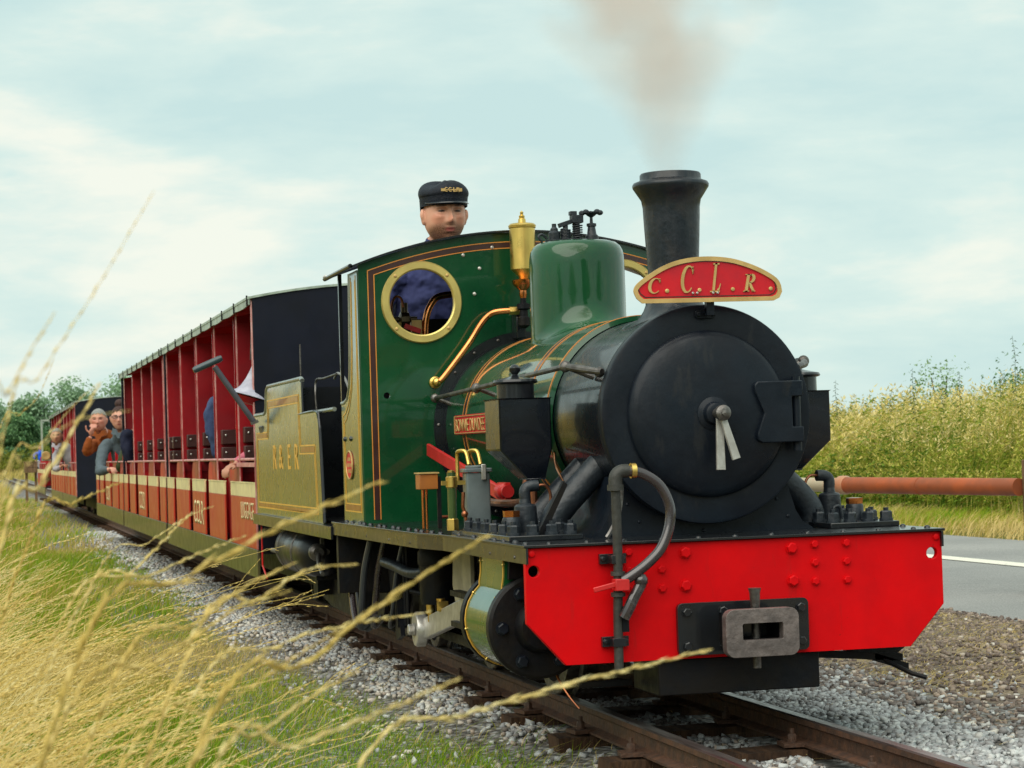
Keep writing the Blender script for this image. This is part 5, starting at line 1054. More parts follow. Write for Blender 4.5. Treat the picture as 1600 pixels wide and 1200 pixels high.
# ================================================================== COACHES
YS = 0.585
def rarc(y, zside=1.395, k=0.16): return zside + k * (YS * YS - y * y)
def make_coach(xf, xb, posts, panels, label, roof=True, endboard=True, text=None, luggage=False, group='narrow gauge passenger coaches', name='passenger_coach', brk=True):
    t = thing(name, label, 'coach', ((xf + xb) / 2, 0, 0), group)
    L = xf - xb
    for s in (-1, 1):
        MB().box(xb, xf, s * YS - 0.006, s * YS + 0.006, 0.156, 0.282).build('skirt', CSKT, t, bevel=0.002)
    MB().box(xb + 0.01, xf - 0.01, -YS + 0.012, YS - 0.012, 0.262, 0.279).box(xb + 0.2, xf - 0.2, -0.3, 0.3, 0.10, 0.255).build('floor', DARK, t)
    for x_ in (xf - 0.75, xb + 0.75):
        for s in (-1, 1): wheel(x_, s, 0.13, 'wheel', t)
    for s in (-1, 1):
        for k, (a, b) in enumerate(panels):
            pn = MB().box(a, b, s * YS - 0.004, s * YS + 0.005, 0.283, 0.5105).build('side_panel', CPAN, t, bevel=0.0015)
            MB().box(a, b, s * YS - 0.004, s * YS + 0.0055, 0.511, 0.573).build('cream_band', CCRM, pn, bevel=0.0015)
            MB().box(a, b, s * YS - 0.006, s * YS + 0.008, 0.5735, 0.579).build('top_lip', CCRM, pn)
            if text and k == text[1]:
                if s < 0: text_mesh(text[0], 0.130, 1.12, -0.002, 0.0012, ((a + b) / 2 - 0.0, s * (YS + 0.0052), 0.332), (1, 0, 0), (0, 0, 1), CCRM, 'painted_letters', pn, align='CENTER')
                else: text_mesh(text[0], 0.130, 1.12, -0.002, 0.0012, ((a + b) / 2, s * (YS + 0.0052), 0.332), (-1, 0, 0), (0, 0, 1), CCRM, 'painted_letters', pn, align='CENTER')
            if luggage and k == 0 and s < 0:
                text_mesh('LUGGAGE', 0.080, 0.92, -0.004, 0.0012, (-5.29, -(YS + 0.0052), 0.408), (1, 0, 0), (0, 0, 1), CCRM, 'painted_letters', pn)
    # seat ends in the gaps and transverse partitions
    gaps = []
    pn_ = sorted(panels, key=lambda p: -p[0] if True else 0)
    pn_ = sorted([(min(a, b), max(a, b)) for a, b in panels], key=lambda p: -p[1])
    for (a0, a1), (b0, b1) in zip(pn_[:-1], pn_[1:]): gaps.append((b1, a0))
    for g0, g1 in gaps:
        for s in (-1, 1):
            w = g1 - g0
            p = [(g0 - 0.03, 0.283), (g1 + 0.22, 0.283), (g1 + 0.22, 0.681), (g0 + 0.10, 0.681), (g0 + 0.04, 0.665), (g0, 0.62), (g0 - 0.03, 0.53)]
            MB().prism(p, 'y', s * 0.560 - 0.005, s * 0.560 + 0.005).build('seat_end', CRED, t)
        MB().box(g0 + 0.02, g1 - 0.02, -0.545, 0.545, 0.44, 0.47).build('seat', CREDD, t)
    if roof:
        for x_ in posts[:-1] if endboard else posts:
            z1 = [(float(y), float(rarc(y) - 0.03)) for y in np.linspace(0.565, -0.565, 12)]
            if abs(x_ - xf) < 0.03: continue
            MB().prism([(-0.565, 0.30), (0.565, 0.30)] + z1, 'x', x_ - 0.22, x_ - 0.208).build('partition', CRED, t)
            # wide vertical boards standing proud of the partition face
            for k in range(5):
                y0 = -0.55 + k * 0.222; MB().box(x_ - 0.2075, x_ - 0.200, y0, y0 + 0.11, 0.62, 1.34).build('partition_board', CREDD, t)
    else:
        for g0, g1 in gaps:
            MB().box((g0 + g1) / 2 - 0.006, (g0 + g1) / 2 + 0.006, -0.55, 0.55, 0.30, 0.80).build('seat_back', CRED, t, bevel=0.004)
    for s in (-1, 1):
        MB().box(xb - 0.03, xb - 0.002, s * 0.578 - 0.010, s * 0.578 + 0.008, 0.16, 1.375 if roof else 0.62).build('end_gap_strip', CNAVY, t)  # dark end edges, added to draw the shaded gap between coaches
    for x_ in posts:
        for s in (-1, 1):
            if roof: MB().box(x_ - 0.010, x_ + 0.002, s * 0.576 - 0.003, s * 0.576 + 0.003, 0.283, 1.372).build('post', CPOST, t)
            if brk and abs(x_ - xf) > 0.05:
                mb = MB()
                for z_ in (0.71, 0.80): mb.box(x_ - 0.20, x_ - 0.13, s * 0.49 - 0.045, s * 0.49 + 0.045, z_ - 0.038, z_ + 0.038)
                br = mb.build('seat_bracket', CBRK, t, bevel=0.004)
                mb = MB()
                for z_ in (0.72, 0.81): mb.ball((x_ - 0.129, s * 0.515, z_), 0.006, 8)
                mb.build('bolt_pair', STEEL, br)
    for s in (-1, 1):
        pts = [(xf - 0.02, s * 0.568, 0.682), (xf - 0.5 * L, s * 0.568, 0.683), (xb + 0.02, s * 0.568, 0.682)]
        MB().tube(pts, 0.007, n=8).build('side_rail', CPOST, t)
    if roof:
        ys_ = np.linspace(-0.605, 0.605, 25); lo_ = [(float(y), float(rarc(y))) for y in ys_]; up = [(y, z + 0.010) for y, z in reversed(lo_)]
        rf = MB().prism(lo_ + up, 'x', xb - 0.02, xf + 0.015).build('roof', CROOF, t)
        for s in (-1, 1):
            npz = max(4, int(L / 0.47)); mb = MB(); vs = []
            xs_ = np.linspace(xb - 0.02, xf + 0.012, npz * 8 + 1)
            for i, x_ in enumerate(xs_):
                dz = 0.006 * math.sin(PI * (i % 8) / 8); vs += [(x_, s * 0.602, rarc(0.6) + 0.012), (x_, s * 0.602, rarc(0.6) - 0.026 - dz), (x_, s * 0.596, rarc(0.6) - 0.026 - dz), (x_, s * 0.596, rarc(0.6) + 0.010)]
            nn = len(xs_); mb.add(vs, [(4 * i + j, 4 * i + (j + 1) % 4, 4 * i + 4 + (j + 1) % 4, 4 * i + 4 + j) for i in range(nn - 1) for j in range(4)] + [(0, 1, 2, 3), (4 * nn - 1, 4 * nn - 2, 4 * nn - 3, 4 * nn - 4)])
            mb.build('eave_strip', CROOF, rf)
            mb = MB()
            for i in range(npz + 1): x_ = xb + 0.01 + (L - 0.02) * i / npz; mb.box(x_ - 0.006, x_ + 0.006, s * 0.606 - 0.003, s * 0.606 + 0.003, rarc(0.6) - 0.03, rarc(0.6) + 0.016)
            mb.build('roof_clips', DARK, rf, kind='stuff')
        lo2 = [(y, z - 0.004) for y, z in lo_ if abs(y) < 0.575]; up2 = [(y, z - 0.012) for y, z in reversed(lo2)]
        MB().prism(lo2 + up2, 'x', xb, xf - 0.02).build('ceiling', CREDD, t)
    if endboard:
        top_ = [(float(y), float(rarc(y) - 0.002)) for y in np.linspace(YS - 0.002, -YS + 0.002, 20)]
        MB().prism([(-YS + 0.002, 0.283), (YS - 0.002, 0.283)] + top_, 'x', xf - 0.008, xf + 0.006).build('end_board', CNAVY, t)
        MB().box(xf - 0.012, xf + 0.0, -YS - 0.0065, -YS + 0.0, 0.283, 1.385).build('corner_post', CPOST, t)
    return t

c1 = make_coach(-4.71, -9.30, [-4.72, -5.404, -6.382, -7.33, -8.292, -9.26], [(-5.705, -4.715), (-6.72, -5.985), (-7.629, -6.952), (-8.642, -7.859), (-9.285, -8.863)],
                'covered red coach directly behind the tender, with luggage lettering on its first panel', text=('CCLR', 2), luggage=True)
MB().box(-5.64, -4.74, -0.580, -0.572, 0.648, 0.668).build('luggage_rail', CPOST, c1)
c2p = [-9.534, -10.465, -11.392, -12.362, -13.30]
c2 = make_coach(-9.45, -13.47, c2p, [(-9.874, -9.473), (-10.861, -10.083), (-11.852, -11.098), (-12.749, -12.186), (-13.42, -13.044)],
                'covered red coach coupled second behind the tender, between two other coaches', endboard=False, text=('CCLR', 2))
c3 = make_coach(-13.60, -17.55, c2p, [(-14.02, -13.62), (-15.01, -14.23), (-16.00, -15.25), (-16.90, -16.34), (-17.53, -17.19)],
                'roofless red and cream coach with passengers, nearer of the two open ones', roof=False, endboard=False, text=('CCLR', 2), brk=False, name='open_coach')
index_children()
c4 = copy_tree(c3, (-4.10, 0, 0)); c4['label'] = 'roofless coach in front of the far navy end board'
c5 = make_coach(-21.85, -25.80, [-21.86, -22.55, -23.45, -24.4, -25.4], [(-22.42, -21.86), (-23.41, -22.63), (-24.40, -23.65), (-25.0, -24.6), (-25.78, -25.3)],
                'far covered coach whose curved navy end board faces the camera', brk=False)
c6 = make_coach(-25.95, -30.2, [-26.0, -26.9, -27.8, -28.8, -29.9], [(-26.42, -25.96), (-27.41, -26.63), (-28.40, -27.65), (-29.3, -28.7), (-30.18, -29.6)],
                'rearmost covered coach at the far end of the train', endboard=False, brk=False)
MB().box(-30.23, -30.215, -0.73, -0.70, 0.72, 1.36).box(-30.225, -30.22, -0.70, -0.585, 1.33, 1.36).box(-30.225, -30.22, -0.70, -0.585, 0.72, 0.75).build('open_door_frame', CROOF, c6)
MB().lathe([(0.0, -30.18), (0.06, -30.175), (0.07, -30.19)], (0, -0.66, 0.80), 'x', 16).build('tail_lamp', GOLD, c6)
# couplings between coaches
for x_ in (-4.66, -9.375, -13.535, -17.625, -21.775, -25.875):
    pass
# brown crate and distant figure beside the far track are in the people section

# ================================================================== PEOPLE
def head_mesh(o, S, yaw, pitch=0.0, beard=False, n=(56, 44), tilt=0.0):
    """a head: S = half height scale (1 = 0.113 m half height); o = centre between the ears; returns verts, faces facing +X before yaw"""
    nu, nv = n; vs = []; fs = []
    g = lambda y, z, y0, z0, sy, sz: math.exp(-((y - y0) / sy) ** 2 - ((z - z0) / sz) ** 2)
    for j in range(nv + 1):
        ph = -PI / 2 + PI * j / nv
        for i in range(nu):
            th = 2 * PI * i / nu
            cx, cy, cz = math.cos(ph) * math.cos(th), math.cos(ph) * math.sin(th), math.sin(ph)
            # superellipse-like skull
            z = 0.113 * cz; low = max(0, -cz)
            wy = 0.0765 * (1 - 0.20 * low ** 2.6) * (1 + 0.02 * math.exp(-((z + 0.06) / 0.03) ** 2)); 
            y = wy * (abs(cy) ** 0.92) * (1 if cy >= 0 else -1)
            dx = 0.098 if cx < 0 else 0.090 * (1 + 0.06 * low)
            x = dx * (abs(cx) ** 0.9) * (1 if cx >= 0 else -1)
            if cx < 0: x *= (1 - 0.50 * low ** 1.3)
            if cx > 0:
                f = max(0, cx) ** 0.6; yy, zz = y, z
                d = 0.025 * g(yy, zz, 0, -0.028, 0.0105, 0.011) + 0.019 * g(yy, zz, 0, -0.010, 0.0075, 0.019) + 0.006 * g(yy, zz, 0.0, 0.016, 0.010, 0.012)     # nose
                d += 0.009 * g(yy, zz, 0.030, 0.027, 0.024, 0.008) + 0.009 * g(yy, zz, -0.030, 0.027, 0.024, 0.008)  # brow
                d -= 0.014 * g(yy, zz, 0.029, 0.009, 0.016, 0.010) + 0.014 * g(yy, zz, -0.029, 0.009, 0.016, 0.010)  # sockets
                d += 0.0045 * g(yy, zz, 0.031, 0.0145, 0.014, 0.0028) + 0.0045 * g(yy, zz, -0.031, 0.0145, 0.014, 0.0028)  # upper lids
                d += 0.007 * g(yy, zz, 0.043, -0.012, 0.016, 0.011) + 0.007 * g(yy, zz, -0.043, -0.012, 0.016, 0.011) - 0.004 * g(yy, zz, 0.040, -0.045, 0.012, 0.018) - 0.004 * g(yy, zz, -0.040, -0.045, 0.012, 0.018) - 0.003 * g(yy, zz, 0.024, -0.038, 0.004, 0.012) - 0.003 * g(yy, zz, -0.024, -0.038, 0.004, 0.012)  # cheeks and folds
                d += 0.0065 * g(yy, zz, 0, -0.053, 0.020, 0.0055) + 0.0065 * g(yy, zz, 0, -0.066, 0.018, 0.006) - 0.004 * g(yy, zz, 0, -0.0595, 0.024, 0.003)  # lips
                d += 0.009 * g(yy, zz, 0, -0.092, 0.020, 0.014) - 0.004 * g(yy, zz, 0, -0.078, 0.022, 0.006)  # chin
                d += 0.004 * g(yy, zz, 0.013, -0.032, 0.006, 0.006) + 0.004 * g(yy, zz, -0.013, -0.032, 0.006, 0.006)
                x += d * f * 1.15
            vs.append((x, y, z))
        if j:
            for i in range(nu): a = (j - 1) * nu; b = j * nu; fs.append((a + i, a + (i + 1) % nu, b + (i + 1) % nu, b + i))
    M = Matrix.Translation(o) @ Matrix.Rotation(yaw, 4, 'Z') @ Matrix.Rotation(-pitch, 4, 'Y') @ Matrix.Rotation(tilt, 4, 'X') @ Matrix.Scale(S, 4)
    mb = MB(); mb.add(vs, fs)
    for s in (-1, 1):   # ears
        mb.ball((-0.006, s * 0.078, -0.006), 0.032, 14, sc3=(0.55, 0.34, 1.0)); mb.ball((0.000, s * 0.084, 0.002), 0.024, 12, sc3=(0.5, 0.40, 0.9))
        mb.ball((0.0665, s * 0.030, 0.008), 0.0150, 12)
    mb.v = [tuple(M @ Vector(v)) for v in mb.v]
    return mb, M
def skin_chain(chains, cuts=2):
    """chains: list of [(pos, radius), ...] joined where positions coincide -> evaluated mesh data as (verts, faces)"""
    vs, es, rs = [], [], []; key = {}
    for c in chains:
        last = None
        for p, r_v in c:
            k = tuple(round(a, 4) for a in p)
            if k not in key: key[k] = len(vs); vs.append(p); rs.append(r_v)
            if last is not None and last != key[k]: es.append((last, key[k]))
            last = key[k]
    me = bpy.data.meshes.new('tmp'); me.from_pydata(vs, es, [])
    ob = bpy.data.objects.new('tmp', me); col.objects.link(ob)
    md = ob.modifiers.new('s', 'SKIN'); md.use_smooth_shade = True
    for i, r_v in enumerate(rs):
        sv_ = me.skin_vertices[0].data[i]; sv_.radius = r_v if isinstance(r_v, tuple) else (r_v, r_v)
        sv_.use_root = (i == 0)
    sb_ = ob.modifiers.new('u', 'SUBSURF'); sb_.levels = cuts; sb_.render_levels = cuts
    dg = bpy.context.evaluated_depsgraph_get(); ev = ob.evaluated_get(dg); m2 = bpy.data.meshes.new_from_object(ev)
    out = ([tuple(v.co) for v in m2.vertices], [tuple(p.vertices) for p in m2.polygons])
    bpy.data.objects.remove(ob); bpy.data.meshes.remove(me); bpy.data.meshes.remove(m2)
    return out
def remeshed(name, mb, material, parent, vox, smooth=6, **tags):
    o = link(name, mb.mesh(name, material), parent, **tags)
    md = o.modifiers.new('r', 'REMESH'); md.mode = 'VOXEL'; md.voxel_size = vox; md.use_smooth_shade = True
    if smooth: ms = o.modifiers.new('sm', 'SMOOTH'); ms.iterations = smooth; ms.factor = 0.35
    return o
def face_mat(name, M, base, beard=None, lips=(0.38, 0.10, 0.085), brow=(0.07, 0.03, 0.018)):
    """skin whose colour varies over the face: lips, brows, stubble, redder cheeks; in head coordinates"""
    m = bpy.data.materials.new(name); m.use_nodes = True; t = m.node_tree; b = t.nodes['Principled BSDF']; b.inputs['Roughness'].default_value = 0.48
    b.inputs['Subsurface Weight'].default_value = 0.0
    tcn = t.nodes.new('ShaderNodeTexCoord'); 
    inv = M.inverted(); loc, rot, scl = inv.decompose()
    mpn = t.nodes.new('ShaderNodeMapping'); mpn.inputs['Location'].default_value = loc; mpn.inputs['Rotation'].default_value = rot.to_euler(); mpn.inputs['Scale'].default_value = scl
    t.links.new(tcn.outputs['Object'], mpn.inputs[0])
    def blob(c, s):
        m2 = t.nodes.new('ShaderNodeMapping'); m2.inputs['Location'].default_value = [-c[i] / s[i] for i in range(3)]; m2.inputs['Scale'].default_value = [1 / v for v in s]
        t.links.new(mpn.outputs[0], m2.inputs[0]); l = t.nodes.new('ShaderNodeVectorMath'); l.operation = 'LENGTH'; t.links.new(m2.outputs[0], l.inputs[0])
        r = t.nodes.new('ShaderNodeMapRange'); r.interpolation_type = 'SMOOTHSTEP'; r.inputs['From Min'].default_value = 1.25; r.inputs['From Max'].default_value = 0.7; t.links.new(l.outputs['Value'], r.inputs[0]); return r.outputs[0]
    def rgb(c): n = t.nodes.new('ShaderNodeRGB'); n.outputs[0].default_value = (*c, 1); return n.outputs[0]
    cur = rgb(base)
    red = (base[0] * 0.98, base[1] * 0.86, base[2] * 0.84)
    for s in (-1, 1): cur = mixc(t, blob((0.08, s * 0.045, -0.02), (0.05, 0.024, 0.022)), cur, rgb(red))
    cur = mixc(t, blob((0.115, 0, -0.026), (0.03, 0.016, 0.016)), cur, rgb(red))
    if beard:
        bs = blob((0.055, 0, -0.080), (0.095, 0.086, 0.048)); nzn = t.nodes.new('ShaderNodeTexNoise'); nzn.inputs['Scale'].default_value = 260; t.links.new(mpn.outputs[0], nzn.inputs['Vector'])
        mm = t.nodes.new('ShaderNodeMath'); mm.operation = 'MULTIPLY'; t.links.new(bs, mm.inputs[0]); mr = t.nodes.new('ShaderNodeMapRange'); mr.inputs['From Min'].default_value = 0.3; mr.inputs['From Max'].default_value = 0.7; mr.inputs['To Min'].default_value = 0.62; mr.inputs['To Max'].default_value = 1.0
        t.links.new(nzn.outputs[0], mr.inputs[0]); t.links.new(mr.outputs[0], mm.inputs[1]); cur = mixc(t, mm.outputs[0], cur, rgb(beard))
        cur = mixc(t, blob((0.10, 0, -0.0485), (0.04, 0.026, 0.0045)), cur, rgb(tuple(0.5 * a + 0.5 * b for a, b in zip(beard, base))))
    cur = mixc(t, blob((0.10, 0, -0.060), (0.04, 0.022, 0.0085)), cur, rgb(lips))
    for s in (-1, 1):
        cur = mixc(t, blob((0.09, s * 0.032, 0.027), (0.05, 0.019, 0.0040)), cur, rgb(tuple(0.85 * a + 0.15 * b for a, b in zip(brow, base))))
        cur = mixc(t, blob((0.09, s * 0.030, 0.013), (0.05, 0.020, 0.009)), cur, rgb(tuple(v * 0.62 for v in base)))
        cur = mixc(t, blob((0.08, s * 0.031, 0.008), (0.04, 0.0135, 0.0036)), cur, rgb((0.018, 0.010, 0.008)))
    t.links.new(cur, b.inputs['Base Color']); return m
def hand(base, direction, up, S=1.0, curl=0.5):
    """palm plus five bent fingers as skin chains"""
    d = Vector(direction).normalized(); u = Vector(up); u = (u - d * u.dot(d)).normalized(); w = d.cross(u); b = Vector(base); ch = []
    palm = b + d * 0.045 * S
    ch.append([(tuple(b), 0.024 * S), (tuple(palm), (0.036 * S, 0.016 * S)), (tuple(b + d * 0.085 * S), (0.034 * S, 0.013 * S))])
    vs, fs = skin_chain(ch, 2); mb = MB(); mb.add(vs, fs)
    for k, (off, L_) in enumerate(((-0.030, 0.058), (-0.010, 0.072), (0.010, 0.078), (0.029, 0.070))):
        p = b + d * 0.078 * S + w * off * S; c = [(tuple(p), 0.0095 * S)]; a = 0.15
        for q in range(3): a += curl; p = p + (d * math.cos(a) - u * math.sin(a)) * L_ / 3 * S; c.append((tuple(p), (0.009 - 0.001 * q) * S))
        v2, f2 = skin_chain([c], 1); mb.add(v2, f2)
    p = b + d * 0.03 * S - w * 0.030 * S; c = [(tuple(p), 0.012 * S), (tuple(p + (-w * 0.8 + d * 0.6) * 0.035 * S), 0.011 * S), (tuple(p + (-w * 0.9 + d * 1.4) * 0.045 * S), 0.009 * S)]
    v2, f2 = skin_chain([c], 1); mb.add(v2, f2); return mb
def person(loc, label, shoulder, headc, yaw, jacket, hair=None, S=1.0, arms=None, vox=0.008, facecol=(0.50, 0.24, 0.155), beard=None, pitch=0.0, hips=None, group=None, neckjack=True, handcurl=0.5, fine=False):
    """shoulder: centre point between the shoulders; arms: list of (side, elbow, wrist); hips: pelvis point. Seated or standing figures seen from the chest up keep legs folded below."""
    t = thing('person', label, 'person', loc, group)
    hm, M = head_mesh(Vector(headc), S, yaw, pitch)
    sh = Vector(shoulder); sh.z = max(sh.z, headc[2] - 0.20 * S); hp = Vector(hips); fd = Vector((math.cos(yaw), math.sin(yaw), 0)); sdv = Vector((-math.sin(yaw), math.cos(yaw), 0))
    neck = Vector(headc) + Vector((0, 0, -0.085 * S)) - fd * 0.015 * S
    v, f = skin_chain([[(tuple(neck + Vector((0, 0, 0.02))), 0.058 * S), (tuple((neck + sh) / 2), 0.055 * S), (tuple(sh), 0.075 * S), (tuple(sh * 0.5 + hp * 0.5), 0.085 * S), (tuple(hp), 0.09 * S)]])
    hm.add(v, f)
    for a_ in arms or []:
        s, el, wr = a_[:3]; v, f = skin_chain([[(tuple(Vector(el) * 0.4 + Vector(wr) * 0.6), 0.026 * S), (tuple(wr), 0.022 * S)]]); hm.add(v, f)
        dr_ = (Vector(wr) - Vector(el)).normalized(); h_ = hand(wr, dr_, (0, 0, 1) if abs(dr_.z) < 0.8 else fd, S, handcurl); hm.add(h_.v, h_.f)
        v, f = skin_chain([[(tuple(sh), 0.045 * S), (tuple(sh + sdv * s * 0.155 * S - Vector((0, 0, 0.045 * S))), 0.036 * S), (tuple(el), 0.028 * S), (tuple(wr), 0.024 * S)]]); hm.add(v, f)
    body = remeshed('body', hm, face_mat('face_' + jacket.name, M, facecol, beard), t, vox, 1)
    # jacket
    cs = [[(tuple(hp), (0.155 * S, 0.12 * S)), (tuple(hp * 0.5 + sh * 0.5), (0.165 * S, 0.115 * S)), (tuple(hp * 0.15 + sh * 0.85), (0.155 * S, 0.105 * S)), (tuple(sh + Vector((0, 0, 0.0))), (0.125 * S, 0.095 * S)), (tuple(sh * 0.6 + neck * 0.4), 0.082 * S), (tuple(sh * 0.25 + neck * 0.75 - Vector((0, 0, 0.02))), 0.066 * S)]]
    jm = MB(); v, f = skin_chain(cs); jm.add(v, f)
    for s in (-1, 1):
        el, wr = None, None
        for a_ in arms or []:
            if a_[0] == s: el, wr = Vector(a_[1]), Vector(a_[2])
        a0 = sh + sdv * s * 0.165 * S - Vector((0, 0, 0.045 * S))
        if el is None: el = a0 - Vector((0, 0, 0.27)) * S + sdv * s * 0.03; wr = el + fd * 0.20 * S + Vector((0, 0, -0.04)); 
        v, f = skin_chain([[(tuple(sh + sdv * s * 0.07 * S - Vector((0, 0, 0.035 * S))), 0.075 * S), (tuple(a0), 0.066 * S), (tuple(a0 * 0.5 + el * 0.5), 0.058 * S), (tuple(el), 0.050 * S), (tuple(el * 0.45 + wr * 0.55), 0.043 * S), (tuple(el * 0.05 + wr * 0.95), 0.036 * S)]]); jm.add(v, f)
    jk = remeshed('jacket', jm, jacket, t, vox * 1.1, 3)
    tx = bpy.data.textures.get('folds') or bpy.data.textures.new('folds', 'CLOUDS'); tx.noise_scale = 0.07; tx.noise_depth = 2
    dm = jk.modifiers.new('folds', 'DISPLACE'); dm.texture = tx; dm.strength = 0.030 * S; dm.mid_level = 0.5
    nc = Vector(headc) + Vector((0, 0, -0.105 * S)) - fd * 0.018 * S; cm_ = MB(); vs = []; nn = 28
    for k_, (rr0, zz0) in enumerate(((0.085, -0.035), (0.074, -0.010), (0.069, 0.014), (0.064, 0.018), (0.066, -0.01), (0.075, -0.035))):
        for i in range(nn): a = 2 * PI * i / nn; vs.append(nc + fd * (rr0 * S * math.cos(a)) + sdv * (rr0 * 0.98 * S * math.sin(a)) + Vector((0, 0, (zz0 - 0.018 * math.cos(a) - (0.03 if abs(a if a < PI else a - 2 * PI) < 0.35 else 0)) * S)))
    cm_.add(vs, [(k_ * nn + i, k_ * nn + (i + 1) % nn, (k_ + 1) * nn + (i + 1) % nn, (k_ + 1) * nn + i) for k_ in range(5) for i in range(nn)])
    cm_.build('collar', jacket, t, angle=70)
    return t, M, jk
def on_head(M, mb): mb.v = [tuple(M @ Vector(v)) for v in mb.v]; return mb
def hair_cap(M, material, parent, rx=0.103, ry=0.084, rz=0.112, line=0.012, bumps=0.004, back=-0.05):
    mb = MB(); nu, nv = 40, 24; vs = []
    for j in range(nv + 1):
        for i in range(nu):
            th = 2 * PI * i / nu; front = max(0, math.cos(th)); zmin = line + (0.066 - line) * front ** 0.35 if math.cos(th) > 0 else line + (back - line) * (-math.cos(th)) ** 0.8
            zmin += 0.006 * math.sin(th * 11 + 1) + 0.004 * math.sin(th * 23)
            z = zmin + (rz + 0.004 - zmin) * j / nv; k = math.sqrt(max(0, 1 - (z / (rz + 0.004)) ** 2)); q = 1 + bumps * 6 * (math.sin(th * 9 + z * 60) * math.sin(z * 90 + th * 3)) + bumps * 4 * math.sin(th * 19 + z * 130)
            vs.append((k * rx * math.cos(th) * q - 0.003, k * ry * math.sin(th) * q, z))
    fs = [(j * nu + i, j * nu + (i + 1) % nu, (j + 1) * nu + (i + 1) % nu, (j + 1) * nu + i) for j in range(nv) for i in range(nu)]
    mb.add(vs, fs); on_head(M, mb); o = mb.build('hair', material, parent)
    sd_ = o.modifiers.new('so', 'SOLIDIFY'); sd_.thickness = 0.008; return o

# --- driver
drv, M, jk = person((-2.95, -0.12, 0.45), 'engine driver with stubble, navy peaked cap and blue overalls standing above the cab roof', (-2.90, -0.150, 1.375), (-2.83, -0.103, 1.557), R(3), BLUEJ,
                   S=0.98, arms=[(-1, (-2.84, -0.40, 1.13), (-2.60, -0.37, 1.05)), (1, (-2.80, 0.14, 1.12), (-2.55, 0.02, 1.05))], vox=0.0028, facecol=(0.74, 0.37, 0.25), beard=(0.10, 0.038, 0.018), hips=(-2.95, -0.15, 0.95), handcurl=0.7)
lg = MB()
for s in (-1, 1):
    v, f = skin_chain([[((-2.95, -0.15, 0.95), 0.11), ((-2.95, -0.15 + s * 0.09, 0.88), 0.095), ((-2.86, -0.15 + s * 0.10, 0.68), 0.072), ((-2.90, -0.15 + s * 0.10, 0.50), 0.05)]]); lg.add(v, f)
remeshed('trousers', lg, BLUEJ, drv, 0.01)
# cap: soft crown, band, peak and brass badge
cp_ = MB(); n = 48; rows = []
for r_x, r_y, z, wv in ((0.102, 0.088, 0.030, 0), (0.1035, 0.0895, 0.050, 0), (0.104, 0.090, 0.066, 0), (0.107, 0.093, 0.070, 0.002), (0.109, 0.0955, 0.082, 0.004), (0.104, 0.0915, 0.096, 0.006), (0.093, 0.082, 0.109, 0.008), (0.070, 0.062, 0.119, 0.008), (0.035, 0.032, 0.124, 0.006), (0.001, 0.001, 0.122, 0.004)):
    row = []
    for i in range(n):
        a = 2 * PI * i / n; bk_ = -0.012 if math.cos(a) < -0.2 and z < 0.06 else 0
        zz = z + bk_ + wv * (1.1 * math.sin(2 * a + 0.5) + 0.7 * math.cos(3 * a) - 0.9 * math.exp(-((a - PI / 2 * 0.0) / 0.5) ** 2)); row.append((r_x * math.cos(a) - 0.004, r_y * math.sin(a), zz))
    rows.append(row)
cp_.add([p for q in rows for p in q], [(k * n + i, k * n + (i + 1) % n, (k + 1) * n + (i + 1) % n, (k + 1) * n + i) for k in range(len(rows) - 1) for i in range(n)])
on_head(M, cp_); cap_ = cp_.build('cap', CAPN, drv, angle=50); sm_ = cap_.modifiers.new('s', 'SUBSURF'); sm_.levels = 1; sm_.render_levels = 1
pk = MB(); vs = []; nn = 24
for i in range(nn + 1):
    a = R(-68 + 136 * i / nn); dd = math.cos(a * 90 / 68 * 0.98); dd = max(0.02, dd) ** 0.7
    for k in range(4):
        q = k / 3; x = 0.100 * math.cos(a) + 0.046 * dd * q; y = 0.090 * math.sin(a) * (1 + 0.04 * q * dd); vs.append((x - 0.002, y, 0.052 - 0.020 * q * dd - 0.012 * (math.sin(a) ** 2)))
pk.add(vs, [(4 * i + k, 4 * i + k + 1, 4 * i + 5 + k, 4 * i + 4 + k) for i in range(nn) for k in range(3)]); on_head(M, pk)
pk_ = pk.build('peak', PEAK, cap_, angle=60); so_ = pk_.modifiers.new('s', 'SOLIDIFY'); so_.thickness = 0.003; so_.offset = 0
bd = MB()
for y, w_, h_ in ((-0.030, 0.008, 0.006), (0.036, 0.006, 0.007)): bd.box(0.1065, 0.110, y - w_, y + w_, 0.084 - h_ / 1.0, 0.084 + h_ / 1.4)
for y in (-0.018, -0.003): bd.tube([(0.1095, y + 0.0060 * math.cos(a), 0.084 + 0.0070 * math.sin(a)) for a in np.linspace(R(50), R(310), 12)], 0.0019, n=6)
bd.box(0.106, 0.110, 0.008, 0.012, 0.076, 0.092); bd.box(0.106, 0.110, 0.012, 0.018, 0.076, 0.080); bd.box(0.106, 0.110, 0.020, 0.024, 0.076, 0.092); bd.box(0.106, 0.110, 0.024, 0.031, 0.084, 0.092); bd.box(0.106, 0.110, 0.028, 0.032, 0.076, 0.084)
bd.box(0.1055, 0.1075, -0.036, 0.040, 0.082, 0.086)
on_head(M, bd).build('badge', GOLD, cap_)

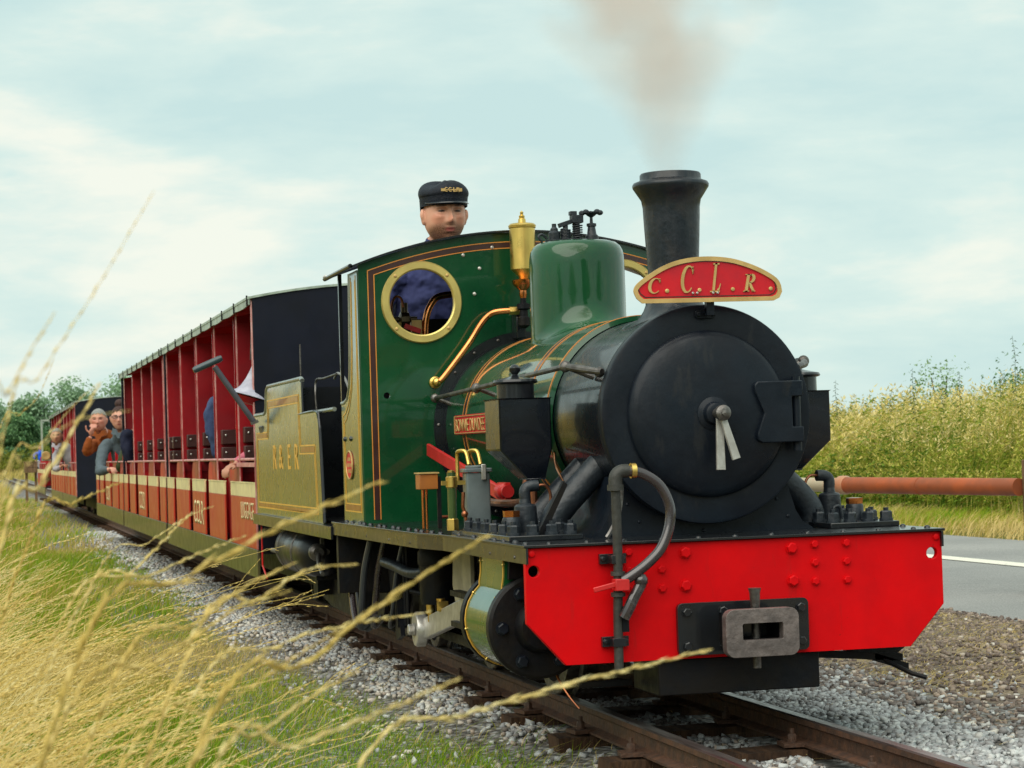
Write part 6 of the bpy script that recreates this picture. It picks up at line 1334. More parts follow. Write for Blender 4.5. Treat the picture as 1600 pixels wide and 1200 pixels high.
# --- passengers
p1, M1, _ = person((-16.2, -0.45, 0.46), 'grey-haired man in an orange coat leaning out of the open coach', (-16.25, -0.52, 0.80), (-16.05, -0.635, 1.075), R(-10), ORJ, S=0.95,
                  arms=[(-1, (-15.95, -0.76, 0.78), (-15.90, -0.72, 0.93)), (1, (-15.95, -0.36, 0.66), (-15.85, -0.42, 0.64))], hips=(-16.35, -0.42, 0.50), facecol=(0.56, 0.24, 0.17), vox=0.009)
hair_cap(M1, HAIRG, p1, line=-0.005)
p2, M2, _ = person((-15.2, -0.45, 0.46), 'woman in a grey jumper and dark glasses with reddish hair tied in a bun', (-15.15, -0.48, 0.79), (-15.0, -0.510, 1.07), R(-8), GREYJ, S=0.95,
                  arms=[(-1, (-15.0, -0.70, 0.60), (-14.8, -0.62, 0.62)), (1, (-14.95, -0.20, 0.62), (-14.75, -0.30, 0.62))], hips=(-15.25, -0.40, 0.50), facecol=(0.62, 0.30, 0.22), vox=0.009)
hr_ = hair_cap(M2, HAIRB, p2, line=-0.03)
on_head(M2, MB().ball((-0.035, 0.0, 0.135), 0.045, 16)).build('hair_bun', HAIRB, p2)
gl = MB()
for s in (-1, 1): gl.tube([(0.100, s * 0.033 + 0.022 * math.cos(a), 0.010 + 0.016 * math.sin(a)) for a in np.linspace(0, 2 * PI, 17)], 0.003, n=6)
gl.tube([(0.102, -0.012, 0.014), (0.106, 0, 0.016), (0.102, 0.012, 0.014)], 0.003, n=6)
for s in (-1, 1): gl.tube([(0.100, s * 0.055, 0.014), (0.06, s * 0.078, 0.014), (0.0, s * 0.082, 0.010)], 0.0028, n=6)
on_head(M2, gl).build('glasses', PEAK, p2)
p3, M3, _ = person((-14.4, -0.30, 0.46), 'person in an olive coat and white cap sitting just behind the second coach', (-14.35, -0.33, 0.80), (-14.3, -0.400, 1.05), R(150), OLVJ, S=1.0,
                  arms=[(1, (-14.4, -0.55, 0.62), (-14.6, -0.5, 0.62))], hips=(-14.35, -0.28, 0.50), vox=0.009)
hair_cap(M3, HAIRB, p3)
wc = MB().lathe([(0.0, 0.150), (0.05, 0.146), (0.085, 0.125), (0.100, 0.090), (0.104, 0.055), (0.100, 0.050)], (0, 0, 0), 'z', 28); vs = []
on_head(M3, wc); wcap = wc.build('white_cap', WHITE, p3); wp = MB().prism([(0.08, -0.06), (0.15, -0.045), (0.165, 0), (0.15, 0.045), (0.08, 0.06)], 'z', 0.055, 0.060); on_head(M3, wp).build('peak', WHITE, wcap)
p4, M4, _ = person((-7.1, -0.2, 0.46), 'passenger in a slate blue jacket whose arm rests beside a post of the leading coach', (-7.02, -0.36, 0.97), (-6.95, -0.10, 1.22), R(180), CORNB, S=1.0,
                  arms=[(1, (-7.02, -0.50, 0.72), (-7.2, -0.40, 0.66))], hips=(-7.0, -0.22, 0.55), vox=0.008)
hair_cap(M4, HAIRB, p4)
p5, M5, _ = person((-13.2, -0.3, 0.46), 'passenger in a navy jacket at the rear end of the second coach', (-13.25, -0.42, 0.93), (-13.25, -0.15, 1.14), R(180), NAVYJ, S=1.0,
                  arms=[(1, (-13.2, -0.56, 0.72), (-13.3, -0.5, 0.66))], hips=(-13.25, -0.25, 0.52), vox=0.009)
hair_cap(M5, HAIRB, p5)
p6, M6, _ = person((-5.55, -0.45, 0.46), 'child in pink inside the luggage compartment with a hand on the side rail', (-5.80, -0.32, 0.66), (-5.85, -0.25, 0.86), R(0), mat('shirt_pink', (0.60, 0.16, 0.22), 0.8, spec=0.2), S=0.72,
                  arms=[(-1, (-5.60, -0.50, 0.70), (-5.54, -0.585, 0.66))], hips=(-5.85, -0.28, 0.44), vox=0.006)
hair_cap(M6, HAIRB, p6)
p7, M7, _ = person((-24.2, -0.45, 0.46), 'pale-shirted passenger leaning out of the far covered coach', (-24.2, -0.58, 0.80), (-24.1, -0.72, 1.03), R(-10), PALEJ, S=0.9,
                  arms=[(-1, (-24.0, -0.75, 0.60), (-23.9, -0.68, 0.64))], hips=(-24.3, -0.42, 0.5), vox=0.010)
hair_cap(M7, HAIRG, p7)
# distant standing figure in bright blue beyond a brown crate
def standing(loc, label, jacket, S=1.0):
    x, y, z = loc
    t, M_, j = person(loc, label, (x, y, z + 1.42 * S), (x + 0.02, y, z + 1.62 * S), R(0), jacket, S=S, arms=[(-1, (x, y - 0.28, z + 1.15), (x + 0.08, y - 0.22, z + 0.95)), (1, (x, y + 0.28, z + 1.15), (x + 0.08, y + 0.22, z + 0.95))], hips=(x, y, z + 0.95 * S), vox=0.02)
    lg = MB()
    for s in (-1, 1):
        v, f = skin_chain([[((x, y, z + 0.95), 0.12), ((x, y + s * 0.09, z + 0.82), 0.09), ((x + 0.01, y + s * 0.10, z + 0.45), 0.065), ((x, y + s * 0.10, z + 0.07), 0.05), ((x + 0.14, y + s * 0.10, z + 0.03), 0.04)]]); lg.add(v, f)
    remeshed('trousers', lg, PALEJ, t, 0.02); hair_cap(M_, HAIRB, t); return t

standing((-92, 1.12, GZ), 'distant person in a bright blue jacket standing beside the far track', BRIGHTB, S=0.9)
cb = thing('trackside_box', 'brown boarded box on two posts standing beside the far track', 'box', (-40.2, -0.63, GZ))
for y_ in (-0.72, -0.54): MB().box(-40.25, -40.19, y_ - 0.025, y_ + 0.025, GZ, 0.50).build('post', WOODP, cb)
MB().box(-40.45, -40.03, -0.755, -0.505, 0.503, 0.705).build('case', WOODP, cb, bevel=0.006)
for k in range(2): MB().box(-40.028, -40.01, -0.755, -0.505, 0.503 + k * 0.102, 0.600 + k * 0.102).build('board', WOODP, cb, bevel=0.004)
MB().box(-40.47, -40.00, -0.775, -0.485, 0.707, 0.722).build('lid', WOODP, cb, bevel=0.003)

# ================================================================== PLANTS
GREENG = tone_mat('short_green_grass', [(0.0, (0.105, 0.230, 0.005)), (0.30, (0.220, 0.400, 0.010)), (0.5, (0.370, 0.400, 0.030)), (0.7, (0.50, 0.39, 0.10)), (1.0, (0.74, 0.57, 0.24))], 0.6, 0.35)
DRYG = tone_mat('dry_grass', [(0.0, (0.30, 0.26, 0.05)), (0.3, (0.55, 0.42, 0.09)), (0.6, (0.80, 0.60, 0.18)), (0.85, (0.90, 0.74, 0.32)), (1.0, (0.92, 0.82, 0.45))], 0.55, 0.30)
HEDG = tone_mat('tall_weeds', [(0.0, (0.060, 0.130, 0.012)), (0.25, (0.180, 0.290, 0.022)), (0.48, (0.40, 0.43, 0.055)), (0.70, (0.72, 0.58, 0.17)), (1.0, (0.90, 0.78, 0.42))], 0.6, 0.35)
def sn(X, Y, s, p=0.0): return 0.5 + 0.25 * np.sin(X * s + 2.1 * np.sin(Y * s * 0.6 + p)) + 0.25 * np.sin(Y * s * 1.3 + 1.7 * np.sin(X * s * 0.7 + 1 + p))
def patch(n, x0, x1, y0, y1, keep, hmin, hmax, w, lean, tonef, zf, px=1.0, gust=(0.3, 0.5)):
    X = x1 - (x1 - x0) * rng.random(n) ** px; Y = rng.uniform(y0, y1, n); k = keep(X, Y); X, Y = X[k], Y[k]; n = len(X)
    H = rng.uniform(hmin, hmax, n); L = lean * H
    LX = rng.normal(gust[0], 0.5, n) * L; LY = rng.normal(gust[1], 0.6, n) * L
    P = np.stack([X, Y, zf(X, Y)], 1); return blades(P, H, rng.uniform(0.7, 1.3, n) * w, LX, LY, np.clip(tonef(X, Y), 0, 1))
flat = lambda X, Y: np.full(len(X), GZ - 0.004)
def lefttone(X, Y):
    dry = np.clip(sn(X, Y, 1.1, 0.5) * 1.2 - 0.35, 0, 1); dry = dry + 0.35 * np.exp(-((X + 4.5) / 2.0) ** 2) ; green = np.clip((X + 2.2) / 1.5, 0, 1)
    return 0.30 - 0.13 * green + 0.55 * dry * (1 - 0.70 * green) + 0.14 * (sn(X, Y, 9, 1) - 0.5) + rng.normal(0, 0.15, len(X)) + (rng.random(len(X)) < 0.16) * 0.42
lk = lambda X, Y: (Y < yedge(X) + 0.10 + 0.05 * (X > -2) + 0.10 * sn(X, Y, 7) - 0.05 + rng.normal(0, 0.02, len(X)))
s1 = patch(135000, -6.5, 1.6, -1.75, 0.0, lk, 0.010, 0.036, 0.0028, 0.9, lefttone, flat, 1.0)
s2 = patch(45000, -16, -6.5, -2.6, 0.0, lk, 0.025, 0.075, 0.0050, 0.6, lefttone, flat, 1.0)
s3 = patch(5000, -5, 1.4, -1.75, 0.0, lk, 0.04, 0.085, 0.0024, 0.8, lambda X, Y: lefttone(X, Y) + 0.20, flat, 1.0)
s4 = patch(20000, -45, -16, -4.5, -0.5, lk, 0.05, 0.14, 0.010, 0.6, lambda X, Y: lefttone(X, Y) + 0.15, flat, 1.0)
blade_obj('short_grass', [s1, s2, s3, s4], GREENG, kind='stuff')
# tufts and dry litter on the right shoulder, beside the road
shz = lambda X, Y: GZ + 0.004 + np.maximum(0, (Y - 1.2)) * 0.022
rk = lambda X, Y: sn(X, Y, 2.6, 0.3) + rng.normal(0, 0.08, len(X)) > 0.50
t1 = patch(40000, -9, 1.4, 1.05, 2.36, rk, 0.006, 0.020, 0.0026, 2.6, lambda X, Y: 0.90 + rng.normal(0, 0.12, len(X)), shz)
t2 = patch(2600, -0.55, 0.35, 0.80, 1.35, lambda X, Y: ((X + 0.05) / 0.20) ** 2 + ((Y - 1.05) / 0.10) ** 2 < 1 + 0 * X, 0.02, 0.055, 0.0035, 0.8, lambda X, Y: 0.25 + rng.normal(0, 0.15, len(X)), shz)
t3 = patch(900, -4.5, 1.5, -0.6, 1.2, lambda X, Y: rng.random(len(X)) < 0.5, 0.004, 0.010, 0.003, 9.0, lambda X, Y: 0.9 + 0 * X, lambda X, Y: bz(X, Y) + 0.015)
blade_obj('dry_shoulder_grass', [t1, t2, t3], GREENG, kind='stuff')
# verge beyond the road
vz = lambda X, Y: -0.130 + np.clip((Y - 5.66) * 0.18, 0, 0.05)
v1 = patch(46000, -32, -5, 5.68, 8.0, lambda X, Y: rng.random(len(X)) < 0.9, 0.05, 0.15, 0.008, 0.9, lambda X, Y: 0.30 + 0.55 * sn(X, Y, 1.6) + rng.normal(0, 0.16, len(X)) + 0.25 * (Y < 6.1), vz)
v2 = patch(12000, -90, -32, 5.7, 8.0, lambda X, Y: rng.random(len(X)) < 0.9, 0.08, 0.22, 0.02, 0.9, lambda X, Y: 0.45 + 0.4 * sn(X, Y, 1.6) + rng.normal(0, 0.16, len(X)), vz)
blade_obj('verge_grass', [v1, v2], GREENG, kind='stuff')

# --- bank of tall weeds: grass stems with seed heads and leafy nettle stems
def leafcards(P, A, S, tone, droop=0.3):
    """small folded leaves: P base, A azimuth, S length"""
    n = len(P); d = np.stack([np.cos(A), np.sin(A), np.full(n, 0.15)], 1); w = np.stack([-np.sin(A), np.cos(A), np.zeros(n)], 1); S_ = S[:, None]
    V = np.zeros((n, 4, 3)); V[:, 0] = P; V[:, 1] = P + d * S_ * 0.5 + w * S_ * 0.18 - np.array([0, 0, droop * 0.15]) * S_; V[:, 2] = P + d * S_ - np.array([0, 0, droop]) * S_; V[:, 3] = P + d * S_ * 0.5 - w * S_ * 0.18 - np.array([0, 0, droop * 0.15]) * S_
    b = (np.arange(n) * 4)[:, None]; return V.reshape(-1, 3), b + np.array([[0, 1, 2, 3]]), tone
def weeds(name, x0, x1, y0, y1, nst, nlf, ntall, hfun, **tags):
    Vs, Qs, Ts, tq, tt = [], [], [], [], []; o = 0
    def addb(b):
        nonlocal o
        V, q, t, tone = b; Vs.append(V); Qs.append(q + o); Ts.append(t + o); tq.append(tone); tt.append(tone); o += len(V)
    def addl(b):
        nonlocal o
        V, q, tone = b; Vs.append(V); Qs.append(q + o); tq.append(tone); o += len(V)
    X = x1 - (x1 - x0) * rng.random(nst) ** 1.2; Y = y0 + (y1 - y0) * rng.random(nst) ** 1.4; H = hfun(X, Y) * rng.uniform(0.55, 1.0, nst) * (np.clip(0.30 + (Y - y0) * 1.1, 0, 1) if name == 'roadside_weeds' else 1); sc_ = np.clip(-(X) / 14, 0.7, 3)
    base = np.stack([X, Y, np.full(nst, -0.12)], 1); LX = rng.normal(0.06, 0.12, nst) * H; LY = rng.normal(0.14, 0.10, nst) * H
    pt = sn(X, Y, 2.0)
    addb(blades(base, H, 0.011 * sc_, LX, LY, np.clip((0.5 if name.startswith('lineside') else 0.16) + 0.42 * pt + rng.normal(0, 0.20, nst), 0, 1), curl=0.8))
    # seed heads: clusters of little cards near the stem tips
    nh = nst // 3; idx = rng.choice(nst, nh, replace=False); rep = 7
    ii = np.repeat(idx, rep); fr = rng.uniform(0.78, 1.02, len(ii)); p = base[ii] + np.stack([LX[ii] * (0.35 + (fr - 0.6) * 1.6), LY[ii] * (0.35 + (fr - 0.6) * 1.6), H[ii] * fr], 1)
    addl(leafcards(p, rng.uniform(0, 2 * PI, len(ii)), 0.042 * sc_[ii] * rng.uniform(0.6, 1.2, len(ii)), np.clip(0.80 + rng.normal(0, 0.1, len(ii)) - 0.25 * (H[ii] < 0.75), 0, 1), -0.6))
    # leaves through the volume
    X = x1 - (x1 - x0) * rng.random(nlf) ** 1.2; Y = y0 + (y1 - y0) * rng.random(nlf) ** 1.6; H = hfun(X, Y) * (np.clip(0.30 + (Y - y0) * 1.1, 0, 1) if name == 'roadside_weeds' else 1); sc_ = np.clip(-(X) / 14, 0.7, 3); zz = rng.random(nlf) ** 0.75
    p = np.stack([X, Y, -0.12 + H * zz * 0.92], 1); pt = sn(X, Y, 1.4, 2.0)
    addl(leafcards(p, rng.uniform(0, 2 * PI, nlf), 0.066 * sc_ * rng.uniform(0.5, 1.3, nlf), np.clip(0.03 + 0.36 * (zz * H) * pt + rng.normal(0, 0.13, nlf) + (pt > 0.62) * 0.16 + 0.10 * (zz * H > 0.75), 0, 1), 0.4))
    tone = np.concatenate(tq + tt); me = np_mesh(name, np.concatenate(Vs), [(4, np.concatenate(Qs)), (3, np.concatenate(Ts))], HEDG, tone)
    if name.startswith('lineside'): me.materials.clear(); me.materials.append(DRYG)
    return link(name, me, None, **tags)
hf = lambda X, Y: np.where(X > -30, 0.92 + 0.34 * sn(X, Y, 1.3, 1.0) * sn(X, Y, 3.1, 0.2) + 0.10 * sn(X, Y, 0.9, 1.0) + 0.10 * np.clip((X + 20) / 8, 0, 1), 1.2) + 0.25 * np.clip((Y - 7.6) / 1.0, 0, 1)
weeds('roadside_weeds', -34, -7.5, 7.05, 9.2, 50000, 60000, 30, hf, kind='stuff')
weeds('lineside_bank_weeds', -45, 1.0, -8.0, -5.0, 13000, 12000, 0, lambda X, Y: 2.0 + 0.35 * sn(X, Y, 0.5) + 0.3 * np.clip((-5.5 - Y) / 2, 0, 1), kind='stuff')
weeds('far_roadside_weeds', -110, -34, 7.4, 10, 5000, 9000, 0, lambda X, Y: 1.3 + 0.3 * sn(X, Y, 0.4), kind='stuff')
# trees behind the photographer, seen only as reflections in the paint
nb = 30000; ab = np.radians(rng.choice([-62, -48, -30, -20, 4, 14, 30, 44], nb) + rng.normal(0, 4.5, nb)); db = 42 + rng.normal(0, 3, nb)
Hb = 5.5 + 2.0 * np.sin(ab * 9) + rng.normal(0, 0.5, nb); REARV = leafcards(np.stack([5 + db * np.cos(ab), -2 + db * np.sin(ab), GZ + Hb * rng.random(nb) ** 0.7], 1), rng.uniform(0, 2 * PI, nb), rng.uniform(0.4, 0.9, nb), rng.random(nb), 0.5)
# individual tall nettle-like stems standing above the bank
SP = [(-18.9, 8.0, 1.40), (-15.8, 8.0, 1.66), (-14.6, 8.1, 1.34), (-14.2, 7.9, 1.38), (-17.0, 8.0, 1.36), (-16.6, 8.2, 1.30), (-13.9, 8.0, 1.72), (-12.7, 8.0, 1.45), (-20.3, 8.1, 1.30), (-13.3, 8.2, 1.35)]
nlab = ['leafy weed stem at the left end of the bank nearest the sandbox', None]
for i, (x_, y_, top) in enumerate(SP):
    pass
def px_ray(px, py, y):     # world point on the plane y for a photograph pixel, used once to lay the stems out on the bank
    d = f_ + r_ * ((px - 800) / 3509.3) - u_ * ((py - 600) / 3509.3); t = (y - cam.location.y) / d.y if False else (y - m.translation.y) / d.y; return m.translation + d * t
STEMS = [(-19.2, 8.0, 1.36), (-17.0, 8.0, 1.41), (-16.6, 8.1, 1.24), (-16.1, 8.1, 1.33), (-15.3, 8.1, 1.28), (-14.6, 8.0, 1.62), (-18.1, 8.1, 1.22), (-13.6, 8.1, 1.34)]
labs = ['leafy weed stem poking up just right of the far sandbox', 'tall thin weed stem with curled tip left of centre on the bank', 'short dark weed stem rising between two taller ones', 'weed stem with drooping leaves beside the short dark one', 'weed stem rising in front of the brown bush', 'tallest weed stem on the bank, at its right end', 'low weed stem above the pipe coupling', 'weed stem at the far right edge of the bank']
STEMM = tone_mat('weed_stem_green', [(0.0, (0.025, 0.050, 0.018)), (1.0, (0.10, 0.16, 0.05))], 0.6, 0.3)
for (x_, y_, top), lb_ in zip(STEMS, labs):
    t = thing('tall_weed', lb_, 'weed', (x_, y_, -0.12), 'tall weeds standing above the bank')
    lean = random.uniform(-0.05, 0.10); pts = [(x_, y_ + lean * (z / top) ** 2 + 0.012 * math.sin(z * 9), -0.12 + z) for z in np.linspace(0, top + 0.12, 10)]
    MB().tube(pts, [0.006 - 0.0045 * i / 9 for i in range(10)], n=5).build('stem', mat('weed_stem', (0.06, 0.10, 0.04), 0.7), t)
    P, A, S_ = [], [], []
    for k in range(34):
        q = 0.55 + 0.45 * k / 34; z = (top + 0.12) * q; P.append((x_, y_ + lean * (z / top) ** 2 + 0.012 * math.sin(z * 9), -0.12 + z)); A.append(k * 2.2); S_.append(0.085 * (1.15 - q) + 0.022)
    V, q, tn_ = leafcards(np.array(P), np.array(A), np.array(S_), rng.random(34), 0.55)
    link('leaves', np_mesh('leaves', V, [(4, q)], STEMM, tn_), t, kind='stuff')

# --- trees and shrubs
LEAF = []
for nm, a, b in (('leaf_blue_green', (0.13, 0.24, 0.12), (0.42, 0.60, 0.38)), ('leaf_mid_green', (0.08, 0.19, 0.05), (0.30, 0.46, 0.16)), ('leaf_dark_green', (0.05, 0.14, 0.06), (0.20, 0.36, 0.15)), ('leaf_yellow_green', (0.10, 0.13, 0.012), (0.32, 0.34, 0.05))):
    LEAF.append(tone_mat(nm, [(0.0, a), (1.0, b)], 0.6, 0.3))
BARK = mat('bark', (0.10, 0.08, 0.06), 0.9, bump=0.5)
def tree(x, y, h, w, li, label, nleaf=9000, ls=0.20, trunk=True, name='broadleaf_tree', zb=GZ, group='trees at the far end of the line'):
    t = thing(name, label, 'tree' if trunk else 'bush', (x, y, zb), group)
    tk = MB(); tk.tube([(x, y, zb), (x + 0.05, y, zb + h * 0.3), (x, y + 0.05, zb + h * 0.7)], [0.05 * h / 2, 0.035 * h / 2, 0.012 * h], n=8)
    cl = []
    nc = 22
    for k in range(nc):
        a = rng.uniform(0, 2 * PI); q = rng.random() ** 0.6; z = rng.uniform(0.08, 0.90); rr = (w / 2) * math.sin(PI * min(0.97, 0.25 + z * 0.72)) * q
        c = (x + rr * math.cos(a) * 0.8, y + rr * math.sin(a), zb + h * z); cl.append((c, rng.uniform(0.17, 0.29) * (w + h) / 2)); tk.tube([(x, y, zb + h * z * 0.5), c], [0.02 * h / 2, 0.008], n=5)
    tk.build('trunk', BARK, t)
    ii = rng.integers(0, nc, nleaf); C_ = np.array([c[0] for c in cl])[ii]; Rr = np.array([c[1] for c in cl])[ii]
    d = rng.normal(0, 1, (nleaf, 3)); d /= np.linalg.norm(d, axis=1)[:, None]; P = C_ + d * (Rr * rng.random(nleaf) ** 0.35)[:, None] * np.array([1, 1, 0.8]); P[:, 2] = np.maximum(P[:, 2], zb + 0.1)
    tone = np.clip(0.45 + rng.normal(0, 0.22, nleaf) + 0.12 * rng.random(nc)[ii] * 2 - 0.1, 0, 1)
    V, q, tone = leafcards(P, rng.uniform(0, 2 * PI, nleaf), ls * rng.uniform(0.6, 1.4, nleaf), tone, 0.5)
    V = V.reshape(-1, 4, 3); V[:, 1, 2] += rng.normal(0, ls * 0.3, nleaf); V[:, 3, 2] += rng.normal(0, ls * 0.3, nleaf); V = V.reshape(-1, 3)
    link('crown', np_mesh('crown', V, [(4, q)], LEAF[li], tone), t, kind='stuff'); return t
grid('grass_bank', -175, -107, -60, 60, 40, 60, lambda X, Y: GZ + 1.5 * np.clip((-107 - X) / 14, 0, 1) + wav(X, Y, 0.5, 0.12) * np.clip((-107 - X) / 5, 0, 1), FIELD, kind='structure')
link('rear_tree_belt', np_mesh('rear_tree_belt', REARV[0], [(4, REARV[1])], LEAF[2], REARV[2]), None, kind='stuff')
TR = [(-118, -3.6, 3.9, 3.8, 1, 'mid green tree at the left edge of the picture'), (-121, -0.9, 3.8, 3.6, 0, 'small blue-green tree second from the left'), (-119, 1.6, 3.9, 3.4, 0, 'pale blue-green tree left of the far coach'),
      (-124, 4.3, 4.9, 4.6, 0, 'tallest pale willow-like tree above the far coach roof'), (-123, 7.6, 5.0, 4.8, 0, 'broad pale tree above the navy end board'), (-126, 11.2, 5.6, 4.4, 1, 'tree mostly hidden by the second coach'),
      (-116, 0.9, 2.9, 2.6, 2, 'dark rounded tree behind the end of the train'), (-115, -2.6, 2.4, 2.4, 2, 'low dark tree under the leftmost crown'), (-116, 3.0, 3.0, 2.6, 2, 'dark tree just left of the rearmost coach')]
for x_, y_, h_, w_, li, lb_ in TR: tree(x_, y_, h_ * 0.93, w_, li, lb_, zb=GZ + 0.8)
tree(-111, -0.6, 1.3, 2.6, 3, 'yellow-green bush low at the foot of the far trees', 2600, 0.11, False, 'bush', GZ + 0.5, 'bushes at the far end')
tree(-112, 1.6, 1.2, 2.4, 3, 'yellow-green bush beside the distant person', 2600, 0.11, False, 'bush', GZ + 0.5, 'bushes at the far end')
# a far belt of trees that the train hides, one mass
nb = 26000; Xb = -140 + rng.normal(0, 4, nb); Yb = 14 + 26 * rng.random(nb); Hb = 4.2 + 1.2 * sn(Xb * 0 + 3, Yb, 0.45); Zb = GZ + 0.9 + Hb * rng.random(nb) ** 0.7
Vb, qb, tb_ = leafcards(np.stack([Xb, Yb, Zb], 1), rng.uniform(0, 2 * PI, nb), rng.uniform(0.25, 0.55, nb), rng.random(nb), 0.5)
link('far_tree_belt', np_mesh('far_tree_belt', Vb, [(4, qb)], LEAF[0], tb_), None, kind='stuff')
tree(-24, 13.2, 1.75, 3.4, 2, 'dark green bush behind the weeds at the right edge', 6000, 0.06, False, 'bush', GZ, 'bushes behind the roadside weeds')
tree(-25.0, 11.9, 1.85, 1.3, 1, 'reddish-brown tinged bush rising behind the weeds', 2600, 0.05, False, 'bush', GZ, 'bushes behind the roadside weeds')
b_ = bpy.data.objects[-1] if False else None
# far field grass on the left so that the horizon is not bare
f1 = patch(17000, -107, -45, -9, -0.9, lambda X, Y: rng.random(len(X)) < 1, 0.12, 0.42, 0.03, 0.4, lambda X, Y: 0.62 + 0.25 * sn(X, Y, 0.5) + rng.normal(0, 0.12, len(X)), flat)
f2 = patch(9000, -124, -106, -6, 9, lambda X, Y: rng.random(len(X)) < 1, 0.15, 0.40, 0.04, 0.4, lambda X, Y: 0.62 + 0.25 * sn(X, Y, 0.5) + rng.normal(0, 0.12, len(X)), lambda X, Y: GZ + 1.45 * np.clip((-107 - X) / 14, 0, 1))
f3 = patch(9000, -107, -30, 0.85, 2.3, lambda X, Y: rng.random(len(X)) < 1, 0.08, 0.25, 0.02, 0.4, lambda X, Y: 0.5 + 0.25 * sn(X, Y, 0.5) + rng.normal(0, 0.12, len(X)), flat)
blade_obj('far_field_grass', [f1, f2, f3], GREENG, kind='stuff')

# --- tall dry grass in the foreground, bent by the wind towards the right
class Stems:
    def __init__(s): s.V = []; s.Q = []; s.T = []; s.tq = []; s.tt = []; s.o = 0
    def tube(s, pts, r0, r1, tone, k=3):
        pts = np.asarray(pts); n = len(pts); d = np.gradient(pts, axis=0); d /= np.linalg.norm(d, axis=1)[:, None] + 1e-9
        ref = np.array([0.3, -0.8, 0.5]); a = np.cross(d, ref); a /= np.linalg.norm(a, axis=1)[:, None] + 1e-9; b = np.cross(d, a); rr = np.linspace(r0, r1, n)[:, None]
        V = np.stack([pts + (a * math.cos(2 * PI * j / k) + b * math.sin(2 * PI * j / k)) * rr for j in range(k)], 1).reshape(-1, 3)
        i = np.arange(n - 1)[:, None] * k; j = np.arange(k)[None]; F = np.stack([i + j, i + (j + 1) % k, i + k + (j + 1) % k, i + k + j], -1).reshape(-1, 4)
        s.V.append(V); s.Q.append(F + s.o); s.tq.append(np.full(len(F), tone)); s.o += len(V)
    def spikelets(s, P, D, L, Wd, tone):
        """elongated octahedra: P base (n,3), D unit direction, L length, Wd width"""
        n = len(P); a = np.cross(D, np.array([0.2, 0.3, 0.93])); a /= np.linalg.norm(a, axis=1)[:, None] + 1e-9; b = np.cross(D, a); L = L[:, None]; Wd = Wd[:, None]
        V = np.stack([P, P + D * L * 0.45 + a * Wd, P + D * L * 0.45 + b * Wd * 0.7, P + D * L * 0.45 - a * Wd, P + D * L * 0.45 - b * Wd * 0.7, P + D * L], 1).reshape(-1, 3)
        f = np.array([(0, 2, 1), (0, 3, 2), (0, 4, 3), (0, 1, 4), (5, 1, 2), (5, 2, 3), (5, 3, 4), (5, 4, 1)]); F = (f[None] + (np.arange(n) * 6)[:, None, None]).reshape(-1, 3)
        s.V.append(V); s.T.append(F + s.o); s.tt.append(np.repeat(tone, 8)); s.o += len(V)
    def build(s, name, material, **tags):
        me = np_mesh(name, np.concatenate(s.V), [(4, np.concatenate(s.Q)), (3, np.concatenate(s.T))], material, np.concatenate(s.tq + s.tt)); return link(name, me, None, **tags)
def bez(p0, p1, p2, p3, n=12):
    t = np.linspace(0, 1, n)[:, None]; return (1 - t) ** 3 * p0 + 3 * (1 - t) ** 2 * t * p1 + 3 * (1 - t) * t * t * p2 + t ** 3 * p3
def grass_stem(S, pts, head=0.30, ns=22, sl=0.014, sw=0.0022, r=0.0011, tone=0.7, spread=0.35):
    pts = np.asarray(pts); S.tube(pts, r, r * 0.45, tone - 0.1)
    seg = np.linalg.norm(np.diff(pts, axis=0), axis=1); cum = np.concatenate([[0], np.cumsum(seg)]); Lt = cum[-1]
    q = Lt * (1 - head) + Lt * head * (np.arange(ns) + rng.uniform(-0.3, 0.3, ns)) / ns; P = np.stack([np.interp(q, cum, pts[:, i]) for i in range(3)], 1)
    q2 = np.minimum(q + 0.01, Lt); D0 = np.stack([np.interp(q2, cum, pts[:, i]) for i in range(3)], 1) - np.stack([np.interp(q2 - 0.012, cum, pts[:, i]) for i in range(3)], 1); D0 /= np.linalg.norm(D0, axis=1)[:, None] + 1e-9
    sd = rng.normal(0, 1, (ns, 3)); sd -= D0 * np.sum(sd * D0, 1)[:, None]; sd /= np.linalg.norm(sd, axis=1)[:, None] + 1e-9
    D = D0 + sd * spread; D /= np.linalg.norm(D, axis=1)[:, None]; taper = 1 - 0.45 * np.abs(np.linspace(-0.6, 1, ns)) ** 2
    S.spikelets(P, D, sl * taper * rng.uniform(0.8, 1.2, ns), sw * taper, np.clip(tone + rng.normal(0, 0.10, ns), 0, 1))
WIND = np.array([0.05, 0.95, 0.0])
FG = Stems()
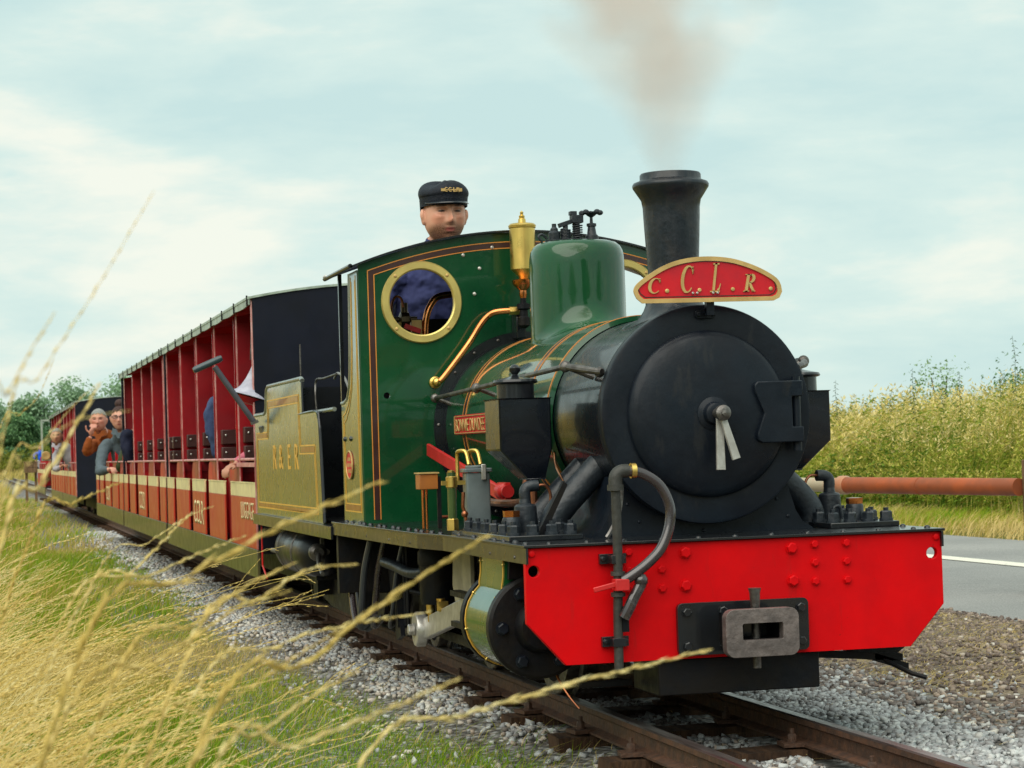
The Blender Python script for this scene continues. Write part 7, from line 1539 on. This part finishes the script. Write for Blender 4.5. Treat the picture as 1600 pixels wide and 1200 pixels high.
def clump(n, x0, x1, y0, y1, hmin, hmax, kind_, leanr=(0.35, 0.9), scale=1.0, tone=0.66):
    for _ in range(n):
        x = rng.uniform(x0, x1); y = rng.uniform(y0, y1); h = rng.uniform(hmin, hmax); ln = h * rng.uniform(*leanr); w = WIND + np.array([rng.normal(0, 0.35), rng.normal(0, 0.15), 0])
        p0 = np.array([x, y, GZ]); p3 = p0 + w * ln + np.array([0, 0, h]); p1 = p0 + np.array([0, 0, h * 0.5]) + w * ln * 0.10; p2 = p0 + w * ln * 0.50 + np.array([0, 0, h * 0.88])
        pts = bez(p0, p1, p2, p3, 9); tn = float(np.clip(tone + rng.normal(0, 0.12), 0, 1))
        if kind_ == 'spike': grass_stem(FG, pts, head=rng.uniform(0.2, 0.32), ns=int(rng.integers(14, 24)), sl=0.014 * scale, sw=0.0020 * scale, r=0.0010 * scale, tone=tn)
        elif kind_ == 'wisp':
            FG.tube(pts, 0.0009 * scale, 0.0004 * scale, tn)
            for k in range(int(rng.integers(6, 11))):
                q = rng.uniform(0.55, 0.98); i = int(q * 8); c = pts[i] + (pts[min(i + 1, 8)] - pts[i]) * (q * 8 - i); dd = (pts[-1] - pts[-3]); dd = dd / np.linalg.norm(dd) + rng.normal(0, 0.35, 3); L = rng.uniform(0.03, 0.09) * (1.3 - q) * 2
                FG.tube(np.array([c, c + dd * L * 0.5 + [0, 0, 0.004], c + dd * L]), 0.0005 * scale, 0.0003 * scale, min(1, tn + 0.12))
                m_ = 3; P = np.stack([c + dd * L * u for u in (0.6, 0.8, 0.97)]); D = np.tile(dd / np.linalg.norm(dd), (m_, 1)); FG.spikelets(P, D, np.full(m_, 0.008 * scale), np.full(m_, 0.0010 * scale), np.full(m_, min(1, tn + 0.15)))
        else: FG.tube(pts, 0.0013 * scale, 0.0003 * scale, tn)
# dense tussocks left of the frame and along its lower left
#@HERO
HERO = [
    ([(4.015, -1.943, -0.135), (3.967, -1.867, 0.328), (3.926, -1.801, 0.707), (3.912, -1.779, 0.746), (3.891, -1.744, 0.798), (3.86, -1.707, 0.858)], 0.0014),
    ([(3.934, -1.949, -0.135), (3.956, -1.876, 0.328), (3.975, -1.812, 0.707), (3.979, -1.798, 0.734), (3.962, -1.785, 0.758), (3.946, -1.77, 0.781)], 0.0018),
    ([(3.809, -1.972, -0.135), (3.76, -1.88, 0.295), (3.718, -1.8, 0.646), (3.705, -1.775, 0.681), (3.681, -1.752, 0.716), (3.656, -1.73, 0.751)], 0.0026),
    ([(3.829, -1.952, -0.135), (3.853, -1.872, 0.308), (3.873, -1.802, 0.67), (3.878, -1.787, 0.696), (3.854, -1.759, 0.721), (3.832, -1.722, 0.728)], 0.0012),
    ([(4.007, -2.01, -0.135), (3.968, -1.876, 0.267), (3.933, -1.759, 0.595), (3.916, -1.704, 0.627), (3.9, -1.646, 0.655), (3.886, -1.579, 0.681)], 0.003),
    ([(3.977, -1.949, -0.135), (3.935, -1.808, 0.241), (3.898, -1.686, 0.548), (3.881, -1.63, 0.573), (3.864, -1.576, 0.607), (3.841, -1.505, 0.644)], 0.003),
    ([(3.614, -1.906, -0.135), (3.549, -1.774, 0.223), (3.492, -1.659, 0.517), (3.458, -1.59, 0.549), (3.423, -1.523, 0.561), (3.389, -1.452, 0.565)], 0.0022),
    ([(3.764, -1.847, -0.135), (3.739, -1.7, 0.207), (3.718, -1.57, 0.488), (3.706, -1.497, 0.516), (3.696, -1.412, 0.534), (3.681, -1.307, 0.55)], 0.0028),
    ([(3.64, -1.93, -0.135), (3.616, -1.79, 0.252), (3.594, -1.667, 0.568), (3.586, -1.62, 0.593), (3.565, -1.579, 0.613), (3.544, -1.538, 0.615)], 0.0026),
    ([(3.201, -2.004, -0.135), (3.231, -1.892, 0.313), (3.258, -1.793, 0.679), (3.267, -1.761, 0.711), (3.243, -1.733, 0.743), (3.23, -1.707, 0.766)], 0.0014),
    ([(3.099, -1.993, -0.135), (3.134, -1.858, 0.249), (3.165, -1.739, 0.562), (3.179, -1.683, 0.595), (3.138, -1.645, 0.626), (3.094, -1.617, 0.647)], 0.0022),
    ([(3.201, -2.001, -0.135), (3.237, -1.858, 0.255), (3.269, -1.733, 0.574), (3.284, -1.674, 0.599), (3.246, -1.621, 0.617), (3.205, -1.58, 0.627)], 0.0022),
    ([(3.716, -1.984, -0.135), (3.698, -1.847, 0.243), (3.682, -1.727, 0.553), (3.675, -1.674, 0.584), (3.654, -1.637, 0.607), (3.633, -1.598, 0.622)], 0.0024),
    ([(3.804, -2.032, -0.135), (3.789, -1.889, 0.236), (3.775, -1.765, 0.539), (3.769, -1.708, 0.568), (3.753, -1.653, 0.6), (3.711, -1.613, 0.607)], 0.0024),
    ([(3.999, -1.966, -0.135), (3.911, -1.84, 0.226), (3.835, -1.73, 0.521), (3.797, -1.675, 0.54), (3.788, -1.629, 0.565), (3.768, -1.589, 0.584)], 0.002),
    ([(3.859, -1.961, -0.135), (3.824, -1.815, 0.217), (3.793, -1.688, 0.505), (3.783, -1.646, 0.521), (3.764, -1.602, 0.545), (3.72, -1.569, 0.552)], 0.0024),
    ([(4.063, -1.982, -0.135), (4.028, -1.83, 0.23), (3.997, -1.697, 0.529), (3.988, -1.654, 0.539), (3.971, -1.597, 0.554), (3.952, -1.549, 0.568)], 0.0024),
    ([(2.692, -1.98, -0.135), (2.72, -1.88, 0.333), (2.744, -1.792, 0.715), (2.752, -1.765, 0.749), (2.757, -1.745, 0.768), (2.763, -1.727, 0.809)], 0.0014),
    ([(2.598, -1.935, -0.135), (2.633, -1.801, 0.253), (2.663, -1.684, 0.57), (2.678, -1.628, 0.604), (2.689, -1.586, 0.631), (2.647, -1.549, 0.643)], 0.0018),
    ([(2.891, -2.006, -0.135), (2.926, -1.875, 0.286), (2.956, -1.76, 0.631), (2.965, -1.723, 0.655), (2.921, -1.695, 0.666), (2.877, -1.667, 0.676)], 0.0024),
]
for pts, wd in HERO:
    P = np.array([list(v) for v in spl(pts, 5)])
    grass_stem(FG, P, head=float(rng.uniform(0.26, 0.40)) if wd > 0.002 else 0.28, ns=int(rng.integers(40, 60)) if wd > 0.002 else 30, sl=wd * 6.5, sw=wd * 0.62, r=wd * 0.36, tone=float(rng.uniform(0.55, 0.9)), spread=float(rng.uniform(0.12, 0.26)))
clump(230, 1.7, 3.6, -2.36, -2.06, 0.30, 0.54, 'spike', (0.5, 1.2), 1.0)
clump(190, 1.7, 3.7, -2.36, -2.04, 0.28, 0.52, 'wisp', (0.5, 1.2), 1.0)
clump(130, 0.0, 2.6, -2.40, -1.92, 0.30, 0.60, 'spike', (0.6, 1.5), 1.05)
clump(190, -1.0, 2.6, -2.50, -1.88, 0.26, 0.60, 'wisp', (0.5, 1.4), 1.2)
clump(80, 0.3, 2.5, -2.15, -1.68, 0.22, 0.42, 'spike', (0.6, 1.4), 1.0)
clump(80, 0.0, 2.5, -2.15, -1.66, 0.20, 0.42, 'wisp', (0.6, 1.4), 1.1)
clump(50, -6.0, 0.0, -1.95, -1.68, 0.20, 0.42, 'wisp', (0.4, 1.0), 1.5, 0.7)
clump(190, -6.0, 0.6, -2.85, -1.95, 0.26, 0.60, 'wisp', (0.3, 1.0), 1.7, 0.70)
clump(120, -8.0, 0.3, -2.85, -1.95, 0.28, 0.64, 'spike', (0.3, 1.0), 1.4, 0.70)
clump(170, -3.5, 3.4, -2.60, -1.95, 0.16, 0.42, 'leaf', (0.3, 1.1), 1.2, 0.5)
clump(200, -18.0, -6.0, -3.6, -1.9, 0.30, 0.60, 'wisp', (0.3, 0.8), 2.8, 0.65)
FG.build('tall_dry_grass', DRYG, kind='stuff')

# ================================================================== SMOKE
sm = bpy.data.materials.new('smoke_haze'); sm.use_nodes = True; t = sm.node_tree; t.nodes.clear()
mo = t.nodes.new('ShaderNodeOutputMaterial'); pv = t.nodes.new('ShaderNodeVolumePrincipled'); t.links.new(pv.outputs[0], mo.inputs['Volume'])
pv.inputs['Color'].default_value = (0.985, 0.85, 0.78, 1); pv.inputs['Anisotropy'].default_value = 0.3
tcs = t.nodes.new('ShaderNodeTexCoord'); sx_ = t.nodes.new('ShaderNodeSeparateXYZ'); t.links.new(tcs.outputs['Object'], sx_.inputs[0])
def mth(op, a, b=None, c=None):
    n = t.nodes.new('ShaderNodeMath'); n.operation = op
    for i, v in enumerate((a, b, c)):
        if v is None: continue
        if isinstance(v, (int, float)): n.inputs[i].default_value = v
        else: t.links.new(v, n.inputs[i])
    return n.outputs[0]
nzs = t.nodes.new('ShaderNodeTexNoise'); nzs.inputs['Scale'].default_value = 3.4; nzs.inputs['Detail'].default_value = 3; nzs.inputs['Roughness'].default_value = 0.5
mps = t.nodes.new('ShaderNodeMapping'); mps.inputs['Location'].default_value = (1.7, 2.4, 0.35); t.links.new(tcs.outputs['Object'], mps.inputs[0]); t.links.new(mps.outputs[0], nzs.inputs['Vector'])
zz = sx_.outputs['Z']; hgt = mth('MAXIMUM', mth('SUBTRACT', zz, 1.40), 0.0)
rad = mth('ADD', 0.060, mth('MULTIPLY', mth('POWER', hgt, 1.3), 0.85))
xx_ = mth('ADD', sx_.outputs['X'], 0.44); yy_ = mth('ADD', sx_.outputs['Y'], mth('MULTIPLY', hgt, 0.10))
dist = mth('SQRT', mth('ADD', mth('MULTIPLY', xx_, xx_), mth('MULTIPLY', yy_, yy_)))
rel = mth('DIVIDE', dist, rad)
fall = mth('SUBTRACT', 1.0, mth('POWER', rel, 2.0)); fall = mth('MAXIMUM', fall, 0.0)
nr = t.nodes.new('ShaderNodeMapRange'); nr.inputs['From Min'].default_value = 0.43; nr.inputs['From Max'].default_value = 0.63; nr.inputs['To Min'].default_value = 0.0; nr.inputs['To Max'].default_value = 1.0; t.links.new(nzs.outputs[0], nr.inputs[0])
base_ = mth('MULTIPLY', mth('SUBTRACT', 1.0, mth('MINIMUM', mth('MULTIPLY', hgt, 2.2), 1.0)), 0.60)
dn = mth('MULTIPLY', mth('MULTIPLY', fall, mth('ADD', mth('MULTIPLY', nr.outputs[0], 2.1), base_)), 2.5)
t.links.new(dn, pv.inputs['Density'])
smb = MB(); prof = [(0.054, 1.362), (0.058, 1.41), (0.10, 1.45), (0.22, 1.60), (0.44, 1.85), (0.66, 2.10), (0.86, 2.30)]
smb.lathe(prof, (-0.44, 0, 0), 'z', 32)
smo = smb.build('chimney_smoke', sm, None, kind='stuff')
